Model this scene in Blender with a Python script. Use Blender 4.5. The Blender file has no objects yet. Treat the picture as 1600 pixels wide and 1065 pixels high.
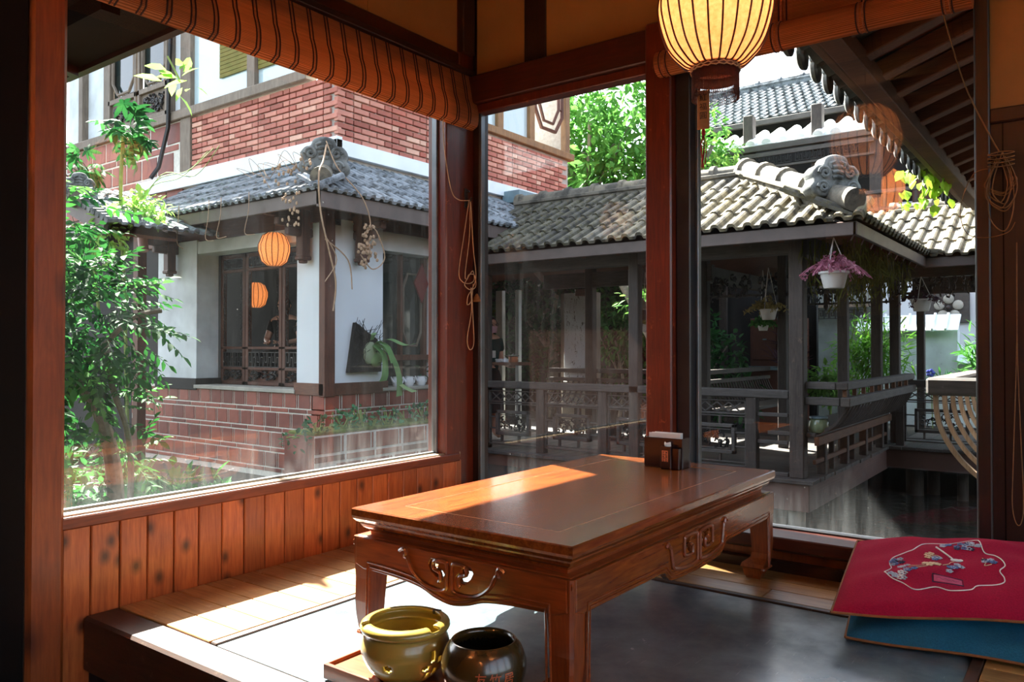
import bpy, bmesh, math, random
from math import sin, cos, pi, radians, sqrt
from mathutils import Vector, Matrix, Euler
random.seed(7)
R = random.random
scene = bpy.context.scene
COL = scene.collection
# ------------------------------------------------------------------ camera
HC = 0.78                                   # eye height above the tea platform (platform top is z = 0)
cam = bpy.data.cameras.new('camera'); camo = bpy.data.objects.new('camera', cam); COL.objects.link(camo)
yaw, pit = radians(36.673), radians(0.754)
fw = Vector((-sin(yaw)*cos(pit), cos(yaw)*cos(pit), sin(pit))); rt = Vector((cos(yaw), sin(yaw), 0)); up = rt.cross(fw)
camo.matrix_world = Matrix(((rt.x, up.x, -fw.x, 0), (rt.y, up.y, -fw.y, 0), (rt.z, up.z, -fw.z, HC), (0, 0, 0, 1)))
cam.sensor_width = 36; cam.lens = 27.695; cam.shift_y = -6.07/1600; cam.clip_start = 0.02; cam.clip_end = 400
scene.camera = camo
# ------------------------------------------------------------------ sky, sun, exposure
SUNDIR = Vector((-1, .367, 1.14)).normalized()
w = bpy.data.worlds.new('sky'); scene.world = w; w.use_nodes = True
nt = w.node_tree; nt.nodes.clear()
sk = nt.nodes.new('ShaderNodeTexSky'); sk.sky_type = 'NISHITA'; sk.sun_disc = False
sk.sun_elevation = radians(47); sk.sun_rotation = radians(-69.8); sk.air_density = 1.0; sk.dust_density = 3.0; sk.ozone_density = 1.0
bg = nt.nodes.new('ShaderNodeBackground'); bg.inputs[1].default_value = 0.42
hs = nt.nodes.new('ShaderNodeHueSaturation'); hs.inputs['Saturation'].default_value = 0.6
wo = nt.nodes.new('ShaderNodeOutputWorld')
nt.links.new(sk.outputs[0], hs.inputs['Color']); nt.links.new(hs.outputs[0], bg.inputs[0]); nt.links.new(bg.outputs[0], wo.inputs[0])
sl = bpy.data.lights.new('sun', 'SUN'); sl.energy = 28.0; sl.angle = radians(0.6); sl.color = (1, .95, .86)
so = bpy.data.objects.new('sun', sl); COL.objects.link(so); so.rotation_euler = SUNDIR.to_track_quat('Z', 'Y').to_euler(); so.location = (-20, 8, 25)
vs = scene.view_settings
vs.view_transform = 'Standard'; vs.look = 'None'; vs.gamma = 1; vs.use_curve_mapping = False; vs.exposure = 1.02
scene.cycles.sample_clamp_indirect = 6; scene.cycles.max_bounces = 8; scene.cycles.transparent_max_bounces = 24
scene.cycles.caustics_reflective = False; scene.cycles.caustics_refractive = False
# ------------------------------------------------------------------ materials
def C(h):
    h = h.lstrip('#'); v = [int(h[i:i+2], 16)/255 for i in (0, 2, 4)]
    return tuple(x/12.92 if x <= .04045 else ((x+.055)/1.055)**2.4 for x in v) + (1,)
class NT:
    def __init__(s, name):
        s.m = bpy.data.materials.new(name); s.m.use_nodes = True; s.t = s.m.node_tree; s.t.nodes.clear()
        s.out = s.n('ShaderNodeOutputMaterial')
    def n(s, typ, **kw):
        n = s.t.nodes.new(typ)
        for k, v in kw.items(): setattr(n, k, v)
        return n
    def l(s, a, b): s.t.links.new(a, b)
    def coord(s, scale=(1, 1, 1), kind='Object', rot=(0, 0, 0)):
        tc = s.n('ShaderNodeTexCoord'); mp = s.n('ShaderNodeMapping'); mp.inputs['Scale'].default_value = scale; mp.inputs['Rotation'].default_value = rot
        s.l(tc.outputs[kind], mp.inputs[0]); return mp.outputs[0]
    def noise(s, vec, scale=5, detail=4, rough=.55, dist=0):
        n = s.n('ShaderNodeTexNoise'); n.inputs['Scale'].default_value = scale; n.inputs['Detail'].default_value = detail
        n.inputs['Roughness'].default_value = rough; n.inputs['Distortion'].default_value = dist; s.l(vec, n.inputs['Vector']); return n.outputs[0]
    def ramp(s, fac, stops):
        r = s.n('ShaderNodeValToRGB'); e = r.color_ramp.elements
        while len(e) < len(stops): e.new(.5)
        for q, (p, c) in zip(e, stops): q.position = p; q.color = c if len(c) == 4 else tuple(c)+(1,)
        s.l(fac, r.inputs[0]); return r.outputs[0]
    def mix(s, fac, a, b, mode='MIX'):
        m = s.n('ShaderNodeMix', data_type='RGBA', blend_type=mode)
        for i, v in ((0, fac), (6, a), (7, b)):
            if isinstance(v, (int, float, tuple)): m.inputs[i].default_value = v
            else: s.l(v, m.inputs[i])
        return m.outputs[2]
    def rnd(s): return s.n('ShaderNodeObjectInfo').outputs['Random']
    def fin(s, col, rough=.6, metal=0, bump=None, bs=.2, bd=.01, coat=0, spec=.5, trans=0, alpha=None, sheen=0):
        b = s.n('ShaderNodeBsdfPrincipled')
        if isinstance(col, tuple): b.inputs['Base Color'].default_value = col
        else: s.l(col, b.inputs['Base Color'])
        if isinstance(rough, (int, float)): b.inputs['Roughness'].default_value = rough
        else: s.l(rough, b.inputs['Roughness'])
        b.inputs['Metallic'].default_value = metal; b.inputs['Coat Weight'].default_value = coat; b.inputs['Coat Roughness'].default_value = .12
        b.inputs['Specular IOR Level'].default_value = spec; b.inputs['Sheen Weight'].default_value = sheen
        if bump is not None:
            bn = s.n('ShaderNodeBump'); bn.inputs['Strength'].default_value = bs; bn.inputs['Distance'].default_value = bd
            s.l(bump, bn.inputs['Height']); s.l(bn.outputs[0], b.inputs['Normal'])
        if trans:
            t = s.n('ShaderNodeBsdfTranslucent'); mx = s.n('ShaderNodeMixShader'); mx.inputs[0].default_value = trans
            if isinstance(col, tuple): t.inputs[0].default_value = col
            else: s.l(col, t.inputs[0])
            s.l(b.outputs[0], mx.inputs[1]); s.l(t.outputs[0], mx.inputs[2]); s.l(mx.outputs[0], s.out.inputs[0])
        else: s.l(b.outputs[0], s.out.inputs[0])
        return s.m
M = {}
def plain(name, hexa, rough=.6, var=.25, scale=8, metal=0, bs=.15, coat=0, trans=0, spec=.5, obvar=0):
    s = NT(name); v = s.coord(); n = s.noise(v, scale, 5); c = C(hexa)
    a = tuple(x*(1-var) for x in c[:3])+(1,); b = tuple(min(1, x*(1+var)) for x in c[:3])+(1,)
    col = s.ramp(n, [(.3, a), (.7, b)])
    if obvar:
        col = s.mix(1.0, col, s.ramp(s.rnd(), [(0, (1-obvar,)*3), (1, (1+obvar*.6,)*3)]), 'MULTIPLY')
    M[name] = s.fin(col, rough, metal, n, bs, .004, coat=coat, trans=trans, spec=spec); return M[name]
def wood(name, c1, c2, axis='Z', rough=.5, coat=0, knots=0, wear=None, scale=1.0, obvar=.25, spec=.5, bs=.15):
    s = NT(name); sc = {'X': (1.2, 14, 14), 'Y': (14, 1.2, 14), 'Z': (14, 14, 1.2)}[axis]
    tc = s.n('ShaderNodeTexCoord'); oi = s.n('ShaderNodeObjectInfo'); ad = s.n('ShaderNodeVectorMath', operation='MULTIPLY_ADD')
    s.l(oi.outputs['Random'], ad.inputs[0]); ad.inputs[1].default_value = (7.3, 5.1, 9.7); s.l(tc.outputs['Object'], ad.inputs[2])
    mp = s.n('ShaderNodeMapping'); mp.inputs['Scale'].default_value = tuple(x*scale for x in sc); s.l(ad.outputs[0], mp.inputs[0])
    g = s.noise(mp.outputs[0], 3.2, 6, .6, 1.2); fine = s.noise(mp.outputs[0], 11, 3, .6)
    col = s.ramp(g, [(.28, C(c1)), (.7, C(c2))])
    col = s.mix(.35, col, s.ramp(fine, [(.3, C(c1)), (.75, C(c2))]))
    blot = s.noise(ad.outputs[0], 5, 4); col = s.mix(.5, col, s.ramp(blot, [(.3, (.55, .5, .45)), (.65, (1.1, 1.1, 1.1))]), 'MULTIPLY')
    if knots:
        sx = s.n('ShaderNodeSeparateXYZ'); s.l(ad.outputs[0], sx.inputs[0]); hz = s.n('ShaderNodeMath', operation='MULTIPLY'); hz.inputs[1].default_value = .7; s.l(sx.outputs[2], hz.inputs[0])
        sy_ = s.n('ShaderNodeMath', operation='ADD'); s.l(sx.outputs[0], sy_.inputs[0]); s.l(sx.outputs[1], sy_.inputs[1])
        mk = s.n('ShaderNodeCombineXYZ'); s.l(sy_.outputs[0], mk.inputs[0]); s.l(hz.outputs[0], mk.inputs[1])
        vo = s.n('ShaderNodeTexVoronoi', voronoi_dimensions='2D'); vo.inputs['Scale'].default_value = knots; s.l(mk.outputs[0], vo.inputs['Vector'])
        col = s.mix(s.ramp(vo.outputs['Distance'], [(.03, (.9,)*3), (.16, (0,)*3)]), col, C('3a1606'))
    if wear:
        wn = s.noise(ad.outputs[0], 16, 6, .7); col = s.mix(s.ramp(wn, [(.62, (0,)*3), (.7, (.8,)*3)]), col, C(wear))
    col = s.mix(1.0, col, s.ramp(oi.outputs['Random'], [(0, (1-obvar,)*3), (1, (1+obvar*.5,)*3)]), 'MULTIPLY')
    M[name] = s.fin(col, rough, 0, g, bs, .003, coat=coat, spec=spec); return M[name]
# interior
wood('board_wood', '8a3c16', 'cc7238', 'Z', .42, knots=7, coat=.15)
wood('post_wood', '70300f', '9d5120', 'Z', .45, knots=3.2, obvar=.1, coat=.1)
wood('corner_wood', '4a190c', '7d3016', 'Z', .38, wear='a85a34', obvar=.2, coat=.2)
wood('dark_trim', '1d0d07', '38190e', 'X', .45, obvar=.2)
wood('dark_trim_z', '1a0b06', '33160c', 'Z', .45, obvar=.2)
wood('beam_wood', '35140a', '5a2312', 'X', .4, wear=None, obvar=.2)
wood('rail_wood', '5a2410', '8d4522', 'Y', .5, obvar=.2)
wood('sill_wood', '8d6f52', 'b39a78', 'Y', .5, obvar=.1)
wood('plank_x', '8a5a2a', 'c99a5c', 'X', .38, wear='c9bda6', obvar=.25)
wood('edge_wood', '2b170c', '4a2c18', 'X', .6, wear='6b5a48', obvar=.1)
wood('table_y', '5e240c', 'aa5c24', 'Y', .22, coat=.55, obvar=.05, spec=.6)
wood('table_x', '66280e', 'a85424', 'X', .3, coat=.4, obvar=.05, spec=.6)
wood('table_z', '66280e', 'a85424', 'Z', .3, coat=.4, obvar=.05, spec=.6)
plain('paper_tan', 'b07f45', .8, .12, 3)
plain('glint_pale', 'b98a5c', .4, .3, 30)
plain('soffit_wood', '24140a', .8, .3, 4, spec=.1)
plain('black_wood', '080504', .8, .3, spec=.15)
plain('box_wood', '2a0f0b', .3, .25, 6, coat=.3)
plain('tissue', 'f2efe8', .9, .03, 20, trans=.2)
plain('copper_label', 'cf7a50', .5, .35, 160)
plain('frame_metal', '6f7478', .35, .2, 10, metal=.6)
plain('frame_dark', '23252b', .4, .2, 10)
plain('red_cloth', 'a01538', .95, .16, 260, bs=.5, spec=.15)
plain('blue_cloth', '1f5f7c', .95, .16, 260, bs=.5, spec=.15)
plain('piping', '8a5426', .8, .2, 60)
plain('thread_white', 'e6dcd6', .8, .1, 90)
plain('thread_blue', '5c6f9e', .8, .3, 60)
plain('thread_grey', 'a9b0bd', .8, .2, 60)
plain('thread_cream', 'e2c39a', .8, .2, 60)
plain('thread_navy', '252a4a', .8, .2, 60)
plain('thread_pink', 'c94f70', .8, .2, 60)
plain('pot_olive', '97803a', .28, .35, 4, coat=.4)
plain('pot_inside', '7d7a2c', .3, .3, 4, coat=.4)
plain('pot_dark', '3a2a10', .25, .5, 6, coat=.5)
plain('pot_black', '0b0907', .3, .3, 6, coat=.4)
plain('glyph_red', 'c05a2c', .5, .1, 20)
plain('glyph_black', '120d0a', .6, .1, 20)
plain('cord', 'c9a27c', .8, .2, 60)
plain('cord_dark', '7a5a38', .8, .2, 60)
plain('hook', '14110f', .4, .2)
plain('wood_tag', 'a9764a', .6, .2, 20)
plain('red_thread', 'a8161a', .8, .2, 60)
plain('fringe', '4a1b10', .8, .3, 60, trans=.2)
plain('lantern_rim', '6a2c14', .6, .3, 40)
plain('lantern_rib', '4a1c0b', .6, .2, 40)
plain('floor_dark', '2a1a10', .5, .3, 5)
plain('ceiling_wood', '5a3a20', .7, .3, 3)
# slate inlay of the platform
s = NT('slate'); v = s.coord(); n = s.noise(v, 3.0, 8, .65); sc2 = s.noise(s.coord((40, 3, 1), rot=(0, 0, .7)), 4, 3)
col = s.ramp(n, [(.3, C('4a5a60')), (.75, C('84969b'))]); col = s.mix(s.ramp(sc2, [(.66, (0,)*3), (.73, (.35,)*3)]), col, C('9fb0b4'))
M['slate'] = s.fin(col, s.ramp(n, [(.3, (.10,)*3), (.7, (.3,)*3)]), 0, n, .05, .002, coat=.3, spec=.7)
# bamboo blind: fine horizontal slats
s = NT('bamboo'); tc = s.coord((1, 1, 1)); wv = s.n('ShaderNodeTexWave', wave_type='BANDS', bands_direction='Z'); wv.inputs['Scale'].default_value = 62; wv.inputs['Distortion'].default_value = .3
s.l(tc, wv.inputs[0]); n = s.noise(s.coord((1.5, 1.5, 160)), 3, 3); n2 = s.noise(s.coord((1.5, 1.5, 12)), 2, 3)
col = s.mix(wv.outputs[1], C('c06a32'), C('ffac70')); col = s.mix(.6, col, s.ramp(n, [(.3, (.55,)*3), (.7, (1.15,)*3)]), 'MULTIPLY')
col = s.mix(.5, col, s.ramp(n2, [(.3, (.75,)*3), (.7, (1.1,)*3)]), 'MULTIPLY')
M['bamboo'] = s.fin(col, .6, 0, wv.outputs[1], .6, .004, trans=.5)
plain('bamboo_band', '3a130a', .8, .3, 80)
plain('bamboo_band_light', 'b5704a', .8, .3, 80)
# window glass: clear pane with a real film of dust
def glassmat(name, dust, dustmax, streak, speck):
    s = NT(name); fr = s.n('ShaderNodeLayerWeight'); fr.inputs['Blend'].default_value = .5
    pw = s.n('ShaderNodeMath', operation='POWER'); pw.inputs[1].default_value = 5; s.l(fr.outputs['Facing'], pw.inputs[0])
    mul = s.n('ShaderNodeMath', operation='MULTIPLY_ADD', use_clamp=True); mul.inputs[1].default_value = .96; mul.inputs[2].default_value = .040; s.l(pw.outputs[0], mul.inputs[0])
    tr = s.n('ShaderNodeBsdfTransparent'); tr.inputs[0].default_value = (.97, .985, .98, 1); gl = s.n('ShaderNodeBsdfGlossy'); gl.inputs['Roughness'].default_value = 0
    mx = s.n('ShaderNodeMixShader'); s.l(mul.outputs[0], mx.inputs[0]); s.l(tr.outputs[0], mx.inputs[1]); s.l(gl.outputs[0], mx.inputs[2])
    di = s.n('ShaderNodeBsdfDiffuse'); di.inputs[0].default_value = (.75, .78, .78, 1); tl = s.n('ShaderNodeBsdfTranslucent'); tl.inputs[0].default_value = (.75, .78, .78, 1)
    dm = s.n('ShaderNodeMixShader'); dm.inputs[0].default_value = .6; s.l(di.outputs[0], dm.inputs[1]); s.l(tl.outputs[0], dm.inputs[2])
    v = s.coord(); n1 = s.noise(v, 2.2, 5, .6, .6); n2 = s.noise(s.coord((1, 1, .12)), 18, 4, .7); n3 = s.noise(v, 110, 2, .5)
    f1 = s.ramp(n1, [(.35, (0,)*3), (.75, (1,)*3)]); f2 = s.ramp(n2, [(.5, (0,)*3), (.8, (1,)*3)]); f3 = s.ramp(n3, [(.73, (0,)*3), (.78, (1,)*3)])
    a = s.n('ShaderNodeMath', operation='MULTIPLY'); s.l(f1, a.inputs[0]); a.inputs[1].default_value = dustmax
    b = s.n('ShaderNodeMath', operation='MULTIPLY'); s.l(f2, b.inputs[0]); b.inputs[1].default_value = streak
    c = s.n('ShaderNodeMath', operation='MULTIPLY'); s.l(f3, c.inputs[0]); c.inputs[1].default_value = speck
    d = s.n('ShaderNodeMath', operation='ADD'); s.l(a.outputs[0], d.inputs[0]); s.l(b.outputs[0], d.inputs[1])
    e = s.n('ShaderNodeMath', operation='ADD'); s.l(d.outputs[0], e.inputs[0]); s.l(c.outputs[0], e.inputs[1])
    f = s.n('ShaderNodeMath', operation='ADD', use_clamp=True); s.l(e.outputs[0], f.inputs[0]); f.inputs[1].default_value = dust
    sz = s.n('ShaderNodeSeparateXYZ'); s.l(v, sz.inputs[0]); mr = s.n('ShaderNodeMapRange'); mr.inputs['From Min'].default_value = .0; mr.inputs['From Max'].default_value = .20; mr.inputs['To Min'].default_value = speck*.9; mr.inputs['To Max'].default_value = 0; s.l(sz.outputs[2], mr.inputs[0])
    g_ = s.n('ShaderNodeMath', operation='MULTIPLY'); s.l(mr.outputs[0], g_.inputs[0]); s.l(s.ramp(n2, [(.3, (0,)*3), (.75, (1,)*3)]), g_.inputs[1]); h_ = s.n('ShaderNodeMath', operation='ADD', use_clamp=True); s.l(g_.outputs[0], h_.inputs[0]); s.l(f.outputs[0], h_.inputs[1]); f = h_
    m2 = s.n('ShaderNodeMixShader'); s.l(f.outputs[0], m2.inputs[0]); s.l(mx.outputs[0], m2.inputs[1]); s.l(dm.outputs[0], m2.inputs[2])
    s.l(m2.outputs[0], s.out.inputs[0]); M[name] = s.m
glassmat('glass_a', .0003, .0025, .003, .04)
glassmat('glass_b', .0005, .004, .012, .10)
s = NT('far_glass'); M['far_glass'] = s.fin(C('26302e'), .06, spec=.8)
# lantern silk, lit from inside by its own bulb
s = NT('lantern_silk'); v = s.coord(); n = s.noise(v, 90, 3, .6); col = s.ramp(n, [(.3, C('e0a070')), (.7, C('f0bc92'))])
M['lantern_silk'] = s.fin(col, .7, 0, n, .1, .002, trans=.7)
s = NT('bulb'); em = s.n('ShaderNodeEmission'); em.inputs[0].default_value = (1, .6, .26, 1); em.inputs[1].default_value = 14; s.l(em.outputs[0], s.out.inputs[0]); M['bulb'] = s.m
# exterior
s = NT('brick'); v = s.coord(); n = s.noise(v, 9, 5); rn = s.rnd()
col = s.ramp(rn, [(0, C('935548')), (.35, C('b56f60')), (.65, C('c98f7c')), (.85, C('b06353')), (1, C('dbb09a'))])
col = s.mix(.5, col, s.ramp(n, [(.3, (.7,)*3), (.7, (1.15,)*3)]), 'MULTIPLY'); M['brick'] = s.fin(col, .85, 0, n, .3, .004)
plain('mortar', 'aaa49c', .9, .2, 20, bs=.4)
s = NT('red_tile'); v = s.coord(); n = s.noise(v, 7, 6); rn = s.rnd()
col = s.ramp(rn, [(0, C('6a3026')), (.5, C('8a4436')), (1, C('9c5442'))]); col = s.mix(.6, col, s.ramp(n, [(.3, (.6,)*3), (.7, (1.2,)*3)]), 'MULTIPLY'); M['red_tile'] = s.fin(col, .6, 0, n, .2, .003)
plain('joint_white', 'd8d4c8', .85, .12, 30)
def rooftile(name, a, b, moss, mossamt, stain='2a2a28'):
    s = NT(name); v = s.coord(kind='Object'); oi = s.n('ShaderNodeObjectInfo'); ad = s.n('ShaderNodeVectorMath', operation='ADD')
    s.l(v, ad.inputs[0]); s.l(oi.outputs['Location'], ad.inputs[1])
    n = s.noise(ad.outputs[0], 6, 6, .65); n2 = s.noise(ad.outputs[0], 22, 5, .7)
    col = s.ramp(oi.outputs['Random'], [(0, C(a)), (1, C(b))]); col = s.mix(s.ramp(n, [(.45, (0,)*3), (.62, (1,)*3)]), col, C(stain))
    col = s.mix(s.ramp(n2, [(1-mossamt, (0,)*3), (1.08-mossamt, (.85,)*3)]), col, C(moss)); M[name] = s.fin(col, .85, 0, n2, .4, .006)
rooftile('roof_tile', '6e6a60', '8c8266', '6a5a2c', .45, '3a3731')
rooftile('roof_tile_grey', '767d82', '959ca0', '4f544d', .35, '3f4447')
rooftile('roof_tile_moss', '48463f', '615d4e', '443f1e', .5, '22201c')
rooftile('ridge_stone', '6c675d', '857d6a', '4f492f', .38, '4a4740')
rooftile('ornament', '6b6f6d', '7d7f7b', '4c4a42', .36, '383a38')
plain('fascia', '5a4e48', .6, .2, 5)
plain('white_wall', 'dfe6ea', .85, .06, 2.0)
plain('white_wall_old', 'cfd6d8', .85, .18, 3.5)
plain('white_band', 'e4ecef', .8, .08, 3)
plain('grey_metal', '6f8790', .45, .15, 6)
wood('old_wood_z', '332d2a', '574e48', 'Z', .7, wear='6b5a4a')
wood('old_wood_x', '383533', '5f5a56', 'X', .65, wear='67625d')
wood('old_wood_y', '383533', '625a54', 'Y', .65, wear='7a5a40')
wood('brown_wood', '3f2318', '673c28', 'Z', .6)
wood('brown_wood_x', '4a2a1c', '7a4a32', 'X', .6)
wood('grey_frame', '5a5046', '8a7c6c', 'Z', .7)
wood('warm_frame', '6a4a2c', '9a7448', 'Z', .6)
wood('deck_wood', '3c3a39', '6d6864', 'Y', .7, obvar=.3)
wood('pale_slat', '8a6a4c', 'c8ac8c', 'Z', .6)
wood('rafter_wood', '5a3220', '8a5238', 'X', .7)
wood('bench_side', '5a3822', '8c5c3a', 'Y', .6)
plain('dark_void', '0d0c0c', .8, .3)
plain('carving', '1f1d1d', .5, .3, 12)
plain('deck_beam', '6a5048', .6, .15, 3)
plain('concrete', 'a9a79c', .85, .2, 5)
plain('pink_pipe', 'b98a86', .5, .1, 8)
plain('ground', '2c2a22', .9, .3, 3)
plain('moss', '5a6a2a', .95, .4, 30)
plain('bark', '8a8174', .9, .35, 18, bs=.8)
plain('vine_dry', 'a08468', .85, .25, 30)
plain('vine_green', '7a8a48', .8, .25, 30)
plain('enamel', 'e8ecef', .25, .03, 10, coat=.3)
plain('pot_white', 'e4e4e2', .5, .05, 10, trans=.1)
plain('fern_board', '1c1a1a', .95, .5, 40, bs=.8)
plain('awning_white', 'e8eef0', .6, .06, 4, trans=.2)
plain('skin', 'd9a58c', .55, .08, 12)
plain('hair', '14100f', .5, .3, 30)
plain('shirt_green', '1d3a34', .85, .15, 20)
plain('mask_pink', 'd9a8b2', .85, .08, 30)
plain('apron_dark', '17191a', .85, .2, 20)
plain('copper', 'a8603c', .3, .15, 10, metal=.8)
plain('red_paper', 'c3202a', .7, .1, 20)
plain('red_cloth_dim', '6a1f1c', .8, .2, 20)
plain('yellow_paper', 'c99a2c', .7, .1, 20)
plain('cabinet', '5a2f20', .5, .2, 5)
plain('mural', '7d8480', .8, .35, 2.5)
s = NT('jar_glass'); M['jar_glass'] = s.fin(C('7a8a6a'), .1, spec=.8)
def leafmat(name, a, b, tr=.4, rough=.7):
    s = NT(name); rn = s.rnd(); v = s.coord(); n = s.noise(v, 5, 3)
    mx = s.n('ShaderNodeMath', operation='MULTIPLY_ADD'); s.l(n, mx.inputs[0]); mx.inputs[1].default_value = 1.3; mx.inputs[2].default_value = -.4
    ad = s.n('ShaderNodeMath', operation='ADD'); s.l(mx.outputs[0], ad.inputs[0]); h = s.n('ShaderNodeMath', operation='MULTIPLY_ADD'); s.l(rn, h.inputs[0]); h.inputs[1].default_value = .8; h.inputs[2].default_value = -.2; s.l(h.outputs[0], ad.inputs[1])
    M[name] = s.fin(s.ramp(ad.outputs[0], [(0, C(a)), (1, C(b))]), rough, trans=tr, spec=.25)
leafmat('leaf_wist', '123f1c', '3a7430'); leafmat('leaf', '1f5a2a', '6aa54a'); leafmat('leaf_light', '4a8a34', 'a8d06a'); leafmat('leaf_dark', '16401f', '3f7a3c'); leafmat('leaf_purple', '3a2030', '7a5a68', .3)
leafmat('leaf_bamboo', '4a8a2c', '9ccf58'); leafmat('leaf_pink', 'b8708a', 'e0b4c0'); leafmat('leaf_dry', '9a8a4a', 'd9c98a'); leafmat('leaf_jade', '2a5a3a', '5f9a6a', .25); leafmat('leaf_hang', '5a5c24', '8a8a3c'); leafmat('leaf_yellow', '6f9a26', 'a8c848')
leafmat('fern_pale', 'a8b890', 'd8dcc4', .3); leafmat('fern_green', '6a9a5a', 'b5cf94', .35)
s = NT('water'); v = s.coord((1, 1.6, 1)); n = s.noise(v, 5, 3, .55, .4)
M['water'] = s.fin(C('141a12'), .04, 0, n, .35, .02, spec=.9)
plain('flower_blue', '5a62c8', .8, .1)
# lamp in the wing
s = NT('lamp_glass'); M['lamp_glass'] = s.fin(C('d8d4b8'), .2, trans=.4)
# ------------------------------------------------------------------ mesh helpers
ROOT = {}
def rootloc(p):
    while p is not None:
        if p.name in ROOT: return ROOT[p.name]
        p = p.parent
    return Vector((0, 0, 0))
def tag(o, label=None, cat=None, group=None, kind=None):
    if label: o['label'] = label
    if cat: o['category'] = cat
    if group: o['group'] = group
    if kind: o['kind'] = kind
    return o
def thing(name, loc, label=None, cat=None, group=None, kind=None):
    o = bpy.data.objects.new(name, None); COL.objects.link(o); o.location = loc; o.empty_display_size = .05
    ROOT[o.name] = Vector(loc); return tag(o, label, cat, group, kind)
def frame_of(d):
    d = Vector(d).normalized(); a = Vector((0, 0, 1)) if abs(d.z) < .95 else Vector((1, 0, 0))
    x = a.cross(d).normalized(); return x, d.cross(x).normalized(), d
class MB:
    def __init__(s): s.v = []; s.f = []; s.sm = []
    def add(s, V, F, Mx=None, smooth=False):
        b = len(s.v); s.v += [tuple(Mx @ Vector(p)) if Mx else tuple(p) for p in V]
        s.f += [tuple(i+b for i in f) for f in F]; s.sm += [smooth]*len(F); return s
    def box(s, lo, hi, bev=0, Mx=None):
        x0, y0, z0 = lo; x1, y1, z1 = hi
        if x0 > x1: x0, x1 = x1, x0
        if y0 > y1: y0, y1 = y1, y0
        if z0 > z1: z0, z1 = z1, z0
        b = min(bev, .45*min(x1-x0, y1-y0, z1-z0))
        if b <= 0:
            return s.add([(x0,y0,z0),(x1,y0,z0),(x1,y1,z0),(x0,y1,z0),(x0,y0,z1),(x1,y0,z1),(x1,y1,z1),(x0,y1,z1)],
                         [(3,2,1,0),(4,5,6,7),(0,1,5,4),(1,2,6,5),(2,3,7,6),(3,0,4,7)], Mx)
        V = []; F = []
        L = ((x0, x1), (y0, y1), (z0, z1)); idx = {}
        for i in (0, 1):
            for j in (0, 1):
                for k in (0, 1):
                    for ax in range(3):
                        p = []
                        for a, q in enumerate((i, j, k)):
                            c = L[a][q]
                            if a != ax: c += b if q == 0 else -b
                            p.append(c)
                        idx[(i, j, k, ax)] = len(V); V.append(p)
        def q(*n): F.append(tuple(idx[m] for m in n))
        for ax in range(3):
            for e in (0, 1):
                o = [a for a in range(3) if a != ax]; r = []
                for u, vv in ((0, 0), (1, 0), (1, 1), (0, 1)):
                    c = [0, 0, 0]; c[ax] = e; c[o[0]] = u; c[o[1]] = vv; r.append(tuple(c)+(ax,))
                fl = (e == 1) != (ax == 1)
                q(*(r if fl else r[::-1]))
        for ax in range(3):
            o = [a for a in range(3) if a != ax]
            for u in (0, 1):
                for vv in (0, 1):
                    c0 = [0, 0, 0]; c1 = [0, 0, 0]; c1[ax] = 1; c0[o[0]] = c1[o[0]] = u; c0[o[1]] = c1[o[1]] = vv
                    r = [tuple(c0)+(o[0],), tuple(c1)+(o[0],), tuple(c1)+(o[1],), tuple(c0)+(o[1],)]
                    fl = (u == vv) != (ax == 1)
                    q(*(r if fl else r[::-1]))
        for i in (0, 1):
            for j in (0, 1):
                for k in (0, 1):
                    r = [(i, j, k, 0), (i, j, k, 1), (i, j, k, 2)]
                    q(*(r if (i+j+k) % 2 == 1 else r[::-1]))
        return s.add(V, F, Mx)
    def cbox(s, c, d, bev=0, rot=None):
        Mx = Matrix.Translation(c) @ (rot.to_4x4() if rot is not None else Matrix.Identity(4))
        return s.box((-d[0]/2, -d[1]/2, -d[2]/2), (d[0]/2, d[1]/2, d[2]/2), bev, Mx)
    def bar(s, a, b, w, h, bev=0, roll=0):
        a = Vector(a); b = Vector(b); d = b-a; x, y, z = frame_of(d); Mx = Matrix((x, y, z)).transposed().to_4x4(); Mx.translation = a
        if roll: Mx = Mx @ Matrix.Rotation(roll, 4, 'Z')
        return s.box((-w/2, -h/2, 0), (w/2, h/2, d.length), bev, Mx)
    def tube(s, pts, r, n=8, caps=True, smooth=True, flat=1.0):
        pts = [Vector(p) for p in pts]; m = len(pts); V = []; F = []
        rr = r if isinstance(r, (list, tuple)) else [r]*m
        t0 = (pts[1]-pts[0]).normalized(); x, y, _ = frame_of(t0)
        for i, p in enumerate(pts):
            t = (pts[min(i+1, m-1)]-pts[max(i-1, 0)])
            if t.length < 1e-9: t = t0
            t.normalize(); x = (x-t*x.dot(t)); x = x.normalized() if x.length > 1e-6 else frame_of(t)[0]; y = t.cross(x)
            for k in range(n):
                a = 2*pi*k/n; V.append(p+x*(cos(a)*rr[i])+y*(sin(a)*rr[i]*flat))
        for i in range(m-1):
            for k in range(n): F.append((i*n+k, i*n+(k+1) % n, (i+1)*n+(k+1) % n, (i+1)*n+k))
        if caps: F.append(tuple(range(n))[::-1]); F.append(tuple((m-1)*n+k for k in range(n)))
        return s.add(V, F, None, smooth)
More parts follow.
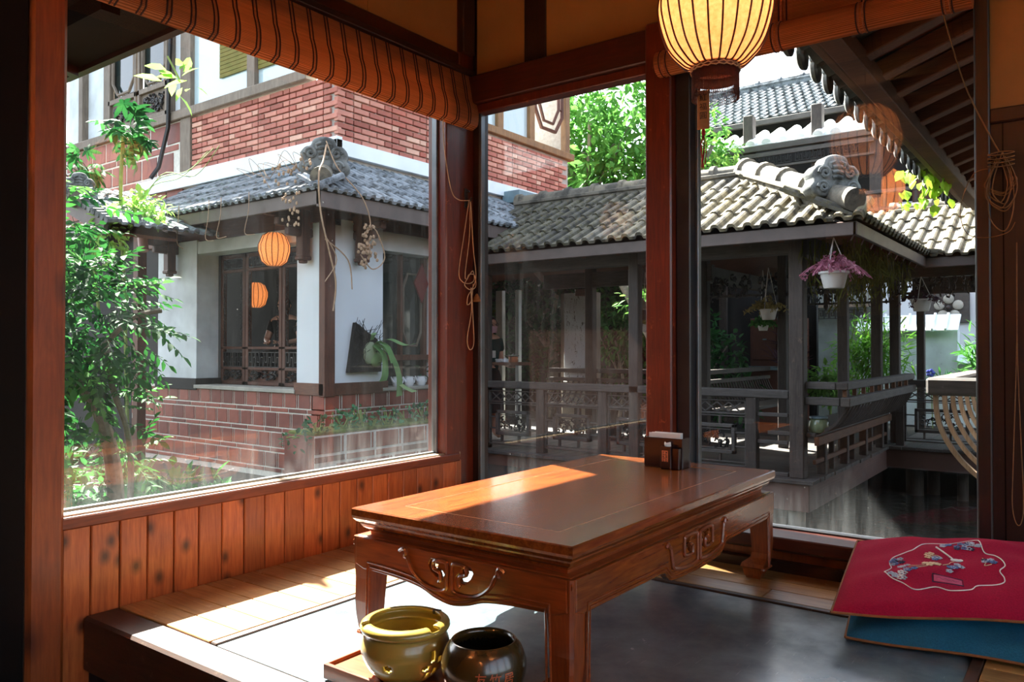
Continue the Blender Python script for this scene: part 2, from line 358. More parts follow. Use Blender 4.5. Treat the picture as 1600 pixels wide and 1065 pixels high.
    def lathe(s, prof, c=(0, 0, 0), n=24, smooth=True, axis=None, cap=False):
        V = []; F = []; m = len(prof)
        for (r, z) in prof:
            for k in range(n): a = 2*pi*k/n; V.append((r*cos(a), r*sin(a), z))
        for i in range(m-1):
            for k in range(n): F.append((i*n+k, i*n+(k+1) % n, (i+1)*n+(k+1) % n, (i+1)*n+k))
        if cap: F.append(tuple(range(n))[::-1]); F.append(tuple((m-1)*n+k for k in range(n)))
        Mx = Matrix.Translation(c)
        if axis is not None:
            x, y, z = frame_of(axis); q = Matrix((x, y, z)).transposed().to_4x4(); Mx = Mx @ q
        return s.add(V, F, Mx, smooth)
    def sphere(s, c, r, n=12, m=8, smooth=True):
        r = r if isinstance(r, (tuple, list)) else (r, r, r)
        V = [(0, 0, -1)]; F = []
        for i in range(1, m):
            for k in range(n): a = pi*i/m; V.append((sin(a)*cos(2*pi*k/n), sin(a)*sin(2*pi*k/n), -cos(a)))
        V.append((0, 0, 1)); e = len(V)-1
        for k in range(n): F.append((0, 1+(k+1) % n, 1+k)); F.append((e, 1+(m-2)*n+k, 1+(m-2)*n+(k+1) % n))
        for i in range(m-2):
            for k in range(n): F.append((1+i*n+k, 1+i*n+(k+1) % n, 1+(i+1)*n+(k+1) % n, 1+(i+1)*n+k))
        return s.add([(c[0]+p[0]*r[0], c[1]+p[1]*r[1], c[2]+p[2]*r[2]) for p in V], F, None, smooth)
    def prism(s, poly, a, b, plane='XZ', smooth=False):
        """extrude a simple polygon given in a coordinate plane from a to b along the third axis"""
        P = {'XZ': lambda u, v, t: (u, t, v), 'YZ': lambda u, v, t: (t, u, v), 'XY': lambda u, v, t: (u, v, t)}[plane]
        n = len(poly); V = [P(u, v, a) for u, v in poly]+[P(u, v, b) for u, v in poly]
        F = [tuple(range(n)), tuple(range(2*n-1, n-1, -1))]+[(i, n+i, n+(i+1) % n, (i+1) % n) for i in range(n)]
        return s.add(V, F, None, smooth)
    def sheet(s, fn, nu, nv, smooth=True, closeu=False):
        V = [fn(i/nu, j/nv) for j in range(nv+1) for i in range(nu+1)]
        F = [(j*(nu+1)+i, j*(nu+1)+i+1, (j+1)*(nu+1)+i+1, (j+1)*(nu+1)+i) for j in range(nv) for i in range(nu)]
        return s.add(V, F, None, smooth)
    def mesh(s, me, Mx=None, smooth=False):
        return s.add([v.co for v in me.vertices], [tuple(p.vertices) for p in me.polygons], Mx, smooth)
    def data(s, name, mat, off=Vector((0, 0, 0)), recalc=True, ang=35):
        me = bpy.data.meshes.new(name); me.from_pydata([(p[0]-off[0], p[1]-off[1], p[2]-off[2]) for p in s.v], [], s.f)
        if recalc and len(s.f) < 60000:
            bm = bmesh.new(); bm.from_mesh(me); bmesh.ops.recalc_face_normals(bm, faces=bm.faces); bm.to_mesh(me); bm.free()
        me.polygons.foreach_set('use_smooth', s.sm)
        if any(s.sm): me.set_sharp_from_angle(angle=radians(ang))
        me.materials.append(M[mat]); return me
    def build(s, name, mat, parent=None, label=None, cat=None, group=None, kind=None, ang=35, recalc=True, loc=None):
        off = rootloc(parent) if parent is not None else Vector(loc or (0, 0, 0))
        o = bpy.data.objects.new(name, s.data(name, mat, off, recalc, ang)); COL.objects.link(o)
        if parent is not None: o.parent = parent
        elif loc: o.location = loc; ROOT[o.name] = Vector(loc)
        return tag(o, label, cat, group, kind)
def piece(name, me, parent, Mx):
    o = bpy.data.objects.new(name, me); COL.objects.link(o); o.parent = parent
    m = Mx.copy(); m.translation = Mx.translation-rootloc(parent); o.matrix_local = m; return o
def TR(x, y, z, rz=0, sc=None):
    m = Matrix.Translation((x, y, z)) @ Matrix.Rotation(rz, 4, 'Z')
    if sc: m = m @ Matrix.Diagonal((*sc, 1))
    return m
def box1(name, mat, lo, hi, parent=None, bev=0, **kw): return MB().box(lo, hi, bev).build(name, mat, parent, **kw)
def curve2d(loops, depth, bevel=0, res=1):
    cu = bpy.data.curves.new('c', 'CURVE'); cu.dimensions = '2D'; cu.fill_mode = 'BOTH'; cu.extrude = depth/2; cu.bevel_depth = bevel; cu.bevel_resolution = res; cu.offset = -bevel
    for lp in loops:
        sp = cu.splines.new('POLY'); sp.points.add(len(lp)-1); sp.use_cyclic_u = True
        for q, p in zip(sp.points, lp): q.co = (p[0], p[1], 0, 1)
    return c2m(cu)
def c2m(cu):
    o = bpy.data.objects.new('tmp', cu); COL.objects.link(o); dg = bpy.context.evaluated_depsgraph_get()
    me = bpy.data.meshes.new_from_object(o.evaluated_get(dg)); bpy.data.objects.remove(o); return me
def text_mesh(txt, size, depth=.001):
    cu = bpy.data.curves.new('t', 'FONT'); cu.body = txt; cu.size = size; cu.extrude = depth; cu.align_x = 'CENTER'; cu.align_y = 'CENTER'; cu.resolution_u = 3
    return c2m(cu)
def bez(pts, n=12):
    """Catmull-Rom through points"""
    P = [Vector(p) for p in pts]; out = []
    for i in range(len(P)-1):
        p0 = P[max(i-1, 0)]; p1 = P[i]; p2 = P[i+1]; p3 = P[min(i+2, len(P)-1)]
        for k in range(n):
            t = k/n; out.append(.5*((2*p1)+(p2-p0)*t+(2*p0-5*p1+4*p2-p3)*t*t+(3*p1-p0-3*p2+p3)*t**3))
    out.append(P[-1]); return out
def dup(root, loc, label=None, group=None, rz=0, cat=None):
    r = root.copy(); COL.objects.link(r); r.location = loc; r.rotation_euler = (0, 0, rz); ROOT[r.name] = Vector(loc)
    if label: r['label'] = label
    if group: r['group'] = group
    for ch in root.children:
        c = ch.copy(); COL.objects.link(c); c.parent = r
        for g in ch.children:
            d = g.copy(); COL.objects.link(d); d.parent = c
    return r
# ================================================================== THE ROOM
XA, YB = -2.378, 2.865            # inner faces of the two window walls
XR, YF, ZC, ZF = 2.3, -2.6, 2.75, -0.38
# main floor and ceiling
f = thing('floor', (0, 0, ZF), kind='structure')
me = MB().box((-.075, -.6, -.03), (.075, .6, 0), .003).data('floorboard', 'floor_dark')
for i in range(30):
    for j in range(4): piece('floorboard', me, f, TR(-2.3+i*.153, -2.0+j*1.203-.6*(i % 2)+.25, ZF))
box1('subfloor', 'black_wood', (-2.6, YF-.1, ZF-.08), (XR+.1, YB+.1, ZF-.032), f)
c = box1('ceiling', 'ceiling_wood', (-2.6, YF-.1, ZC), (XR+.1, YB+.12, ZC+.08), kind='structure')
for i in range(6): box1('ceiling_joist', 'dark_trim', (-2.4, -2.3+i*.85, ZC-.12), (XR, -2.2+i*.85, ZC), c, .006)
# ---- wall A (left) with its long window
wa = thing('wall_left', (XA, 1.9, 0), kind='structure')
seam = [1.043, 1.123, 1.209, 1.295, 1.383, 1.469, 1.555, 1.641, 1.726, 1.811, 1.898, 1.985, 2.07, 2.158, 2.243, 2.33, 2.418, 2.503, 2.59, 2.675, 2.758, 2.80]
for a, b in zip(seam, seam[1:]):
    z0 = ZF if a < 1.1 else -.01
    MB().box((-.012, (a-b)/2+.0015, z0), (.006*R()*.3, (b-a)/2-.0015, .262), .003).build('board', 'board_wood', None)
    o = bpy.context.scene.collection.objects[-1]; o.parent = wa; o.location = Vector((XA, (a+b)/2, 0))-ROOT[wa.name]
box1('backing', 'dark_trim_z', (XA-.05, 1.0, ZF), (XA-.013, 2.95, .26), wa)
box1('sill_rail', 'rail_wood', (XA-.03, 1.03, .2575), (XA+.012, 2.78, .293), wa, .004)
box1('sill_ledge', 'sill_wood', (XA-.11, 1.03, .270), (XA-.004, 2.80, .2985), wa, .003)
MB().box((XA-.10, .943, ZF), (XA+.02, 1.043, ZC), .012).build('post', 'post_wood', wa)
box1('dark_panel', 'black_wood', (XA-.10, YF, ZF), (XA+.02, .935, ZC), wa)
box1('lintel', 'beam_wood', (XA-.10, 1.04, 2.0), (XA-.012, 2.84, 2.16), wa, .006)
for a, b in ((1.05, 1.66), (1.67, 2.225), (2.235, 2.80)):
    box1('paper_panel', 'paper_tan', (XA-.06, a, 2.16), (XA-.02, b, ZC), wa)
for y in (1.665, 2.23): box1('batten', 'paper_tan', (XA-.06, y-.004, 2.16), (XA-.017, y+.004, ZC), wa)
box1('corner_batten', 'dark_trim_z', (XA-.06, 2.79, 2.16), (XA+.02, 2.875, ZC), wa, .004)
# corner posts (A side: red-brown stile, then the dark jamb)
MB().box((XA-.11, 2.688, .285), (XA+.004, 2.787, 2.1), .006).build('stile', 'corner_wood', wa)
MB().box((XA-.11, 2.789, ZF), (XA-.008, 2.90, ZC), .006).build('jamb', 'corner_wood', wa)
MB().box((XA-.11, 2.897, ZF), (XA+.026, 2.97, ZC), .004).build('jamb', 'dark_trim_z', wa)
w1 = thing('window_1', (XA-.06, 1.9, .3), kind='structure')
box1('glass', 'glass_a', (XA-.061, 1.03, .295), (XA-.060, 2.70, 2.05), w1)
for (lo, hi) in (((XA-.075, 1.03, .297), (XA-.05, 2.69, .306)), ((XA-.075, 2.676, .3), (XA-.045, 2.689, 2.05))): box1('window_frame', 'frame_metal', lo, hi, w1, .002)
# ---- wall B (far) : window, post, window, panelled pier
wb = thing('wall_back', (-1.3, YB, 0), kind='structure')
box1('beam', 'beam_wood', (-2.40, YB-.02, 1.925), (-1.32, YB+.12, 2.057), wb, .005)
box1('beam_trim', 'corner_wood', (-2.365, YB+.005, 1.885), (-1.43, YB+.07, 1.926), wb, .004)
box1('beam', 'beam_wood', (-1.32, YB+.02, 1.93), (-.29, YB+.12, 2.06), wb, .005)
box1('post', 'corner_wood', (-1.433, YB-.06, ZF), (-1.322, YB+.09, 2.06), wb, .006)
box1('post_strip', 'frame_dark', (-1.322, YB-.02, .09), (-1.262, YB+.085, 1.95), wb, .004)
for a, b in ((-2.355, -2.072), (-1.957, -1.25), (-1.2, -.75), (-.72, -.3)): box1('paper_panel', 'paper_tan', (a, YB+.02, 2.057), (b, YB+.05, ZC), wb)
for a, b in ((-2.072, -1.957), (-1.25, -1.2), (-.75, -.72)): box1('batten', 'dark_trim_z', (a, YB+.008, 2.057), (b, YB+.06, ZC), wb, .003)
# sill of wall B
box1('sill_ledge', 'beam_wood', (-2.36, 2.75, .078), (-.29, YB+.04, .122), wb, .004)
box1('sill_front', 'dark_trim', (-2.36, 2.752, .072), (-.29, 2.80, .1), wb, .003)
box1('sill_recess', 'post_wood', (-2.36, 2.79, .02), (-.2, 2.83, .085), wb)
box1('sill_base', 'dark_trim', (-2.36, 2.762, -.01), (2.3, 2.80, .036), wb, .004)
box1('sill_back', 'dark_trim', (-2.4, 2.83, ZF), (2.3, YB+.06, .09), wb)
# right pier: dark panelling below, tan paper above
box1('pier_stile', 'dark_trim_z', (-.306, YB-.03, 0), (-.266, YB+.09, ZC), wb, .004)
box1('pier_panel', 'dark_trim_z', (-.268, YB-.01, .0), (.9, YB+.05, 1.49), wb)
box1('pier_rail', 'dark_trim', (-.268, YB-.025, 1.475), (.9, YB+.05, 1.52), wb, .004)
box1('paper_panel', 'paper_tan', (-.266, YB-.005, 1.52), (.9, YB+.05, ZC), wb)
for x in (-.235, .15, .55): box1('panel_groove', 'black_wood', (x, YB-.0112, .05), (x+.004, YB-.009, 1.475), wb)
box1('pier_wall', 'dark_trim_z', (.9, YB-.02, ZF), (2.4, YB+.06, ZC), wb)
w2 = thing('window_2', (-1.9, YB+.05, .1), kind='structure')
box1('glass', 'glass_b', (-2.36, YB+.044, .095), (-1.42, YB+.045, 1.94), w2)
box1('window_frame', 'frame_metal', (-2.352, YB+.03, .1), (-2.338, YB+.06, 1.9), w2, .002)
box1('window_frame', 'frame_metal', (-2.352, YB+.03, .12), (-1.43, YB+.06, .132), w2, .002)
w3 = thing('window_3', (-.8, YB+.05, .1), kind='structure')
box1('glass', 'glass_b', (-1.27, YB+.044, .095), (-.30, YB+.045, 1.94), w3)
box1('window_frame', 'frame_metal', (-1.262, YB+.03, .1), (-1.250, YB+.06, 1.94), w3, .002)
box1('window_frame', 'frame_dark', (-1.26, YB+.02, .115), (-.306, YB+.06, .130), w3, .002)
box1('window_frame', 'frame_metal', (-.314, YB+.03, .1), (-.304, YB+.06, 1.94), w3, .002)
# ---- the unseen side of the room: right wall and front wall with their own windows
wr = thing('wall_right', (XR, 0, 0), kind='structure')
box1('wall_panel', 'brown_wood', (XR, YF, ZF), (XR+.08, YB, .3), wr); box1('wall_panel', 'paper_tan', (XR, YF, 2.2), (XR+.08, YB, ZC), wr)
for y in (YF, -1.2, .4, 1.8): box1('post', 'dark_trim_z', (XR-.02, y, ZF), (XR+.1, y+.16, ZC), wr, .005)
wf = thing('wall_front', (0, YF, 0), kind='structure')
box1('wall_panel', 'brown_wood_x', (-2.5, YF-.08, ZF), (XR+.1, YF, 1.1), wf); box1('wall_panel', 'paper_tan', (-2.5, YF-.08, 1.1), (XR+.1, YF, ZC), wf)
for x in (-2.4, -.9, .6, 2.1): box1('post', 'dark_trim_z', (x, YF-.1, ZF), (x+.16, YF+.02, ZC), wf, .005)
# ---- raised tea platform
pl = thing('platform', (-1.0, 2, 0), kind='structure')
box1('edge_beam', 'edge_wood', (XA+.004, 1.10, -.16), (2.3, 1.205, -.0005), pl, .008)
box1('riser', 'dark_trim', (XA+.004, 1.16, ZF), (2.3, 1.18, -.16), pl)
box1('joists', 'black_wood', (XA+.004, 1.2, -.2), (2.3, 2.76, -.035), pl)
MX0, MX1, MY1 = -1.895, -.262, 2.425
y = 1.207; k = 0
while y < 2.44:
    b = .094; me = MB().box((0, 0, -.03), (MX0-XA-.012, b-.0018, 0), .002).data('plank', 'plank_x'); piece('plank', me, pl, TR(XA+.006, y, 0)); y += b
for r_, (ya, yb) in enumerate(((2.452, 2.552), (2.553, 2.653), (2.654, 2.762))):
    x = XA+.006; k = r_*.37
    for L in (.62+.2*r_, .9, .8, .95, .7, .9):
        me = MB().box((0, 0, -.03), (L-.0018, yb-ya-.0015, 0), .002).data('plank', 'plank_x'); piece('plank', me, pl, TR(x, ya, 0)); x += L
y = 1.207
while y < 2.44:
    me = MB().box((0, 0, -.03), (1.25, .0925, 0), .002).data('plank', 'plank_x'); piece('plank', me, pl, TR(MX1+.03, y, 0)); y += .094
box1('inlay_panel', 'slate', (MX0+.03, 1.207, -.03), (MX1, MY1-.004, -.004), pl)
for lo, hi in (((MX0, 1.206, -.03), (MX0+.028, MY1, .001)), ((MX0, MY1-.002, -.03), (MX1+.028, MY1+.024, .001)), ((MX1, 1.206, -.03), (MX1+.028, MY1, .001))):
    box1('inlay_frame', 'edge_wood', lo, hi, pl, .003)
# ================================================================== THINGS IN THE ROOM
# ---- low carved table
TX0, TX1, TY0, TY1, TH = -1.577, -.892, 1.412, 2.706, .36
TCX, TCY = (TX0+TX1)/2, (TY0+TY1)/2; TW, TL = TX1-TX0, TY1-TY0
tb = thing('tea_table', (TCX, TCY, 0), 'low carved red-brown wooden table with scroll aprons and hoof feet', 'table')
def ring(mb, prof, x0, x1, y0, y1):
    """moulding that runs round a rectangle: prof = (inset, z)"""
    V = []; F = []; n = len(prof)
    for (i, z) in prof: V += [(x0+i, y0+i, z), (x1-i, y0+i, z), (x1-i, y1-i, z), (x0+i, y1-i, z)]
    for k in range(n-1):
        for e in range(4): F.append((k*4+e, k*4+(e+1) % 4, (k+1)*4+(e+1) % 4, (k+1)*4+e))
    mb.add(V, F); return mb
top = thing('tabletop', (TCX, TCY, 0)); top.parent = tb; top.location = (0, 0, 0); ROOT[top.name] = ROOT[tb.name]
fr = .098
ring(MB(), [(fr, TH-.02), (fr, TH-.001), (fr-.001, TH), (.003, TH), (0, TH-.003), (0, TH-.020), (.002, TH-.027), (.008, TH-.034), (.015, TH-.038), (.016, TH-.042), (.021, TH-.050), (.030, TH-.056), (.034, TH-.058), (.034, TH-.062), (.12, TH-.062)], TX0, TX1, TY0, TY1).build('edge_moulding', 'table_y', top)
MB().box((TX0+fr+.0018, TY0+fr+.0018, TH-.03), (TX1-fr-.0018, TY1-fr-.0018, TH-.0009), .001).build('centre_panel', 'table_y', top)
ring(MB(), [(fr+.0006, TH-.003), (fr+.0006, TH-.0002), (fr+.0016, TH-.0002), (fr+.0016, TH-.003)], TX0, TX1, TY0, TY1).build('groove_glint', 'glint_pale', top)  # highlight along the groove edge, put in as a pale strip
MB().box((TX0+.05, TY0+.05, TH-.06), (TX1-.05, TY1-.05, TH-.031)).build('underboard', 'table_y', top)
ring(MB(), [(.06, TH-.06), (.036, TH-.06), (.036, TH-.074), (.06, TH-.074)], TX0, TX1, TY0, TY1).build('waist', 'table_x', tb)
ring(MB(), [(.06, .289), (.036, .2895), (.016, .2885), (.007, .284), (.003, .276), (.004, .266), (.010, .258), (.02, .256)], TX0, TX1, TY0, TY1).build('shoulder_moulding', 'table_x', tb)
# aprons: 2D outline with pierced scroll openings, extruded and bevelled
AZ1 = .287
def apron_loops(L, dip, side):
    h = L/2; zc = .206; pts = []
    low = [(-h, .06), (-h+.062, .10), (-h+.068, .19), (-h+.078, zc)]
    if side == 'front':
        cv = bez([(-h+.078, zc, 0), (-h+.16, zc-.004, 0), (-.10, zc-.012, 0), (-.05, zc-.028, 0), (0, zc-.036, 0), (.05, zc-.028, 0), (.10, zc-.012, 0), (h-.16, zc-.004, 0), (h-.078, zc, 0)], 6)
    else:
        cv = bez([(-h+.078, zc, 0), (-.30, zc-.002, 0), (-.21, zc-.004, 0), (-.185, zc-.020, 0), (-.15, zc-.034, 0), (0, zc-.04, 0), (.15, zc-.034, 0), (.185, zc-.020, 0), (.21, zc-.004, 0), (.30, zc-.002, 0), (h-.078, zc, 0)], 6)
    curve = [(p.x, p.y) for p in cv]
    out = [(-h, AZ1), (-h, zc+.01), (-h+.078, zc)][0:2]+[(-h+.03, zc+.0)]+curve+[(h-.03, zc), (h, zc+.01), (h, AZ1)]
    return out, curve
def hole(cx, m, s):
    # pierced comma beside the scroll, m = mirror
    P = [(.016, .014), (.024, -.004), (.040, -.020), (.060, -.022), (.066, -.006), (.058, .004), (.048, -.002), (.042, .004), (.046, .020), (.040, .030), (.024, .030)]
    return [(cx+m*x*s, .245+z*s*.82) for x, z in P]
for side, L, Y_, X_, rz in (('front', TW-.03, TY0+.012, TCX, 0), ('back', TW-.03, TY1-.012, TCX, pi), ('long', TL-.03, TCY, TX1-.012, pi/2), ('longb', TL-.03, TCY, TX0+.012, -pi/2)):
    kind = 'front' if side in ('front', 'back') else 'long'
    out, curve = apron_loops(L, 0, kind); s_ = 1.0 if kind == 'front' else 1.15
    hs = [hole(-.085*s_, 1, s_), hole(.085*s_, -1, s_)]
    me = curve2d([out]+hs, .016, .003, 1)
    Mx = Matrix.Translation((X_, Y_, 0)) @ Matrix.Rotation(rz, 4, 'Z') @ Matrix.Rotation(pi/2, 4, 'X')
    a = MB().mesh(me, Mx).build('apron', 'table_x' if kind == 'front' else 'table_y', tb)
    T3 = Matrix.Translation((X_, Y_, 0)) @ Matrix.Rotation(rz, 4, 'Z')
    def pt(x, z, o=.0): return T3 @ Vector((x, -.0115-o, z))
    # carved bead lines that follow the lower edge and run down the legs
    for off, rr in ((.010, .0028), (.021, .0026)):
        h = L/2; c = [pt(-h+.062-off, .045), pt(-h+.064-off, .18), pt(-h+.066-off, .206+off)]+[pt(x, z+off) for x, z in curve[2:-2]]+[pt(h-.066+off, .206+off), pt(h-.064+off, .18), pt(h-.062+off, .045)]
        MB().tube(c, rr, 6).build('bead_moulding', 'table_x', tb)
    # central scroll: two hooked tendrils, with raised flat strapwork
    for m in (-1, 1):
        k = s_
        if kind == 'front': path = [(.165, .275), (.150, .282), (.142, .272), (.148, .262), (.138, .262), (.120, .232), (.085, .208), (.040, .200), (.012, .206), (.008, .225), (.008, .262), (.014, .270), (.042, .270), (.052, .262), (.050, .250), (.038, .246), (.030, .242), (.028, .226), (.034, .220)]
        else: path = [(.205, .268), (.192, .276), (.184, .264), (.178, .262), (.168, .225), (.155, .205), (.08, .193), (.020, .195), (.010, .205), (.010, .262), (.016, .272), (.085, .274), (.094, .266), (.094, .232), (.086, .224), (.050, .222), (.042, .230), (.042, .244), (.050, .248), (.062, .247)]
        q = bez([pt(m*x, z, .001) for x, z in path], 4)
        MB().tube(q, .0060 if kind == 'front' else .0066, 6, flat=.8).build('scroll_relief', 'table_x', tb)
# legs: square cabriole with hoof foot
def leg(cx, cy, sx, sy):
    # sx, sy point outwards from the table
    prof = [(.287, .0, .066), (.270, .004, .070), (.24, .006, .070), (.18, .003, .064), (.12, .002, .060), (.085, .004, .058), (.068, .006, .063), (.052, .008, .084), (.040, .012, .088), (.034, .012, .082), (.012, .022, .078), (.0, .026, .072)]
    V = []; F = []
    for z, o, wd in prof:
        ox = cx-sx*(o if z < .2 else -.0+o*.0); oy = cy-sy*(o if z < .2 else 0)
        ix = cx-sx*wd; iy = cy-sy*wd; b = .007
        V += [(ox-sx*b, oy, z), (ox, oy-sy*b, z), (ox, iy, z), (ix, iy, z), (ix, oy, z)]
    n = len(prof)
    for k in range(n-1):
        for e in range(5): F.append((k*5+e, k*5+(e+1) % 5, (k+1)*5+(e+1) % 5, (k+1)*5+e))
    F.append((0, 1, 2, 3, 4)); F.append(tuple((n-1)*5+e for e in range(5)))
    return MB().add(V, F)
for sx in (-1, 1):
    for sy in (-1, 1):
        cx = TX1-.002 if sx > 0 else TX0+.002; cy = TY1-.002 if sy > 0 else TY0+.002
        lg = leg(cx, cy, sx, sy).build('leg', 'table_z', tb)
        b = MB(); b.tube([(cx-sx*.012, cy-sy*.008, .036), (cx-sx*.084, cy-sy*.008, .036)], .004, 6); b.tube([(cx-sx*.008, cy-sy*.012, .036), (cx-sx*.008, cy-sy*.084, .036)], .004, 6)
        b.sphere((cx-sx*.08, cy-sy*.012, .034), .009, 8, 6); b.sphere((cx-sx*.012, cy-sy*.08, .034), .009, 8, 6); b.build('hoof_scroll', 'table_z', lg)
# ---- napkin box with card holder on the table
nb = thing('napkin_box', (-1.228, 2.57, TH), 'dark brown wooden napkin box standing at the far end of the table', 'box')
b = MB(); x0, x1, y0, y1, z1 = -1.301, -1.155, 2.535, 2.597, TH+.103; t = .006
for lo, hi in (((x0, y0, TH), (x1, y0+t, z1)), ((x0, y1-t, TH), (x1, y1, z1)), ((x0, y0+t, TH), (x0+t, y1-t, z1)), ((x1-t, y0+t, TH), (x1, y1-t, z1)), ((x0+t, y0+t, TH), (x1-t, y1-t, TH+.006))): b.box(lo, hi, .001)
b.build('box_body', 'box_wood', nb)
b = MB(); xx0, xx1 = -1.222, -1.184; yy0 = 2.503; zz = TH+.078
for lo, hi in (((xx0, yy0, TH), (xx1, yy0+.003, zz)), ((xx0, yy0+.003, TH), (xx0+.003, 2.535, zz)), ((xx1-.003, yy0+.003, TH), (xx1, 2.535, zz)), ((xx0, yy0, TH), (xx1, 2.535, TH+.004))): b.box(lo, hi, .0006)
b.box((xx1-.0005, 2.512, TH), (xx1+.026, 2.535, TH+.072), .001)
pk = b.build('pick_holder', 'box_wood', nb)
b = MB(); b.box((-1.2165, yy0-.0008, TH+.026), (-1.1935, yy0+.0002, TH+.064)); lb = b.build('label_plate', 'copper_label', pk)
gl = MB()
for i in range(2):
    for j in range(5):
        x = -1.2135+i*.010; z = TH+.060-j*.0075
        for q in range(3): gl.box((x, yy0-.0012, z-q*.0019-.0007), (x+.0035+.004*R(), yy0-.0007, z-q*.0019))
        gl.box((x+.0025+.002*R(), yy0-.0012, z-.0055), (x+.0037+.002*R(), yy0-.0007, z+.0003))
gl.build('label_print', 'box_wood', lb)
for i in range(7): box1('napkin', 'tissue', (x0+.014+.001*i, y0+.010+.0055*i, TH+.01), (x1-.012-.0012*i, y0+.0145+.0055*i, z1+.016-.001*(i % 3)), nb, .0008)
b = MB(); b.sheet(lambda u, v: (-1.214+.02*u+.003*sin(7*v), yy0+.014+.006*sin(5*u+3*v), TH+.06+.034*v-.008*u*v), 6, 6); b.sheet(lambda u, v: (-1.208+.018*u-.004*v, yy0+.018+.005*cos(6*u), TH+.06+.028*v+.004*u), 6, 6); b.build('tissue_tuft', 'tissue', nb)
# ---- two ceramic bowls on a wooden tray
tr = thing('tea_tray', (-1.2, 1.33, 0), 'thin reddish wooden tray under the two ceramic bowls', 'tray')
b = MB(); b.box((-1.47, 1.235, 0), (-.955, 1.415, .028), .003); b.build('tray_base', 'table_x', tr)
ring(MB(), [(0, .001), (0, .034), (.003, .036), (.008, .036), (.010, .026)], -1.472, -.953, 1.233, 1.417).build('tray_rim', 'table_x', tr)
P1 = (-1.288, 1.318, .0285)
def pierced_pot():
    root = thing('pierced_bowl', P1, 'olive-yellow glazed ceramic warmer with pierced flower holes and a notched rim', 'bowl')
    prof = bez([(.046, .0, 0), (.058, .006, 0), (.080, .030, 0), (.0935, .062, 0), (.096, .084, 0), (.090, .108, 0), (.083, .118, 0), (.087, .124, 0), (.0965, .130, 0), (.0965, .137, 0), (.090, .141, 0), (.082, .141, 0)], 3)
    prof = [(p.x, p.y*.86) for p in prof]; n = 96; V = []; F = []
    holes = [(-24, .048, 5.0, .0105, 0), (28, .043, 6.0, .0075, 0), (38, .066, 3.4, .014, 0), (49, .056, 5.0, .008, 0), (34, .025, 5.0, .008, 0), (45, .030, 4.0, .010, 0), (110, .05, 5, .012, 0), (160, .05, 5, .012, 0), (210, .05, 5, .012, 0)]
    base = math.degrees(math.atan2(-P1[1], -P1[0])) % 360   # bearing of the viewer's side of the bowl
    prof2 = []
    for i in range(len(prof)-1):
        k = 4 if .015 < prof[i][1] < .09 else 1
        for q in range(k): t = q/k; prof2.append((prof[i][0]*(1-t)+prof[i+1][0]*t, prof[i][1]*(1-t)+prof[i+1][1]*t))
    prof2.append(prof[-1])
    for r, z in prof2:
        for k in range(n): a = 2*pi*k/n; V.append((r*cos(a)+P1[0], r*sin(a)+P1[1], z+P1[2]))
    for i in range(len(prof2)-1):
        for k in range(n):
            am = math.degrees(2*pi*(k+.5)/n); zm = (prof2[i][1]+prof2[i+1][1])/2
            d = (am-base+180) % 360-180; cut = False
            for ha, hz, wa_, hh, _ in holes:
                if ((d-ha)/wa_)**2+((zm-hz)/hh)**2 < 1: cut = True
            if zm > .117 and (abs(d+78) < 7 or abs(d-42) < 7): cut = True
            if not cut: F.append((i*n+k, i*n+(k+1) % n, (i+1)*n+(k+1) % n, (i+1)*n+k))
    o = MB().add(V, F, None, True).build('bowl_wall', 'pot_olive', root)
    sd = o.modifiers.new('thickness', 'SOLIDIFY'); sd.thickness = .006; sd.offset = -1 if False else 1
    MB().lathe([(0, .002), (.046, 0), (.050, .006), (0, .010)], P1, 32).build('bowl_foot', 'pot_olive', root)
    b = MB(); b.lathe([(0, .009), (.022, .010), (.020, .05), (.0175, .084), (.014, .091), (0, .093)], (P1[0]-.004, P1[1]+.012, P1[2]), 20); b.build('candle_holder', 'pot_black', root, label='black knob standing inside')
    b = MB(); b.cbox((P1[0]+.02, P1[1]+.086, P1[2]+.123), (.02, .014, .010), .002, Euler((0, 0, .3)).to_matrix()); b.build('rim_clip', 'pot_black', root)
    return root
pierced_pot()
P2 = (-1.080, 1.348, .0285)
p2 = thing('tea_bowl', P2, 'dark brown glazed round bowl with painted red characters', 'bowl')
prof2 = [(p.x, p.y*.9) for p in bez([(.052, .0, 0), (.066, .006, 0), (.085, .030, 0), (.0925, .062, 0), (.092, .085, 0), (.083, .112, 0), (.074, .126, 0), (.070, .131, 0), (.066, .130, 0), (.062, .120, 0), (.072, .10, 0), (.080, .07, 0), (.07, .03, 0), (.02, .012, 0)], 4)]
MB().lathe(prof2, P2, 56).build('bowl_wall', 'pot_dark', p2)
MB().lathe([(.0625, .110), (.072, .09), (.079, .063), (.069, .027), (.0, .012)], P2, 40).build('bowl_lining', 'pot_black', p2)
MB().lathe([(0, .001), (.052, 0), (.054, .004), (0, .006)], P2, 32).build('bowl_foot', 'pot_dark', p2)
va = math.atan2(-P2[1], -P2[0])
def rad2(z):
    for (r0, z0), (r1, z1_) in zip(prof2, prof2[1:]):
        if z0 <= z <= z1_: return r0+(r1-r0)*(z-z0)/max(1e-6, z1_-z0)
    return .09
for i, ch in enumerate('友竹居'):
    me = text_mesh(ch, .026, .0006); V = []
    for v in me.vertices:
        a = va+radians(-4+19*i)+v.co.x/.092; z = .064-.0015*i+v.co.y; r = rad2(z)+.0006+v.co.z; V.append((P2[0]+r*cos(a), P2[1]+r*sin(a), P2[2]+z))
    MB().add(V, [tuple(p.vertices) for p in me.polygons]).build('painted_character', 'glyph_red', p2)
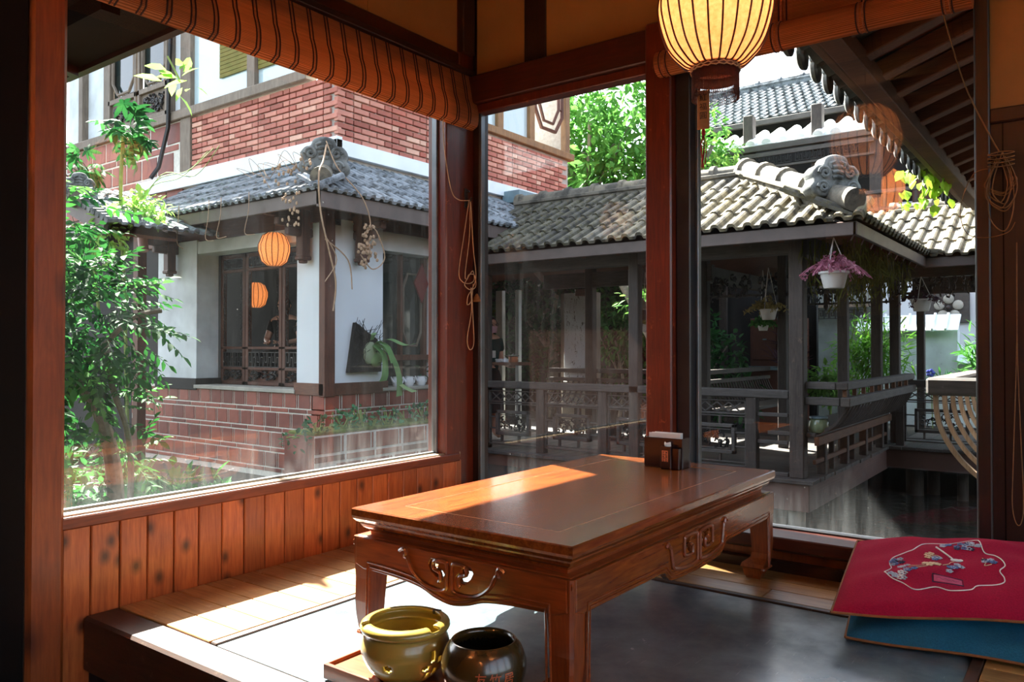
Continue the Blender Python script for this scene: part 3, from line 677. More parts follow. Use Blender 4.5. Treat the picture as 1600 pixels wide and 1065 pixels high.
# ---- cushions
def cushion_fn(P00, P10, P11, P01, th, seed):
    rs = random.Random(seed); ph = [rs.random()*6 for _ in range(6)]
    P00, P10, P11, P01 = map(Vector, (P00, P10, P11, P01)); nrm = (P10-P00).cross(P01-P00).normalized()
    def base(u, v): return (P00*(1-u)+P10*u)*(1-v)+(P01*(1-u)+P11*u)*v
    def fn(u, v, sgn=1):
        e = min(1, 3.4*min(u, 1-u))**.42*min(1, 3.4*min(v, 1-v))**.42 if 0 < u < 1 and 0 < v < 1 else 0
        wr = .008*sin(9*u+ph[0])*sin(7*v+ph[1])+.005*sin(17*u+5*v+ph[2])+.004*sin(23*v-9*u+ph[5])
        pin = .018*(1-(2*abs(u-.5))**2)*(1 if v < .02 or v > .98 else 0)
        hu = .010*sin(11*u+ph[3])*(1-4*(v-.5)**2 if 0 < v < 1 else 0); p = base(u, v)+nrm*(e*(th+wr if sgn > 0 else -th*.10))+Vector((0, 0, .004*sin(8*u+ph[4])*(1 if v in (0, 1) else 0)))
        return p
    return fn, nrm
def cushion(name, corners, th, mat, label, seed):
    fn, nrm = cushion_fn(*corners, th, seed); cen = sum((Vector(c) for c in corners), Vector())/4
    root = thing(name, (cen.x, cen.y, 0), label, 'cushion'); b = MB(); N = 36
    b.sheet(lambda u, v: fn(u, v, 1), N, N); b.sheet(lambda u, v: fn(u, v, -1), N, N)
    o = b.build('cover', mat, root)
    ed = [fn(t/40, 0) for t in range(40)]+[fn(1, t/40) for t in range(40)]+[fn(1-t/40, 1) for t in range(40)]+[fn(0, 1-t/40) for t in range(41)]
    MB().tube(ed, .0035, 6).build('piping', 'piping', root, label='brown corded edging')
    return root, fn, nrm
cushion('floor_cushion', ((-.548, 2.225, .010), (.06, 2.31, .010), (-.02, 2.74, .012), (-.63, 2.70, .012)), .070, 'blue_cloth', 'teal blue cloth floor cushion lying under the red one', 3)
rc, rfn, rn_ = cushion('floor_cushion', ((-.575, 2.19, .078), (.03, 2.39, .105), (-.09, 2.735, .215), (-.635, 2.735, .150)), .056, 'red_cloth', 'crimson floor cushion with embroidered birds and blossoms on top of the blue one', 11)
em = thing('embroidery', (0, 0, 0)); em.parent = rc; em.location = (0, 0, 0); ROOT[em.name] = ROOT[rc.name]
def epath(name, pts, r, mat):
    MB().tube([rfn(u, v, 1)+rn_*(r*.6) for u, v in pts], r, 5).build(name, mat, em)
UC, VC = .40, .50
oc = [(.19, .315), (.22, .24), (.27, .195), (.32, .145), (.395, .17), (.45, .14), (.525, .17), (.56, .235), (.65, .26), (.665, .315), (.655, .375), (.68, .42), (.655, .53), (.615, .58), (.6, .705), (.545, .76), (.47, .70), (.42, .75), (.355, .715), (.31, .595), (.275, .57), (.22, .535), (.205, .47), (.215, .40), (.19, .315)]
epath('outline_stitch', [(p.x, p.y) for p in bez([(u, v, 0) for u, v in oc], 7)], .0015, 'thread_white')
rs = random.Random(5)
def blossom(u, v, n, mats, spread):
    for k in range(n):
        mt = mats[k % len(mats)]; uu = u+rs.uniform(-1, 1)*spread; vv = v+rs.uniform(-1, 1)*spread*1.1; b = MB()
        for q in range(5): a = q*2*pi/5; b.sphere(tuple(rfn(uu+.009*cos(a), vv+.011*sin(a), 1)+rn_*.0010), (.0042, .0042, .0018), 6, 4)
        b.build('blossom_stitch', mt, em)
for (u, v, n, mt, sp) in ((.535, .645, 11, ('thread_blue', 'thread_grey', 'thread_navy'), .035), (.585, .66, 3, ('thread_grey',), .018), (.45, .66, 4, ('thread_grey', 'thread_blue'), .018), (.24, .475, 7, ('thread_blue', 'thread_grey', 'thread_navy'), .026), (.245, .265, 7, ('thread_grey', 'thread_white'), .028), (.295, .295, 5, ('thread_blue', 'thread_grey'), .022), (.27, .385, 4, ('thread_grey',), .02), (.415, .485, 4, ('thread_grey', 'thread_blue'), .016), (.48, .38, 7, ('thread_blue', 'thread_grey'), .026), (.625, .465, 5, ('thread_grey', 'thread_blue', 'thread_navy'), .022), (.45, .305, 2, ('thread_grey',), .012)): blossom(u, v, n, mt, sp)
for u, v in ((.37, .53), (.385, .54), (.372, .505), (.36, .40), (.385, .395), (.40, .39), (.378, .365), (.41, .375)):
    b = MB()
    for q in range(4): a = q*pi/2+.4; b.sphere(tuple(rfn(u+.009*cos(a), v+.012*sin(a), 1)+rn_*.001), (.005, .005, .002), 6, 4)
    b.build('blossom_stitch', 'thread_cream', em)
for pts in ([(.27, .41), (.31, .37), (.34, .36), (.385, .39)], [(.43, .37), (.455, .40), (.465, .44), (.48, .46)], [(.375, .52), (.41, .53), (.43, .51)], [(.60, .52), (.61, .46), (.60, .42), (.63, .43)], [(.29, .34), (.33, .33), (.37, .35)]): epath('stem_stitch', [(p.x, p.y) for p in bez([(u, v, 0) for u, v in pts], 6)], .0009, 'thread_cream')
epath('tail_stitch', [(.41, .625), (.44, .57), (.475, .505)], .0026, 'thread_white')
b = MB(); b.sphere(tuple(rfn(.49, .485, 1)+rn_*.001), (.015, .011, .004), 10, 6); b.sphere(tuple(rfn(.508, .49, 1)+rn_*.001), (.007, .007, .003), 8, 6); b.build('bird_stitch', 'thread_white', em)
b = MB(); b.sheet(lambda u, v: rfn(.39+.108*u, .222+.045*v-.012*u, 1)+rn_*.0012, 8, 2); b.build('name_patch', 'thread_pink', em)
epath('patch_border', [(.385, .216), (.503, .204), (.503, .262), (.385, .274), (.385, .216)], .0012, 'thread_navy')
epath('patch_writing', [(.40, .245), (.412, .253), (.424, .238), (.436, .25), (.448, .236), (.46, .246), (.472, .234), (.488, .24)], .0009, 'thread_navy')
# ---- silk lantern
LX, LY, LZ = -.832, 2.045, 1.700
ln = thing('silk_lantern', (LX, LY, LZ), 'glowing orange silk lantern with beaded fringe and wooden tag', 'lantern')
LR = .149; LH = .158
lp = [(p.x, p.y) for p in bez([(.062, -LH, 0), (.085, -LH*.93, 0), (.125, -LH*.64, 0), (LR, -LH*.15, 0), (LR, LH*.2, 0), (.125, LH*.68, 0), (.085, LH*.94, 0), (.062, LH, 0)], 5)]
MB().lathe(lp, (LX, LY, LZ), 60).build('lantern_shade', 'lantern_silk', ln)
me = None
for k in range(24):
    a = 2*pi*k/24; MB().tube([(LX+(r+.0015)*cos(a), LY+(r+.0015)*sin(a), LZ+z) for r, z in lp], .0028, 5).build('lantern_rib', 'lantern_rib', ln)
for zz_ in (-1, 1): MB().lathe([(.058, zz_*LH-.012*(zz_ < 0)), (.064, zz_*LH-.012*(zz_ < 0)), (.065, zz_*LH+.012), (.058, zz_*LH+.012)], (LX, LY, LZ), 40).build('lantern_rim', 'lantern_rim', ln)
for q in range(2): MB().tube([(LX+.066*cos(2*pi*k/60), LY+.066*sin(2*pi*k/60), LZ-LH-.004-.007*q+.0022*sin(k*pi/1.5+q*pi)) for k in range(61)], .0018, 5).build('braid_trim', 'cord', ln)
b = MB()
for k in range(84):
    a = 2*pi*k/84; L = .088; b.tube([(LX+.062*cos(a), LY+.062*sin(a), LZ-LH-.010), (LX+.0625*cos(a), LY+.0625*sin(a), LZ-LH-L)], .00105, 4)
    for q in range(5): b.sphere((LX+.0622*cos(a), LY+.0622*sin(a), LZ-LH-.035-.012*q-.004*R()), .0019, 4, 3)
b.lathe([(.0605, -LH-.010), (.0615, -LH-.04)], (LX, LY, LZ), 48)
b.build('bead_fringe', 'fringe', ln, kind='stuff')
b = MB(); b.sphere((LX, LY, LZ+.05), .026, 16, 12); b.build('light_bulb', 'bulb', ln)
MB().tube([(LX, LY, LZ+.07), (LX, LY, ZC)], .003, 6).build('hanging_cord', 'hook', ln)
tx, ty, tz = LX-.020, LY-.035, LZ-LH-.115
MB().tube([(tx, ty, LZ-LH), (tx, ty, tz+.044)], .0008, 4).build('tag_thread', 'cord', ln)
tm = Matrix.Translation((tx, ty, tz)) @ Matrix.Rotation(radians(12), 4, 'Z')
b = MB(); b.box((-.0165, -.0012, -.058), (.0165, .0012, .048), .001, tm); tg = b.build('wooden_tag', 'wood_tag', ln)
for i, ch in enumerate('紅福圓'):
    me = text_mesh(ch, .021, .0003); MB().mesh(me, tm @ Matrix.Translation((0, -.0018, .026-.024*i)) @ Matrix.Rotation(pi/2, 4, 'X')).build('tag_character', 'glyph_black', tg)
b = MB(); b.sphere((tx, ty, tz-.066), (.006, .006, .010), 8, 6); ts = b.build('tassel_knot', 'red_thread', ln)
b = MB()
for k in range(10): a = R()*6.3; b.tube(bez([(tx, ty, tz-.07), (tx+.008*cos(a), ty+.008*sin(a), tz-.105), (tx+.006*cos(a+1), ty+.006*sin(a+1), tz-.15-.02*R())], 4), .0010, 4)
b.build('tassel_strings', 'red_thread', ts)
pd = bpy.data.lights.new('lantern_bulb_light', 'POINT'); pd.energy = 1.6; pd.color = (1, .6, .33); pd.shadow_soft_size = .03
po = bpy.data.objects.new('lantern_bulb_light', pd); COL.objects.link(po); po.parent = ln; po.location = (0, 0, .0)
# ---- bamboo blinds
ba = thing('bamboo_blind', (XA+.02, 1.95, 2.06), 'orange bamboo roller blind with dark woven bands over the left window', 'blind')
def blA(y, t, o=0):      # t 0 top .. 1 bottom edge curling back to the glass
    z = 2.058-.235*min(t, .9)/.9 if t < .9 else 1.823-.018*(t-.9)/.1
    x = XA+.004+.03*sin(min(1, t/.9)*pi*.55) if t < .9 else XA+.034-.026*((t-.9)/.1)**1.4
    x += .0
    if t > .45: x += .012*sin((t-.45)/.55*pi)
    return (x+o, y, z+.006*sin(y*2.2))
b = MB(); b.sheet(lambda u, v: blA(1.045+1.825*u, v), 40, 24); b.sheet(lambda u, v: blA(1.045+1.825*u, v, -.004), 40, 24); b.build('bamboo_mat', 'bamboo', ba)
y = 1.086
while y < 2.86:
    for d in (-.0075, .0075): MB().tube([blA(y+d, k/20, .0012) for k in range(21)], .0034, 5, flat=.5).build('woven_band', 'bamboo_band', ba)
    MB().tube([blA(y, k/20, .0022) for k in range(21)], .0011, 4).build('woven_thread', 'bamboo_band_light', ba)
    y += .0818
MB().box((XA-.02, 1.045, 2.058), (XA+.022, 2.875, 2.085), .003).build('head_rail', 'dark_trim', ba)
bb = thing('bamboo_blind', (-.8, YB-.06, 1.9), 'dark red bamboo blind rolled up above the right window behind the lantern', 'blind')
cx_, cz_ = YB-.075, 1.878
b = MB(); b.lathe([(.048, 0), (.049, 1.06)], (-1.365, cx_, cz_), 28, axis=(1, 0, 0), cap=True); b.build('blind_roll', 'bamboo', bb)
MB().box((-1.36, YB-.03, 1.90), (-.31, YB-.024, 2.25)).build('bamboo_mat', 'bamboo', bb)
for x in (-1.33, -1.16, -.90, -.62, -.37):
    for d in (-.014, -.007, .007, .014):
        MB().tube([(x+d, cx_+.0495*cos(k*pi/12), cz_+.0495*sin(k*pi/12)) for k in range(6, 30)], .0025, 4).build('woven_band', 'bamboo_band_light' if abs(d) < .01 else 'bamboo_band', bb)
        MB().tube([(x+d, YB-.0315, 1.9), (x+d, YB-.0315, 2.25)], .0025, 4).build('woven_band', 'bamboo_band_light' if abs(d) < .01 else 'bamboo_band', bb)
# ---- blind cords at the corner post
kx, ky, kz = XA+.012, 2.838, 1.467
hk = thing('cleat_hook', (kx, ky, kz), 'small black metal cleat screwed to the corner post', 'hook')
b = MB(); b.box((XA-.008, ky-.012, kz-.03), (XA-.002, ky+.012, kz+.06), .002); b.tube([(XA-.004, ky, kz), (kx+.006, ky, kz-.004), (kx+.016, ky, kz+.016)], .004, 6); b.tube([(XA-.004, ky, kz+.04), (kx+.004, ky, kz+.046)], .004, 6); b.build('cleat', 'hook', hk)
cd = thing('blind_cord', (XA+.01, 2.84, 1.1), 'pale looped blind cord hanging from the black cleat by the corner', 'cord')
def cpath(pts, r=.0022, name='cord_loop', mat='cord', par=None): MB().tube(bez(pts, 8), r, 5).build(name, mat, par or cd)
X0 = XA+.014
cpath([(XA+.03, 2.635, 1.81), (XA+.028, 2.65, 1.66), (XA+.022, 2.70, 1.50), (X0, 2.76, 1.462), (X0+.006, ky, kz+.002)])
cpath([(X0+.006, ky-.008, kz), (X0, 2.80, 1.30), (X0, 2.765, 1.13), (X0, 2.79, 1.085), (X0+.003, 2.84, 1.08), (X0+.004, 2.87, 1.10), (X0+.003, 2.86, 1.14), (X0, 2.82, 1.10), (X0, 2.81, 1.13), (X0, 2.84, 1.30), (X0+.006, ky, kz)])
cpath([(X0+.006, ky+.004, kz), (X0+.003, 2.865, 1.25), (X0+.003, 2.885, 1.12), (X0+.004, 2.86, 1.06), (X0+.004, 2.825, 1.02), (X0+.004, 2.82, .98), (X0+.003, 2.85, 1.0), (X0+.003, 2.865, 1.08)])
cpath([(X0+.004, 2.845, 1.06), (X0+.004, 2.85, .95), (X0+.004, 2.82, .82), (X0+.004, 2.84, .77), (X0+.004, 2.868, .80), (X0+.004, 2.862, .92), (X0+.004, 2.85, 1.06)])
cpath([(X0+.004, 2.82, 1.10), (X0+.005, 2.80, 1.07), (X0+.006, 2.84, 1.05), (X0+.006, 2.88, 1.07), (X0+.006, 2.87, 1.12), (X0+.006, 2.83, 1.12), (X0+.004, 2.82, 1.10)])
MB().lathe([(.004, .022), (.010, .012), (.016, .002), (.020, -.012), (.016, -.016), (0, -.016)], (X0+.008, 2.885, 1.012), 14).build('cord_bell', 'piping', cd, label='orange plastic cord bell')
# ---- cords on the right pier
cr = thing('blind_cord', (-.22, YB-.03, 1.2), 'tangled coil of blind cord hung on a peg on the dark right pier', 'cord')
def cr_(pts, r=.0022): MB().tube(bez(pts, 8), r, 5).build('cord_loop', 'cord_dark', cr)
yq = YB-.036
MB().tube([(-.235, YB, 1.36), (-.235, YB-.05, 1.365)], .012, 10).build('peg', 'dark_trim', cr)
cr_([(-.40, YB-.08, 1.90), (-.335, YB-.06, 1.62), (-.275, yq, 1.46), (-.24, yq, 1.38)])
rs = random.Random(9)
for k in range(9):
    w_ = .02+.02*rs.random(); d_ = .12+.13*rs.random(); c0 = -.235+rs.uniform(-.01, .01); yy = yq-.003*k*.6
    cr_([(c0, yy, 1.375), (c0-w_, yy, 1.30), (c0-w_*1.1, yy, 1.375-d_*.8), (c0+.006, yy, 1.375-d_), (c0+w_, yy, 1.375-d_*.7), (c0+w_*.8, yy, 1.31), (c0, yy, 1.375)], .0018)
for k in range(4): cr_([(-.27, yq-.012, 1.335+.012*k), (-.235, yq-.026, 1.33+.012*k), (-.20, yq-.012, 1.337+.012*k), (-.235, yq, 1.345+.012*k), (-.27, yq-.012, 1.337+.012*k)], .0018)
cr_([(-.25, yq-.01, 1.33), (-.31, yq, 1.32), (-.345, yq, 1.22), (-.33, yq, 1.14), (-.28, yq, 1.12), (-.22, yq-.006, 1.13), (-.20, yq-.006, 1.16)], .0012)
lc = thing('pull_cord', (-.2, YB-.03, .8), 'long thin pull cord hanging in a loop down the dark right pier', 'cord')
MB().tube(bez([(-.198, YB-.02, 1.1), (-.200, YB-.022, .80), (-.212, YB-.022, .42), (-.215, YB-.022, .30), (-.205, YB-.022, .245), (-.192, YB-.022, .25), (-.186, YB-.022, .32), (-.193, YB-.022, .55), (-.199, YB-.022, .8), (-.198, YB-.022, 1.1)], 8), .0014, 5).build('cord_loop', 'cord_dark', lc)
# ================================================================== OUTSIDE
GZ = -.55
ground = box1('ground', 'ground', (-40, -12, GZ-.3), (-4.9, 45, GZ), kind='structure')
box1('ground_bank', 'ground', (-4.9, -12, GZ-.3), (-2.55, 2.4, GZ), ground); box1('ground_far', 'ground', (-4.9, 12.6, -1.4), (40, 45, GZ+.05), ground); box1('ground_near', 'ground', (-2.55, -12, -1.4), (40, 2.8, -.5), ground); box1('pond_bed', 'ground', (-6, 2, -1.9), (40, 13, -1.8), ground)
water = MB(); water.sheet(lambda u, v: (-4.9+45*u, 2.4+10.3*v, -1.0), 2, 2); water.build('pond_water', 'water', kind='structure')
# ---- roof tile pieces
def tile_mesh(name, mat, w=.30, L=.44, rolls=2, h=.030, t=.018):
    pr = []; p = w/rolls
    for k in range(rolls):
        for a, z in ((0, 0), (.42, 0), (.52, .75), (.62, 1), (.82, 1), (.93, .7), (1, .02)): pr.append((k*p+a*p, z*h))
    V = []; F = []; n = len(pr)
    for y, lift in ((0, .022), (L, .0)):
        for u, z in pr: V.append((u, y, z+lift))
        for u, z in pr: V.append((u, y, z+lift-t))
    for i in range(n-1):
        F += [(i, i+1, 2*n+i+1, 2*n+i), (n+i+1, n+i, 3*n+i, 3*n+i+1), (i+1, i, n+i, n+i+1)]
    F += [(0, 2*n, 3*n, n), (n-1, 2*n-1, 4*n-1, 3*n-1)]
    return MB().add(V, F).data(name, mat)
TILE = {}
def slope(parent, O, U, Vv, cols, rows, mat, inside=None, w=.30, L=.40, jit=.006, rolls=2, h=.03, t=.018):
    key = (mat, w, L, rolls, h, t)
    if key not in TILE: TILE[key] = tile_mesh('roof_tile', mat, w*.995, L*1.1, rolls, h, t)
    U = Vector(U).normalized(); Vv = Vector(Vv).normalized(); N = U.cross(Vv); O = Vector(O)
    for j in range(rows):
        for i in range(cols):
            if inside and not inside((i+.5)*w, (j+.5)*L): continue
            p = O+U*(i*w)+Vv*(j*L)+N*(R()*jit); a = (R()-.5)*.02
            Mx = Matrix((U, Vv, N)).transposed().to_4x4(); Mx.translation = p
            piece('roof_tile', TILE[key], parent, Mx @ Matrix.Rotation(a, 4, 'Z'))
def ridge(parent, A, B, r=.085, seg=.36, mat='ridge_stone', base=True):
    A = Vector(A); B = Vector(B); d = B-A; L = d.length; d.normalize(); side = Vector((-d.y, d.x, 0)).normalized(); upv = d.cross(side); upv = upv if upv.z > 0 else -upv
    if base:
        b = MB(); Mx = Matrix((d, side, upv)).transposed().to_4x4(); Mx.translation = A
        b.box((0, -r*1.15, -.16), (L, r*1.15, -.06), .008, Mx); b.box((0, -r*1.4, -.065), (L, r*1.4, -.02), .008, Mx); b.build('ridge_course', mat, parent)
    n = max(1, round(L/seg)); sl_ = L/n; b = MB(); V = []; F = []; K = 9
    for x, rr in ((0, 1.28), (.14, 1.28), (.15, 1.0), (1.0, 1.0)):
        for k in range(K): a = pi*k/(K-1); V.append((x*sl_, cos(a)*r*rr, sin(a)*r*rr-.02))
    for i in range(3):
        for k in range(K-1): F.append((i*K+k, i*K+k+1, (i+1)*K+k+1, (i+1)*K+k))
    F.append(tuple(range(K))); me = MB().add(V, F, None, True).data('ridge_tile', mat)
    for i in range(n):
        Mx = Matrix((d, side, upv)).transposed().to_4x4(); Mx.translation = A+d*(i*sl_)+Vector((0, 0, (R()-.5)*.008)); piece('ridge_tile', me, parent, Mx)
def ornament(parent, loc, d, s=1.0, mat='ornament'):
    """cloud-shaped ridge-end plaque with raised scrolls and a round end tile in front"""
    d = Vector((d[0], d[1], 0)).normalized(); side = Vector((-d.y, d.x, 0)); Mx = Matrix((side, Vector((0, 0, 1)), d)).transposed().to_4x4(); Mx.translation = loc
    Mx = Mx @ Matrix.Scale(s, 4)
    out = [(-.20, -.12), (-.23, -.06), (-.20, .0), (-.215, .06), (-.17, .12), (-.12, .13), (-.09, .19), (0, .215), (.09, .19), (.12, .13), (.17, .12), (.215, .06), (.20, 0), (.23, -.06), (.20, -.12), (.12, -.15), (-.12, -.15)]
    out = [(p.x, p.y) for p in bez([(x, y, 0) for x, y in out+[out[0]]], 3)[:-1]]
    me = curve2d([out], .13, .03, 2); o = MB().mesh(me, Mx @ Matrix.Translation((0, 0, -.05)), True).build('ridge_ornament', mat, parent, ang=60)
    b = MB()
    for m in (-1, 1):
        for (cx, cy, r0) in ((.115, .05, .055), (.13, -.07, .05)):
            b.tube([tuple(Mx @ Vector((m*(cx+r0*(1-k/18)*cos(k*.62)), cy+r0*(1-k/18)*sin(k*.62), .055))) for k in range(17)], .016*s, 6)
        b.tube([tuple(Mx @ Vector(p)) for p in ((m*.02, .15, .05), (m*.07, .13, .055), (m*.06, .09, .05))], .014*s, 6)
    for y in (.10, .055, .01): b.tube([tuple(Mx @ Vector((x, y+.01*(1-abs(x)/.045), .05))) for x in (-.045, 0, .045)], .016*s, 6)
    b.build('scroll_relief', mat, o)
    b = MB(); c0 = Mx @ Vector((0, -.13, .02)); ax = (d*1.0+Vector((0, 0, -.32))).normalized()
    b.tube([c0-ax*.12*s, c0+ax*.30*s], [.085*s, .095*s], 20); b.build('round_end_tile', 'ridge_stone', parent)
# ---- tea house across the court (left): lower storey
tea = thing('tea_house', (-7.5, 6.5, GZ), 'two storey tea house with brick upper wall and white lower piers across the court', 'building')
LX0, LY0 = -6.0, 5.03
def wallpart(name, mat, lo, hi, bev=.004): return box1(name, mat, lo, hi, tea, bev)
# white piers and lintels, front (-Y) face and side (+X) face
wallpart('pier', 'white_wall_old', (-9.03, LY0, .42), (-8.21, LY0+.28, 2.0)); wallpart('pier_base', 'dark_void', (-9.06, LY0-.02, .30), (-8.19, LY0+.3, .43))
wallpart('pier', 'white_wall', (-6.43, LY0, .42), (-6.06, LY0+.28, 2.05)); wallpart('pier_base', 'brown_wood_x', (-6.45, LY0-.02, .31), (-6.0, LY0+.3, .43))
wallpart('lintel', 'white_wall_old', (-8.21, LY0+.01, 1.84), (-6.43, LY0+.25, 1.98)); wallpart('corner_post', 'brown_wood', (-6.07, LY0-.02, .3), (-5.98, LY0+.11, 2.1))
wallpart('pier', 'white_wall', (-6.25, LY0+.12, .42), (LX0, 5.80, 2.05)); wallpart('pier_base', 'brown_wood_x', (-6.27, LY0+.1, .31), (LX0+.02, 5.86, .43))
wallpart('pier', 'white_wall_old', (-6.25, 6.62, .42), (LX0, 6.98, 2.05)); wallpart('pier_base', 'brown_wood_x', (-6.27, 6.58, .31), (LX0+.02, 7.0, .43))
wallpart('lintel', 'white_wall_old', (-6.22, 5.80, 1.80), (LX0-.01, 6.62, 2.0)); wallpart('lintel_shadow_board', 'brown_wood_x', (-6.2, 5.0, 2.0), (LX0-.02, 7.1, 2.2)); wallpart('lintel_shadow_board', 'brown_wood_x', (-9.4, LY0+.03, 1.98), (-6.0, LY0+.2, 2.25))
wallpart('window_sill', 'concrete', (-8.22, LY0-.03, .32), (-6.43, LY0+.26, .36)); wallpart('window_sill', 'concrete', (-6.27, 5.78, .325), (LX0+.03, 6.64, .36))
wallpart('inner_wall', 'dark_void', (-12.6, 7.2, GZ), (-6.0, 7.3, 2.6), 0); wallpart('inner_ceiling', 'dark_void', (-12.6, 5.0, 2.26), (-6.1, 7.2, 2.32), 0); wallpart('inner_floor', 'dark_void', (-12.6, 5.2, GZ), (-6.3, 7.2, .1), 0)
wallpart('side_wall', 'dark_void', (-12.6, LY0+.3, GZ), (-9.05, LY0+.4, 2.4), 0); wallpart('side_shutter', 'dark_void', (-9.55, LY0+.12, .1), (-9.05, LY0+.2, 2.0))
# dado of red tiles with white joints
for nm, U, O, L in (('dado', Vector((1, 0, 0)), Vector((-9.62, LY0, 0)), 3.618), ('dado', Vector((0, 1, 0)), Vector((LX0, LY0, 0)), 2.0)):
    N = Vector((U.y, -U.x, 0)); b = MB(); Mx = Matrix((U, -N, Vector((0, 0, 1)))).transposed().to_4x4(); Mx.translation = O
    b.box((0, .000, GZ), (L-.002, .2, .335), 0, Mx); dd = b.build(nm, 'joint_white', tea)
    big = MB().box((0, -.006, 0), (.174, .01, .142), .003).data('tile', 'red_tile'); thin = MB().box((0, -.006, 0), (.014, .01, .142), .002).data('tile', 'red_tile'); lng = MB().box((0, -.006, 0), (.279, .01, .036), .003).data('tile', 'red_tile')
    z = .332; row = 0
    while z > -.45:
        z -= .156 if row % 2 == 0 else .050; x = .004 if row % 2 == 0 else -.15; 
        if (row//2) % 2: x -= .10
        while x < L-.02:
            w_ = .215 if row % 2 == 0 else .293
            tw_ = .174 if row % 2 == 0 else .279; xa, xb = max(x, .003), min(x+tw_, L-.004)
            if xb-xa > .03: piece('tile', big if row % 2 == 0 else lng, dd, Mx @ Matrix.Translation((xa, 0, z)) @ Matrix.Diagonal(((xb-xa)/tw_, 1, 1, 1)))
            if row % 2 == 0 and x+.186 >= 0 and x+.2 < L: piece('tile', thin, dd, Mx @ Matrix.Translation((x+.187, 0, z)))
            x += w_
        row += 1
# lattice doors in the openings: stiles, rails, carved fret panels
def fret_mesh():
    """meander fretwork bars, unit 1 x .22"""
    b = MB(); t = .011
    for k in range(8):
        x = .0625+k*.125; m = 1 if k % 2 == 0 else -1
        for (a0, a1) in (((-.05, -.09*m), (-.05, .09*m)), ((-.05, .09*m), (.045, .09*m)), ((.045, .09*m), (.045, -.03*m)), ((.045, -.03*m), (-.01, -.03*m)), ((-.01, -.03*m), (-.01, .04*m)), ((-.05, -.09*m), (.07, -.09*m))):
            b.box((x+min(a0[0], a1[0])-t/2, -.012, min(a0[1], a1[1])-t/2), (x+max(a0[0], a1[0])+t/2, .012, max(a0[1], a1[1])+t/2))
    return b.data('fret', 'carving')
FRET = fret_mesh()
def curl_mesh(seed=1, n=34, mat='carving'):
    """pierced floral carving, unit 1 x .42"""
    rs = random.Random(seed); b = MB()
    for k in range(n):
        x = rs.uniform(.05, .95); z = rs.uniform(-.17, .17); r = rs.uniform(.03, .075); a = rs.random()*6; m = rs.choice((-1, 1))
        pts = [(min(.99, max(.01, x+r*(1-q/9)*cos(a+m*q*.6))), -.012*rs.random(), min(.2, max(-.2, z+r*(1-q/9)*sin(a+m*q*.6)))) for q in range(8)]
        b.tube(pts, [.013, .017, .018, .017, .015, .013, .011, .008], 5)
    for k in range(7):
        x = rs.uniform(.1, .9); z = rs.uniform(-.14, .14)
        for q in range(5): b.sphere((x+.03*cos(q*1.257), -.012, z+.03*sin(q*1.257)), (.022, .012, .022), 6, 4)
    return b.data('carving', mat)
CURL = [curl_mesh(s_) for s_ in (1, 2, 3)]
def lattice_door(parent, x0, x1, y, z0, z1, U=Vector((1, 0, 0)), side=None):
    Mx = Matrix.Identity(4)
    if side: Mx = Matrix(((0, -1, 0, side[0]), (1, 0, 0, side[1]), (0, 0, 1, 0), (0, 0, 0, 1)))
    w_ = x1-x0; b = MB()
    for lo, hi in (((x0, y, z0), (x0+.05, y+.05, z1)), ((x1-.05, y, z0), (x1, y+.05, z1)), ((x0, y, z0), (x1, y+.05, z0+.04)), ((x0, y, z0+.17), (x1, y+.05, z0+.20)), ((x0, y, z0+.40), (x1, y+.05, z0+.43)), ((x0, y, z1-.2), (x1, y+.05, z1-.17)), ((x0, y, z1-.04), (x1, y+.05, z1))): b.box(lo, hi, .004, Mx)
    b.box((x0+.05, y+.03, z0+.04), (x1-.05, y+.04, z0+.17), 0, Mx)
    d = b.build('lattice_door', 'brown_wood', parent)
    for zc, me, sx, sz in ((z0+.285, FRET, w_-.1, .9), (z1-.105, FRET, w_-.1, .55), (z0+.105, CURL[0], w_-.12, .30)):
        piece('carved_panel', me, d, Mx @ TR(x0+.05, y+.015, zc, 0, (sx, 1, sz)))
    for xx in (x0+.06, x1-.09):
        b = MB()
        for k in range(18): b.tube([tuple(Mx @ Vector((xx+.015+.012*sin(q*1.1+k), y+.005, z0+.44+(z1-z0-.65)*(k+q/6)/18))) for q in range(6)], .006, 4)
        b.build('carved_strip', 'carving', d)
lattice_door(tea, -7.72, -7.07, LY0+.30, .36, 1.84); lattice_door(tea, -7.06, -6.44, LY0+.30, .36, 1.84); lattice_door(tea, -8.2, -7.73, LY0+.30, .36, 1.84)
# side window: frame with octagon tracery
b = MB()
for lo, hi in (((-6.2, 5.82, .36), (-6.14, 5.87, 1.8)), ((-6.2, 6.57, .36), (-6.14, 6.62, 1.8)), ((-6.2, 5.82, .64), (-6.08, 6.62, .70)), ((-6.2, 6.2, .36), (-6.14, 6.235, 1.8))): b.box(lo, hi, .003)
sw = b.build('side_window_frame', 'brown_wood', tea)
b = MB(); oct_ = [(-.17, 1.7), (-.17+0, 1.7)]
pts = [(6.27, 1.45), (6.34, 1.6), (6.48, 1.6), (6.55, 1.45), (6.55, .95), (6.48, .8), (6.34, .8), (6.27, .95), (6.27, 1.45)]
b.tube([(-6.17, y, z) for y, z in pts], .014, 5, smooth=False); b.build('octagon_tracery', 'grey_frame', sw)
b = MB(); b.prism([(6.38, 1.5), (6.50, 1.72), (6.60, 1.5), (6.50, 1.28)], -6.12, -6.10, 'YZ'); b.build('door_charm', 'red_cloth_dim', tea, label='dark red diamond door charm')
wallpart('window_pane', 'far_glass', (-6.21, 5.83, .38), (-6.205, 6.6, 1.8), 0)
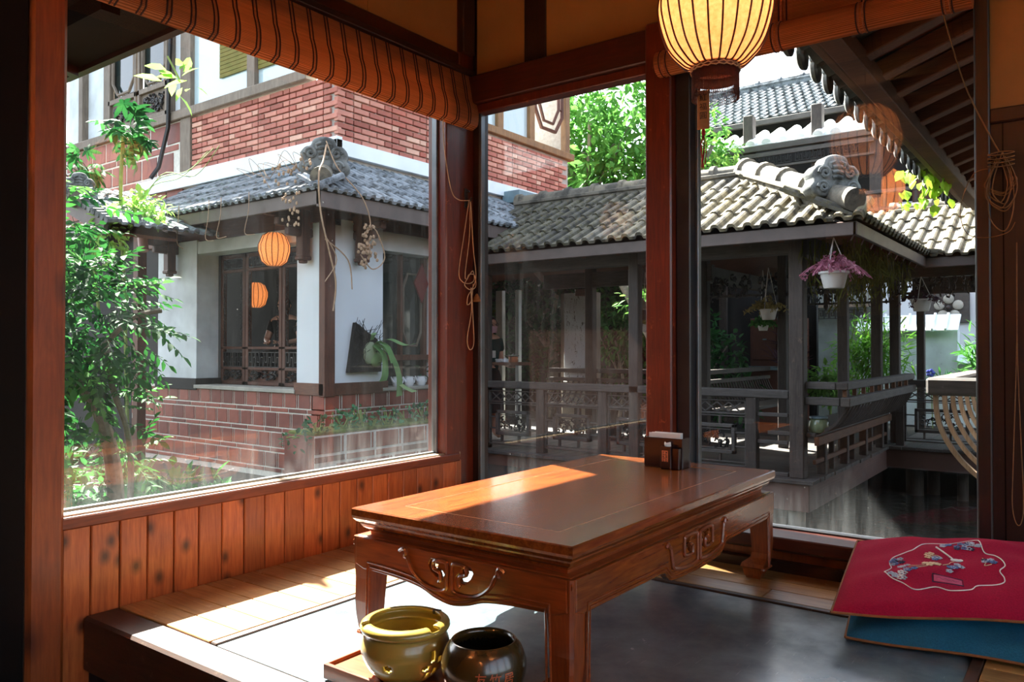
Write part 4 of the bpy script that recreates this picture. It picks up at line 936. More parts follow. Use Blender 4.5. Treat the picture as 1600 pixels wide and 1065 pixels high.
# eaves brackets
def bracket(x, y, ux, uy):
    b = MB(); Mx = Matrix(((ux, -uy, 0, x), (uy, ux, 0, y), (0, 0, 1, 0), (0, 0, 0, 1)))
    b.box((-.05, -.05, 1.66), (.05, .05, 2.12), .006, Mx); b.box((-.06, -.06, 1.63), (.06, .06, 1.67), .01, Mx); b.box((-.035, -.035, 1.60), (.035, .035, 1.635), .01, Mx)
    b.box((-.035, -.45, 2.02), (.035, .15, 2.10), .01, Mx); b.box((-.035, -.32, 1.94), (.035, .12, 2.02), .01, Mx); b.box((-.035, -.2, 1.86), (.035, .1, 1.94), .01, Mx)
    b.build('eaves_bracket', 'brown_wood', tea)
bracket(-8.62, LY0-.09, 1, 0); bracket(-6.22, LY0-.09, 1, 0); bracket(LX0+.09, 5.42, 0, 1); bracket(LX0+.09, 6.8, 0, 1)
# eaves: soffit, fascia, tiled skirt roof round the corner
EX, EY, EZ = -5.42, 4.46, 2.16
b = MB(); b.box((-9.0, EY+.03, EZ-.13), (EX-.03, EY+.06, EZ-.005), .004); b.build('fascia', 'fascia', tea); b = MB(); b.box((EX-.06, EY+.03, EZ-.15), (EX-.03, 8.35, EZ-.005), .004); b.build('fascia', 'fascia', tea)
b = MB(); b.add([(EX-.05, EY+.05, EZ-.02), (EX-.05, 8.3, EZ-.02), (-6.4, 8.3, 2.66), (-6.4, 5.5, 2.66)], [(0, 1, 2, 3)]); b.add([(EX-.05, EY+.05, EZ-.02), (-6.4, 5.5, 2.66), (-9.2, 5.5, 2.66), (-9.2, EY+.05, EZ-.02)], [(0, 1, 2, 3)]); b.build('soffit', 'brown_wood_x', tea)
sk_ = thing('skirt_roof', (-6, 5, 2.2)); sk_.parent = tea; sk_.location = Vector((-6, 5, 2.2))-ROOT[tea.name]
slp = math.atan2(.58, 1.0); cs, sn = cos(slp), sin(slp); LL = sqrt(1+.58**2)
slope(sk_, (-9.0, EY, EZ), (1, 0, 0), (0, cs, sn), 16, 4, 'roof_tile_grey', lambda u, v: u < 3.58-v*cs*.96+.08, w=.225, L=.30, rolls=2, h=.024, t=.03)
slope(sk_, (EX, EY, EZ), (0, 1, 0), (-cs, 0, sn), 18, 4, 'roof_tile_grey', lambda u, v: u > v*cs*1.03-.08, w=.225, L=.30, rolls=2, h=.024, t=.03)
ridge(sk_, (-5.62, 4.68, EZ+.16), (-6.4, 5.5, 2.80), .07, .3); ornament(sk_, (-5.70, 4.76, EZ+.34), (1, -1), 1.0)
# white band and brick upper storey
BX, BY = -6.4, 5.52
wallpart('upper_core', 'mortar', (-12.6, BY+.02, 2.5), (BX-.02, 10.03, 3.60), 0); wallpart('white_band', 'white_band', (-10.4, BY-.05, 2.80), (BX+.05, BY+.03, 2.99)); wallpart('white_band', 'white_band', (BX-.03, BY-.05, 2.80), (BX+.05, 10.05, 2.96))
bw = thing('brick_wall', (BX, BY, 3)); bw.parent = tea; bw.location = Vector((BX, BY, 3))-ROOT[tea.name]
bricks = [MB().box((0, -.012, 0), (L_, .05, .052), .004).data('brick', 'brick') for L_ in (.213, .10)]
for U, O, Lw, z1 in ((Vector((1, 0, 0)), Vector((-9.12, BY, 0)), 2.74, 3.62), (Vector((0, 1, 0)), Vector((BX, BY, 0)), 4.53, 3.55)):
    N = Vector((U.y, -U.x, 0)); Mx = Matrix((U, -N, Vector((0, 0, 1)))).transposed().to_4x4(); Mx.translation = O; z = 2.965 if U.y else 2.995; row = 0
    while z < z1:
        x = -.112*(row % 2); k = 0
        while x < Lw-.05:
            L_ = 0 if k % 3 != 1 else 1; ln_ = .213 if L_ == 0 else .10
            if x < 0: L_ = 1; ln_ = .10; x = 0
            if x+ln_ <= Lw+.02: piece('brick', bricks[L_], bw, Mx @ Matrix.Translation((x, R()*.004, z)))
            x += ln_+.015; k += 1
        z += .068; row += 1
# upper windows, left side
b = MB(); b.box((-12.6, BY-.06, 3.68), (-6.85, BY+.1, 3.80), .01); b.build('sill_beam', 'grey_frame', tea)
wallpart('upper_wall', 'white_wall_old', (-12.6, BY+.06, 3.78), (-11.2, BY+.12, 5.6), 0); wallpart('upper_wall', 'white_wall', (-9.62, BY+.06, 3.78), (-9.34, BY+.12, 5.6), 0)
for x0, x1 in ((-12.1, -11.98), (-11.35, -11.2), (-9.70, -9.62), (-9.36, -9.13), (-7.95, -7.80), (-6.95, -6.82)): wallpart('window_post', 'grey_frame', (x0, BY-.03, 3.0 if x0 == -9.36 else 3.78), (x1, BY+.12, 5.6))
for x0, x1 in ((-11.2, -10.44), (-10.40, -9.66)):
    b = MB()
    for lo, hi in (((x0, BY-.04, 3.80), (x0+.05, BY+.02, 5.4)), ((x1-.05, BY-.04, 3.80), (x1, BY+.02, 5.4)), ((x0, BY-.04, 3.80), (x1, BY+.02, 3.86)), ((x0, BY-.04, 4.18), (x1, BY+.02, 4.25)), ((x0+.04, BY, 3.85), (x1-.04, BY+.01, 4.2))): b.box(lo, hi, .005)
    sh = b.build('carved_shutter', 'grey_frame', tea); piece('carved_panel', CURL[1], sh, TR(x0+.06, BY-.012, 4.02, 0, (x1-x0-.12, 1, .62)))
    b = MB(); i0, i1 = x0+.09, x1-.09
    b.tube([(i0, BY-.01, 5.4), (i0, BY-.01, 4.48), (i0+.14, BY-.01, 4.30), (i1-.14, BY-.01, 4.30), (i1, BY-.01, 4.48), (i1, BY-.01, 5.4)], .022, 5, smooth=False)
    b.tube([(x0+.05, BY-.01, 4.6), (i0, BY-.01, 4.6)], .015, 4); b.tube([(x1-.05, BY-.01, 4.6), (i1, BY-.01, 4.6)], .015, 4)
    for q in range(3): b.tube([((x0+x1)/2-.12+.12*q, BY-.01, 4.25), ((x0+x1)/2-.12+.12*q, BY-.01, 4.30)], .015, 4)
    b.build('shutter_tracery', 'grey_frame', sh); b = MB(); b.box((x0+.05, BY+.03, 4.25), (x1-.05, BY+.035, 5.4)); b.build('shutter_pane', 'far_glass', sh)
# red tile panel under the carved shutters
b = MB(); b.box((-12.6, BY, 2.9), (-9.36, BY+.03, 3.70)); dd = b.build('tile_panel', 'joint_white', tea)
tl = MB().box((0, -.008, 0), (.368, .01, .255), .004).data('tile', 'red_tile'); tt = MB().box((0, -.008, 0), (.368, .01, .072), .004).data('tile', 'red_tile')
for r_ in range(3):
    for i in range(8):
        x = -12.5+i*.40+.18*(r_ % 2); z = 3.41-r_*.375
        if x+.385 < -9.3: piece('tile', tl, dd, TR(x, BY, z)); piece('tile', tt, dd, TR(x-.1 if x > -12.4 else x, BY, z-.095))
# big upper panes with bamboo shade behind
s = NT('sky_glass'); M['sky_glass'] = s.fin(C('b8cdd2'), .04, spec=1.0)
for x0, x1 in ((-9.13, -7.95), (-7.8, -6.95), (-6.82, -6.45)): wallpart('window_pane', 'sky_glass', (x0, BY+.03, 3.80), (x1, BY+.035, 5.5), 0)
leafmat('far_blind', '6a6a2c', '9a8c4a', .2)
for x0, x1, z0 in ((-8.55, -7.98, 4.05), (-7.78, -7.0, 4.0)):
    b = MB()
    for k in range(26): b.box((x0, BY+.005, z0+.05*k), (x1, BY+.02, z0+.044+.05*k))
    b.build('far_bamboo_blind', 'far_blind', tea)
# upper windows, right side
b = MB(); b.box((BX-.08, 5.5, 3.60), (BX+.05, 10.12, 3.70), .008); b.build('sill_beam', 'warm_frame', tea)
for y in (5.5, 6.6, 7.7, 8.25, 8.98, 9.9): wallpart('window_post', 'warm_frame', (BX-.06, y, 3.68), (BX+.03, y+.12, 5.7))
for y0, y1 in ((5.6, 6.6), (6.7, 7.7), (7.82, 8.25), (8.37, 8.98)): wallpart('window_pane', 'sky_glass', (BX-.03, y0, 3.7), (BX-.025, y1, 5.6), 0)
b = MB(); b.tube([(BX, 9.14, 5.5), (BX, 9.14, 4.2), (BX, 9.30, 3.95), (BX, 9.66, 3.95), (BX, 9.84, 4.2), (BX, 9.84, 5.5)], .03, 5, smooth=False); b.tube([(BX, 9.24, 5.5), (BX, 9.24, 4.3), (BX, 9.36, 4.06), (BX, 9.6, 4.06), (BX, 9.75, 4.3), (BX, 9.75, 5.5)], .025, 5, smooth=False)
for k in range(6): b.tube([(BX, 9.14, 4.3+.22*k), (BX, 9.24, 4.3+.22*k)], .016, 4); b.tube([(BX, 9.84, 4.3+.22*k), (BX, 9.75, 4.3+.22*k)], .016, 4)
b.build('window_tracery', 'brown_wood', tea)
wallpart('roof_gutter', 'grey_metal', (BX+.02, 8.35, 2.70), (BX+.3, 10.0, 2.86)); wallpart('upper_wall', 'mortar', (-12.6, 10.0, 2.5), (BX-.1, 10.04, 5.6), 0)
b = MB(); b.tube([(-9.47, BY-.08, 5.3), (-9.5, BY-.1, 4.2), (-9.55, BY-.08, 3.6), (-9.7, BY-.12, 3.1), (-9.75, BY-.2, 2.95)], .03, 6); b.build('drain_cable', 'hook', tea)
# inside lanterns
def small_lantern(x, y, z, r, label, en):
    L = thing('silk_lantern', (x, y, z), label, 'lantern', 'lanterns of the tea house across the court'); pf = [(.45*r, -r), (.8*r, -.75*r), (r, -.1*r), (r, .3*r), (.75*r, .9*r), (.45*r, 1.1*r)]
    MB().lathe(pf, (x, y, z), 24).build('lantern_shade', 'lantern_silk', L); b = MB(); b.sphere((x, y, z), .03, 8, 6); b.build('light_bulb', 'bulb', L)
    for k in range(16): a = 2*pi*k/16; MB().tube([(x+(q+.002)*cos(a), y+(q+.002)*sin(a), z+h) for q, h in pf], .004, 4).build('lantern_rib', 'lantern_rib', L)
    MB().tube([(x, y, z+r), (x, y, 2.26 if y > 5 else 2.38)], .004, 4).build('hanging_cord', 'hook', L)
    p = bpy.data.lights.new('lantern_bulb_light', 'POINT'); p.energy = en; p.color = (1, .6, .28); p.shadow_soft_size = .04; q = bpy.data.objects.new('lantern_bulb_light', p); COL.objects.link(q); q.parent = L
small_lantern(-6.62, 4.90, 1.755, .155, 'orange lantern hanging under the tea house eaves left of the corner pier', 1.0)
small_lantern(-8.62, 6.1, 1.44, .15, 'dim amber lantern lower down inside the tea house window across the court', .5)
# ================================================================== COVERED WALKWAY OVER THE POND
DK = -.385
wk = thing('covered_walkway', (-3.5, 8.2, DK), 'dark timber covered walkway with weathered tile roof over the pond', 'walkway')
FY = 7.2
def wp(name, mat, lo, hi, bev=.005, par=None): return box1(name, mat, lo, hi, par or wk, bev)
# deck planks, beams, piles
pm = MB().box((-.055, -.06, -.035), (2.08, .06, 0), .004).data('deck_plank', 'old_wood_x')
for i in range(27): piece('deck_plank', pm, wk, TR(-4.08+R()*.012, 7.10+i*.1215, DK))
pm2 = MB().box((-.07, 0, -.035), (.07, 2.3, 0), .004).data('deck_plank', 'deck_wood')
for i in range(24): piece('deck_plank', pm2, wk, TR(-7.45+i*.1425, 7.02+R()*.01, DK))
for i in range(24): piece('deck_plank', pm2, wk, TR(-1.93+i*.1425, 10.14+R()*.01, DK))
wp('deck_beam', 'deck_beam', (-7.5, FY-.12, DK-.28), (-2.04, FY-.04, DK-.035)); wp('deck_beam', 'deck_beam', (-2.10, FY-.11, DK-.28), (-2.035, 10.25, DK-.035)); wp('deck_beam', 'deck_beam', (-2.05, 10.20, DK-.26), (1.6, 10.28, DK-.035))
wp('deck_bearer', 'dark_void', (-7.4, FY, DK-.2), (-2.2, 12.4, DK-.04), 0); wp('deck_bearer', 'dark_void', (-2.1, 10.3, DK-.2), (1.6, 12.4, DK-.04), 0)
for x, y, r, m in ((-2.18, 7.2, .075, 'concrete'), (-2.2, 8.6, .07, 'old_wood_z'), (-2.25, 9.9, .07, 'old_wood_z'), (-1.8, 10.6, .10, 'old_wood_z'), (-1.62, 10.75, .07, 'old_wood_z'), (-1.28, 10.5, .06, 'old_wood_z'), (-.75, 10.5, .065, 'old_wood_z'), (-4.2, 7.3, .08, 'concrete'), (-6, 7.3, .08, 'concrete')):
    MB().lathe([(r, -1.8), (r, DK-.2)], (x, y, 0), 14, cap=True).build('pile', m, wk)
# posts
for x, y, w_ in ((-2.162, FY, .128), (-3.79, FY, .11), (-5.75, FY, .12), (-2.16, 8.75, .10), (-2.16, 10.32, .115), (-2.0, 10.55, .11), (-3.92, 9.25, .12), (-4.05, 9.25, .08), (-2.95, 9.25, .10), (-5.55, 9.25, .12), (-.9, 10.32, .11), (-2.0, 12.3, .10), (-.9, 12.3, .1), (-3.6, 11.6, .11)):
    wp('post', 'old_wood_z', (x-w_/2, y-w_/2, DK), (x+w_/2, y+w_/2, 1.86), .008)
# beams under the eaves with hanging carved brackets
for lo, hi in (((-6.3, FY-.05, 1.62), (-2.1, FY+.05, 1.80)), ((-2.21, FY, 1.62), (-2.11, 10.4, 1.80)), ((-2.2, 10.27, 1.60), (1.2, 10.37, 1.78)), ((-6.3, 9.2, 1.60), (-3.8, 9.3, 1.80)), ((-4.0, 9.2, 1.60), (-3.9, 12, 1.8)), ((-2.1, 12.25, 1.55), (1.2, 12.35, 1.75))): wp('eaves_beam', 'old_wood_x', lo, hi)
# carved frieze (hanging fascia) below the beams
def frieze(x0, x1, y, zt, n, U=0):
    for i in range(n):
        Mx = TR(x0+(x1-x0)*i/n, y, zt-.10, 0, ((x1-x0)/n, 1, .8)); piece('carved_frieze', CURL[i % 3], wk, Mx)
    b = MB(); b.box((x0, y-.012, zt-.215), (x1, y+.012, zt-.185), .003); b.build('frieze_rail', 'old_wood_x', wk)
frieze(-2.0, -.9, 10.30, 1.62, 3); frieze(-.9, .3, 10.30, 1.62, 3); frieze(-3.85, -2.2, 9.25, 1.60, 3); frieze(-3.75, -2.25, 12.0, 1.62, 4)
drop = MB(); drop.box((-.028, -.028, 0), (.028, .028, .2), .006); drop.lathe([(0, -.10), (.018, -.085), (.032, -.055), (.036, -.03), (.02, -.012), (.034, 0)], (0, 0, 0), 10); dm = drop.data('pendant_bracket', 'old_wood_z')
for x, y, z in ((-1.85, 10.28, 1.42), (-1.0, 10.28, 1.42), (-.45, 10.28, 1.42), (-2.75, 9.22, 1.40), (-3.5, 7.16, 1.45), (-3.15, 7.16, 1.45), (-2.5, 12.0, 1.42), (-3.2, 12.0, 1.42)): piece('pendant_bracket', dm, wk, TR(x, y, z))
# roof: boards, fascia, tiles
b = MB(); e0 = 1.745
b.add([(-6.6, 6.80, e0), (-1.60, 6.80, e0), (-3.0, 8.2, 2.50), (-6.6, 8.2, 2.50)], [(0, 1, 2, 3)]); b.add([(-1.60, 6.80, e0), (-1.60, 9.95, e0), (-3.0, 11.35, 2.50), (-3.0, 8.2, 2.50)], [(0, 1, 2, 3)])
b.add([(-1.6, 9.95, e0), (2.5, 9.95, e0), (2.5, 11.35, 2.50), (-3.0, 11.35, 2.50)], [(0, 1, 2, 3)]); b.add([(-6.6, 8.2, 2.5), (-3.0, 8.2, 2.5), (-4.4, 9.6, e0), (-6.6, 9.6, e0)], [(0, 1, 2, 3)]); b.add([(-3.0, 8.2, 2.5), (-3.0, 11.35, 2.5), (-4.4, 12.75, e0), (-4.4, 9.6, e0)], [(0, 1, 2, 3)]); b.add([(-3.0, 11.35, 2.5), (2.5, 11.35, 2.5), (2.5, 12.75, e0), (-4.4, 12.75, e0)], [(0, 1, 2, 3)])
b.build('roof_boarding', 'brown_wood_x', wk)
for i in range(12):
    x = -6.2+i*.4; yy = 8.2 if x < -3 else 8.2-(x+3); MB().bar((x, 6.85, e0-.03), (x, yy, e0-.03+(yy-6.85)*.54), .05, .06).build('rafter', 'brown_wood_x', wk)
for i in range(9): xe = max(-3.0, -1.55-(7.0+i*.36-6.8)); MB().bar((-1.65, 7.0+i*.36, e0-.04), (xe, 7.0+i*.36, e0-.04+(-1.65-xe)*.52), .05, .06).build('rafter', 'brown_wood_x', wk)
for lo, hi in (((-6.4, 6.75, 1.69), (-1.56, 6.785, 1.80)), ((-1.59, 6.75, 1.69), (-1.555, 9.93, 1.80)), ((-1.59, 9.90, 1.68), (2.4, 9.935, 1.79))): wp('fascia', 'fascia', lo, hi)
rf = thing('tile_roof', (-3, 8, 1.8)); rf.parent = wk; rf.location = Vector((-3, 8, 1.8))-ROOT[wk.name]
sa = math.atan2(.76, 1.45); cs, sn = cos(sa), sin(sa)
slope(rf, (-6.0, 6.72, 1.815), (1, 0, 0), (0, cs, sn), 6, 4, 'roof_tile_moss', w=.30, L=.40, h=.038, t=.03)
slope(rf, (-4.2, 6.72, 1.815), (1, 0, 0), (0, cs, sn), 9, 4, 'roof_tile', lambda u, v: u < 2.68-v*cs+.12, w=.30, L=.40, h=.038, t=.03)
slope(rf, (-1.52, 6.74, 1.815), (0, 1, 0), (-cs, 0, sn), 11, 4, 'roof_tile_moss', lambda u, v: u > v*cs-.1, w=.30, L=.40, h=.038, t=.03)
slope(rf, (-1.50, 9.86, 1.80), (1, 0, 0), (0, cs, sn), 11, 4, 'roof_tile', w=.30, L=.40, h=.038, t=.03)
slope(rf, (-2.70, 9.86, 1.80), (1, 0, 0), (0, cs, sn), 4, 4, 'roof_tile', lambda u, v: u > 1.2-v*cs, w=.30, L=.40, h=.038, t=.03)
ridge(rf, (-6.0, 8.2, 2.66), (-3.0, 8.2, 2.66), .09, .40); ridge(rf, (-3.0, 8.2, 2.69), (-1.80, 7.0, 2.11), .10, .40); ridge(rf, (-2.2, 11.35, 2.60), (2.2, 11.35, 2.60), .09, .45); ridge(rf, (-3.0, 8.25, 2.66), (-3.0, 11.3, 2.62), .09, .40)
ornament(rf, (-1.79, 6.99, 2.20), (1, -1), 1.0)
b = MB(); b.sheet(lambda u, v: (-1.62+.24*u, 9.80+.1*v, 1.86+.02*sin(3*u)-.05*v), 6, 3); b.build('valley_flashing', 'white_band', wk)
# ---- railing with carved panels (repeats along the walk)
DIA = MB()
for k in range(5):
    for sg in (-1, 1): DIA.bar((k*.19-.02, 0, -sg*.045), (k*.19+.17, 0, sg*.045), .012, .014)
DIA = DIA.data('diamond_lattice', 'old_wood_x')
def panel(x0, x1, y, zb):
    w_ = x1-x0; rp = thing('railing_panel', (x0, y, zb)); rp.parent = wk; rp.location = Vector((x0, y, zb))-ROOT[wk.name]
    b = MB(); t = .016
    for lo, hi in (((x0, .0, .66), (x1, .0, .672)), ((x0, 0, .535), (x1, 0, .553)), ((x0, 0, .515), (x1, 0, .525)), ((x0, 0, .05), (x1, 0, .066)), ((x0, 0, .085), (x1, 0, .095)), ((x0, 0, .05), (x0+.02, 0, .67)), ((x1-.02, 0, .05), (x1, 0, .67))): box1('railing_bar', 'old_wood_x', (lo[0], y-t, zb+lo[2]), (hi[0], y+t, zb+hi[2]), rp, .003)
    for fx in (.27, .62):
        for z0, z1 in ((.44, .52), (.09, .17)): box1('railing_strut', 'old_wood_z', (x0+fx*w_-.012, y-t, zb+z0), (x0+fx*w_+.012, y+t, zb+z1), rp, .003)
    for z in (.23, .36):
        box1('railing_bar', 'old_wood_x', (x0, y-t, zb+z), (x0+.13, y+t, zb+z+.014), rp, .003); box1('railing_bar', 'old_wood_x', (x1-.13, y-t, zb+z), (x1, y+t, zb+z+.014), rp, .003)
    i0, i1, z0, z1 = x0+.11, x1-.11, zb+.165, zb+.445; b = MB()
    for lo, hi in (((i0, z0), (i1, z0+.035)), ((i0, z1-.035), (i1, z1)), ((i0, z0), (i0+.035, z1)), ((i1-.035, z0), (i1, z1))): b.box((lo[0], y-.028, lo[1]), (hi[0], y+.028, hi[1]), .005)
    b.box((i0+.05, y-.016, z0+.045), (i1-.05, y-.008, z0+.055)); b.box((i0+.05, y-.016, z1-.055), (i1-.05, y-.008, z1-.045)); b.build('panel_frame', 'old_wood_x', rp)
    piece('carved_panel', random.choice(CURL), rp, TR(i0+.04, y, (z0+z1)/2, 0, (i1-i0-.08, 1, .48)))
    piece('diamond_lattice', DIA, rp, TR(x0+.06, y, zb+.605, 0, ((w_-.12)/.93, 1, 1)))
xs = [-2.58, -3.37, -4.16, -4.95, -5.74, -6.5]
for a, b_ in zip(xs[1:], xs): panel(a+.05, b_-.05, FY, DK)
for x in xs: wp('railing_post', 'old_wood_z', (x-.05, FY-.045, DK), (x+.05, FY+.045, .32), .006)
wp('hand_rail', 'old_wood_x', (-6.5, FY-.055, .315), (-2.23, FY+.055, .395), .01)
for z in (.15, -.10, DK): box1('gap_rail', 'old_wood_x', (-2.53, FY-.02, z), (-2.25, FY+.02, z+.035), wk, .004)
panel(-1.86, -1.08, 10.33, DK); wp('railing_post', 'old_wood_z', (-1.95, 10.28, DK), (-1.86, 10.37, .36)); wp('railing_post', 'old_wood_z', (-1.08, 10.28, DK), (-.98, 10.37, .36)); wp('hand_rail', 'old_wood_x', (-2.0, 10.27, .315), (.2, 10.38, .395)); panel(-.98, -.2, 10.33, DK)
# ---- goose-neck bench along the water
gb = thing('gooseneck_bench', (-2.1, 8.7, DK), 'dark goose-neck back bench with curved slats along the walkway edge', 'bench')
def gp(name, mat, lo, hi, bev=.006): return box1(name, mat, lo, hi, gb, bev)
gp('top_rail', 'old_wood_y', (-1.84, FY+.0, .41), (-1.74, 10.28, .475)); gp('top_rail', 'old_wood_x', (-2.10, FY+.0, .41), (-1.845, FY+.09, .475)); gp('lower_rail', 'old_wood_y', (-1.80, FY-.02, .265), (-1.72, 10.25, .345)); gp('lower_rail', 'old_wood_x', (-2.10, FY-.02, .27), (-1.805, FY+.06, .34))
sm_ = MB(); prof = [(p.x, p.y) for p in bez([(-1.765, .27, 0), (-1.80, .20, 0), (-1.86, .11, 0), (-1.94, .05, 0), (-2.03, .015, 0), (-2.08, .0, 0)], 4)]
sm_.add([(x+1.77, dy, z+dd) for dy in (-.010, .010) for x, z in prof for dd in (.018, -.018)], [], None)
n = len(prof); F = []
for i in range(n-1):
    a = 2*i; F += [(a, a+2, a+3, a+1), (2*n+a, 2*n+a+1, 2*n+a+3, 2*n+a+2), (a, 2*n+a, 2*n+a+2, a+2), (a+1, a+3, 2*n+a+3, 2*n+a+1)]
sm_.f = F; sm_.sm = [False]*len(F); smd = sm_.data('curved_slat', 'old_wood_z')
for i in range(25): piece('curved_slat', smd, gb, TR(-1.77, FY+.07+i*.126, 0))
for i in range(10): gp('rail_strut', 'bench_side', (-1.80, FY+.05+i*.34, .345), (-1.765, FY+.085+i*.34, .412), .003)
gp('bench_seat', 'old_wood_y', (-2.45, FY+.02, -.02), (-2.02, 10.3, .02)); gp('seat_edge', 'bench_side', (-2.035, FY+.03, -.095), (-1.995, 10.3, -.015))
for i in range(8): gp('bench_leg', 'old_wood_z', (-2.10, FY+.33+i*.40, DK), (-2.02, FY+.40+i*.40, -.09) if i % 2 == 0 else (-2.05, FY+.38+i*.40, -.09))
gp('foot_rail', 'bench_side', (-2.06, FY+.06, -.265), (-2.03, 10.2, -.225))
gl2 = thing('glass_jar', (-2.02, 7.32, .022), 'squat greenish glass jar standing on the end of the goose-neck bench', 'jar')
MB().lathe([(0, 0), (.075, .0), (.092, .03), (.088, .09), (.07, .115), (.075, .125)], (-2.02, 7.32, .022), 20).build('jar_body', 'jar_glass', gl2); MB().lathe([(.077, .122), (.08, .125), (.08, .14), (0, .145)], (-2.02, 7.32, .022), 20).build('jar_lid', 'grey_metal', gl2)
# bench along the back of the walk
bk = thing('gooseneck_bench', (-5, 9.1, DK), 'second dark slatted bench along the back side of the walkway', 'bench')
box1('top_rail', 'old_wood_x', (-6.3, 9.35, .43), (-3.95, 9.43, .49), bk, .006); box1('lower_rail', 'old_wood_x', (-6.3, 9.33, .31), (-3.95, 9.40, .36), bk, .006); box1('bench_seat', 'old_wood_x', (-6.3, 8.85, -.02), (-3.95, 9.25, .02), bk, .006)
for i in range(26):
    x = -6.25+i*.09; MB().tube([(x, 9.36, .33), (x, 9.30, .2), (x, 9.2, .07), (x, 9.1, .0)], .014, 5).build('curved_slat', 'old_wood_z', bk)
for i in range(5): box1('bench_leg', 'old_wood_z', (-6.2+i*.54, 9.0, DK), (-6.13+i*.54, 9.07, -.02), bk)
b2 = thing('gooseneck_bench', (-3.9, 10.5, DK), 'third dark slatted bench on the far inner side of the walkway', 'bench')
box1('top_rail', 'old_wood_y', (-4.1, 9.3, .43), (-4.02, 12.0, .49), b2, .006); box1('lower_rail', 'old_wood_y', (-4.08, 9.3, .31), (-4.02, 12.0, .36), b2, .006); box1('bench_seat', 'old_wood_y', (-3.9, 9.3, -.02), (-3.5, 12.0, .02), b2, .006)
for i in range(28): y = 9.35+i*.095; MB().tube([(-4.05, y, .33), (-4.0, y, .2), (-3.92, y, .07), (-3.85, y, .0)], .014, 5).build('curved_slat', 'old_wood_z', b2)
# ---- near railing at the right, under the wing roof
nr = thing('veranda_railing', (-.5, 4.8, -.3), 'sunlit curved slat railing with thick weathered top rail at the right window edge', 'railing')
box1('top_rail', 'old_wood_x', (-.728, 4.60, .53), (.6, 4.74, .622), nr, .012); box1('top_rail', 'old_wood_y', (-.728, 4.745, .53), (-.60, 7.6, .622), nr, .012)
pr = [(p.x, p.y) for p in bez([(-.690, .53, 0), (-.685, .44, 0), (-.66, .34, 0), (-.60, .23, 0), (-.52, .14, 0), (-.44, .08, 0)], 4)]
nsl = MB(); n = len(pr); V = []
for dy in (-.018, .018):
    for i, (x, z) in enumerate(pr): 
        tx_ = pr[min(i+1, n-1)][0]-pr[max(i-1, 0)][0]; tz_ = pr[min(i+1, n-1)][1]-pr[max(i-1, 0)][1]; l_ = sqrt(tx_*tx_+tz_*tz_); V += [(x-tz_/l_*.011+.69, dy, z+tx_/l_*.011), (x+tz_/l_*.011+.69, dy, z-tx_/l_*.011)]
F = []
for i in range(n-1): a = 2*i; F += [(a, a+2, a+3, a+1), (2*n+a, 2*n+a+1, 2*n+a+3, 2*n+a+2), (a, 2*n+a, 2*n+a+2, a+2), (a+1, a+3, 2*n+a+3, 2*n+a+1)]
nme = nsl.add(V, F).data('curved_slat', 'pale_slat')
for i in range(10): piece('curved_slat', nme, nr, TR(-.69, 4.66+i*.30, 0))
box1('bottom_rail', 'old_wood_y', (-.47, 4.62, .03), (-.38, 7.6, .10), nr, .008); box1('railing_post', 'old_wood_z', (-.40, 4.62, -.45), (-.3, 4.72, .53), nr, .008); box1('veranda_deck', 'old_wood_y', (-.5, 4.4, -.5), (3, 8.0, -.4), nr, .008)
# ================================================================== OWN EAVES AND THE WING AT THE RIGHT
sw_ = thing('sky_block_wing', (-6.5, -3.5, GZ), kind='structure')  # unseen building added to block the sky mirrored in the back panes
for x0, x1, m_ in ((-11, -9.0, 'brown_wood'), (-9.0, -7.2, 'white_wall_old'), (-7.2, -5.2, 'brown_wood'), (-5.2, -3.0, 'brown_wood')): box1('block_panel', m_, (x0, -1.25, GZ), (x1-.02, -1.15, 2.3), sw_)
for x in (-11.1, -9.1, -7.25, -5.25, -3.1): box1('block_post', 'dark_trim_z', (x, -1.3, GZ), (x+.16, -1.1, 2.3), sw_)
b = MB(); b.add([(-11.4, -.75, 2.2), (-2.6, -.75, 2.2), (-2.6, -4.2, 4.3), (-11.4, -4.2, 4.3)], [(0, 1, 2, 3)]); b.add([(-11.4, -7.6, 2.2), (-2.6, -7.6, 2.2), (-2.6, -4.2, 4.3), (-11.4, -4.2, 4.3)], [(0, 1, 2, 3)]); b.build('block_roof', 'roof_tile_grey', sw_)
ev = thing('eaves_left', (XA-.5, 2, 2.3), kind='structure')
b = MB(); b.add([(-3.0, .9, 2.30), (-3.0, 3.6, 2.30), (-2.4, 3.6, 2.62), (-2.4, .9, 2.62)], [(0, 1, 2, 3)]); b.add([(-3.0, .9, 2.36), (-3.0, 3.6, 2.36), (-2.4, 3.6, 2.68), (-2.4, .9, 2.68)], [(0, 1, 2, 3)]); b.box((-3.02, .9, 2.27), (-2.98, 3.6, 2.37)); b.build('roof_boarding', 'brown_wood_x', ev)
b = MB(); b.box((-4.6, -3, 1.905), (-2.45, 1.50, 1.95)); b.build('soffit', 'soffit_wood', ev)
box1('fascia', 'beam_wood', (-4.6, 1.49, 1.885), (-2.45, 1.52, 1.96), ev)
for y in (.9, 1.2): box1('rafter', 'soffit_wood', (-4.6, y, 1.84), (-2.5, y+.06, 1.905), ev)
for k in range(4): MB().bar((-3.3-.3*k, 1.48, 1.89), (-2.75-.3*k, .2, 1.87), .04, .04).build('brace', 'beam_wood', ev)
er = thing('eaves_back', (-1, 3.1, 2.3), kind='structure')
b = MB(); b.add([(-2.6, 3.95, 2.46), (-1.25, 3.95, 2.46), (-1.25, 3.02, 2.62), (-2.6, 3.02, 2.62)], [(0, 1, 2, 3)]); b.build('roof_boarding', 'brown_wood_x', er)
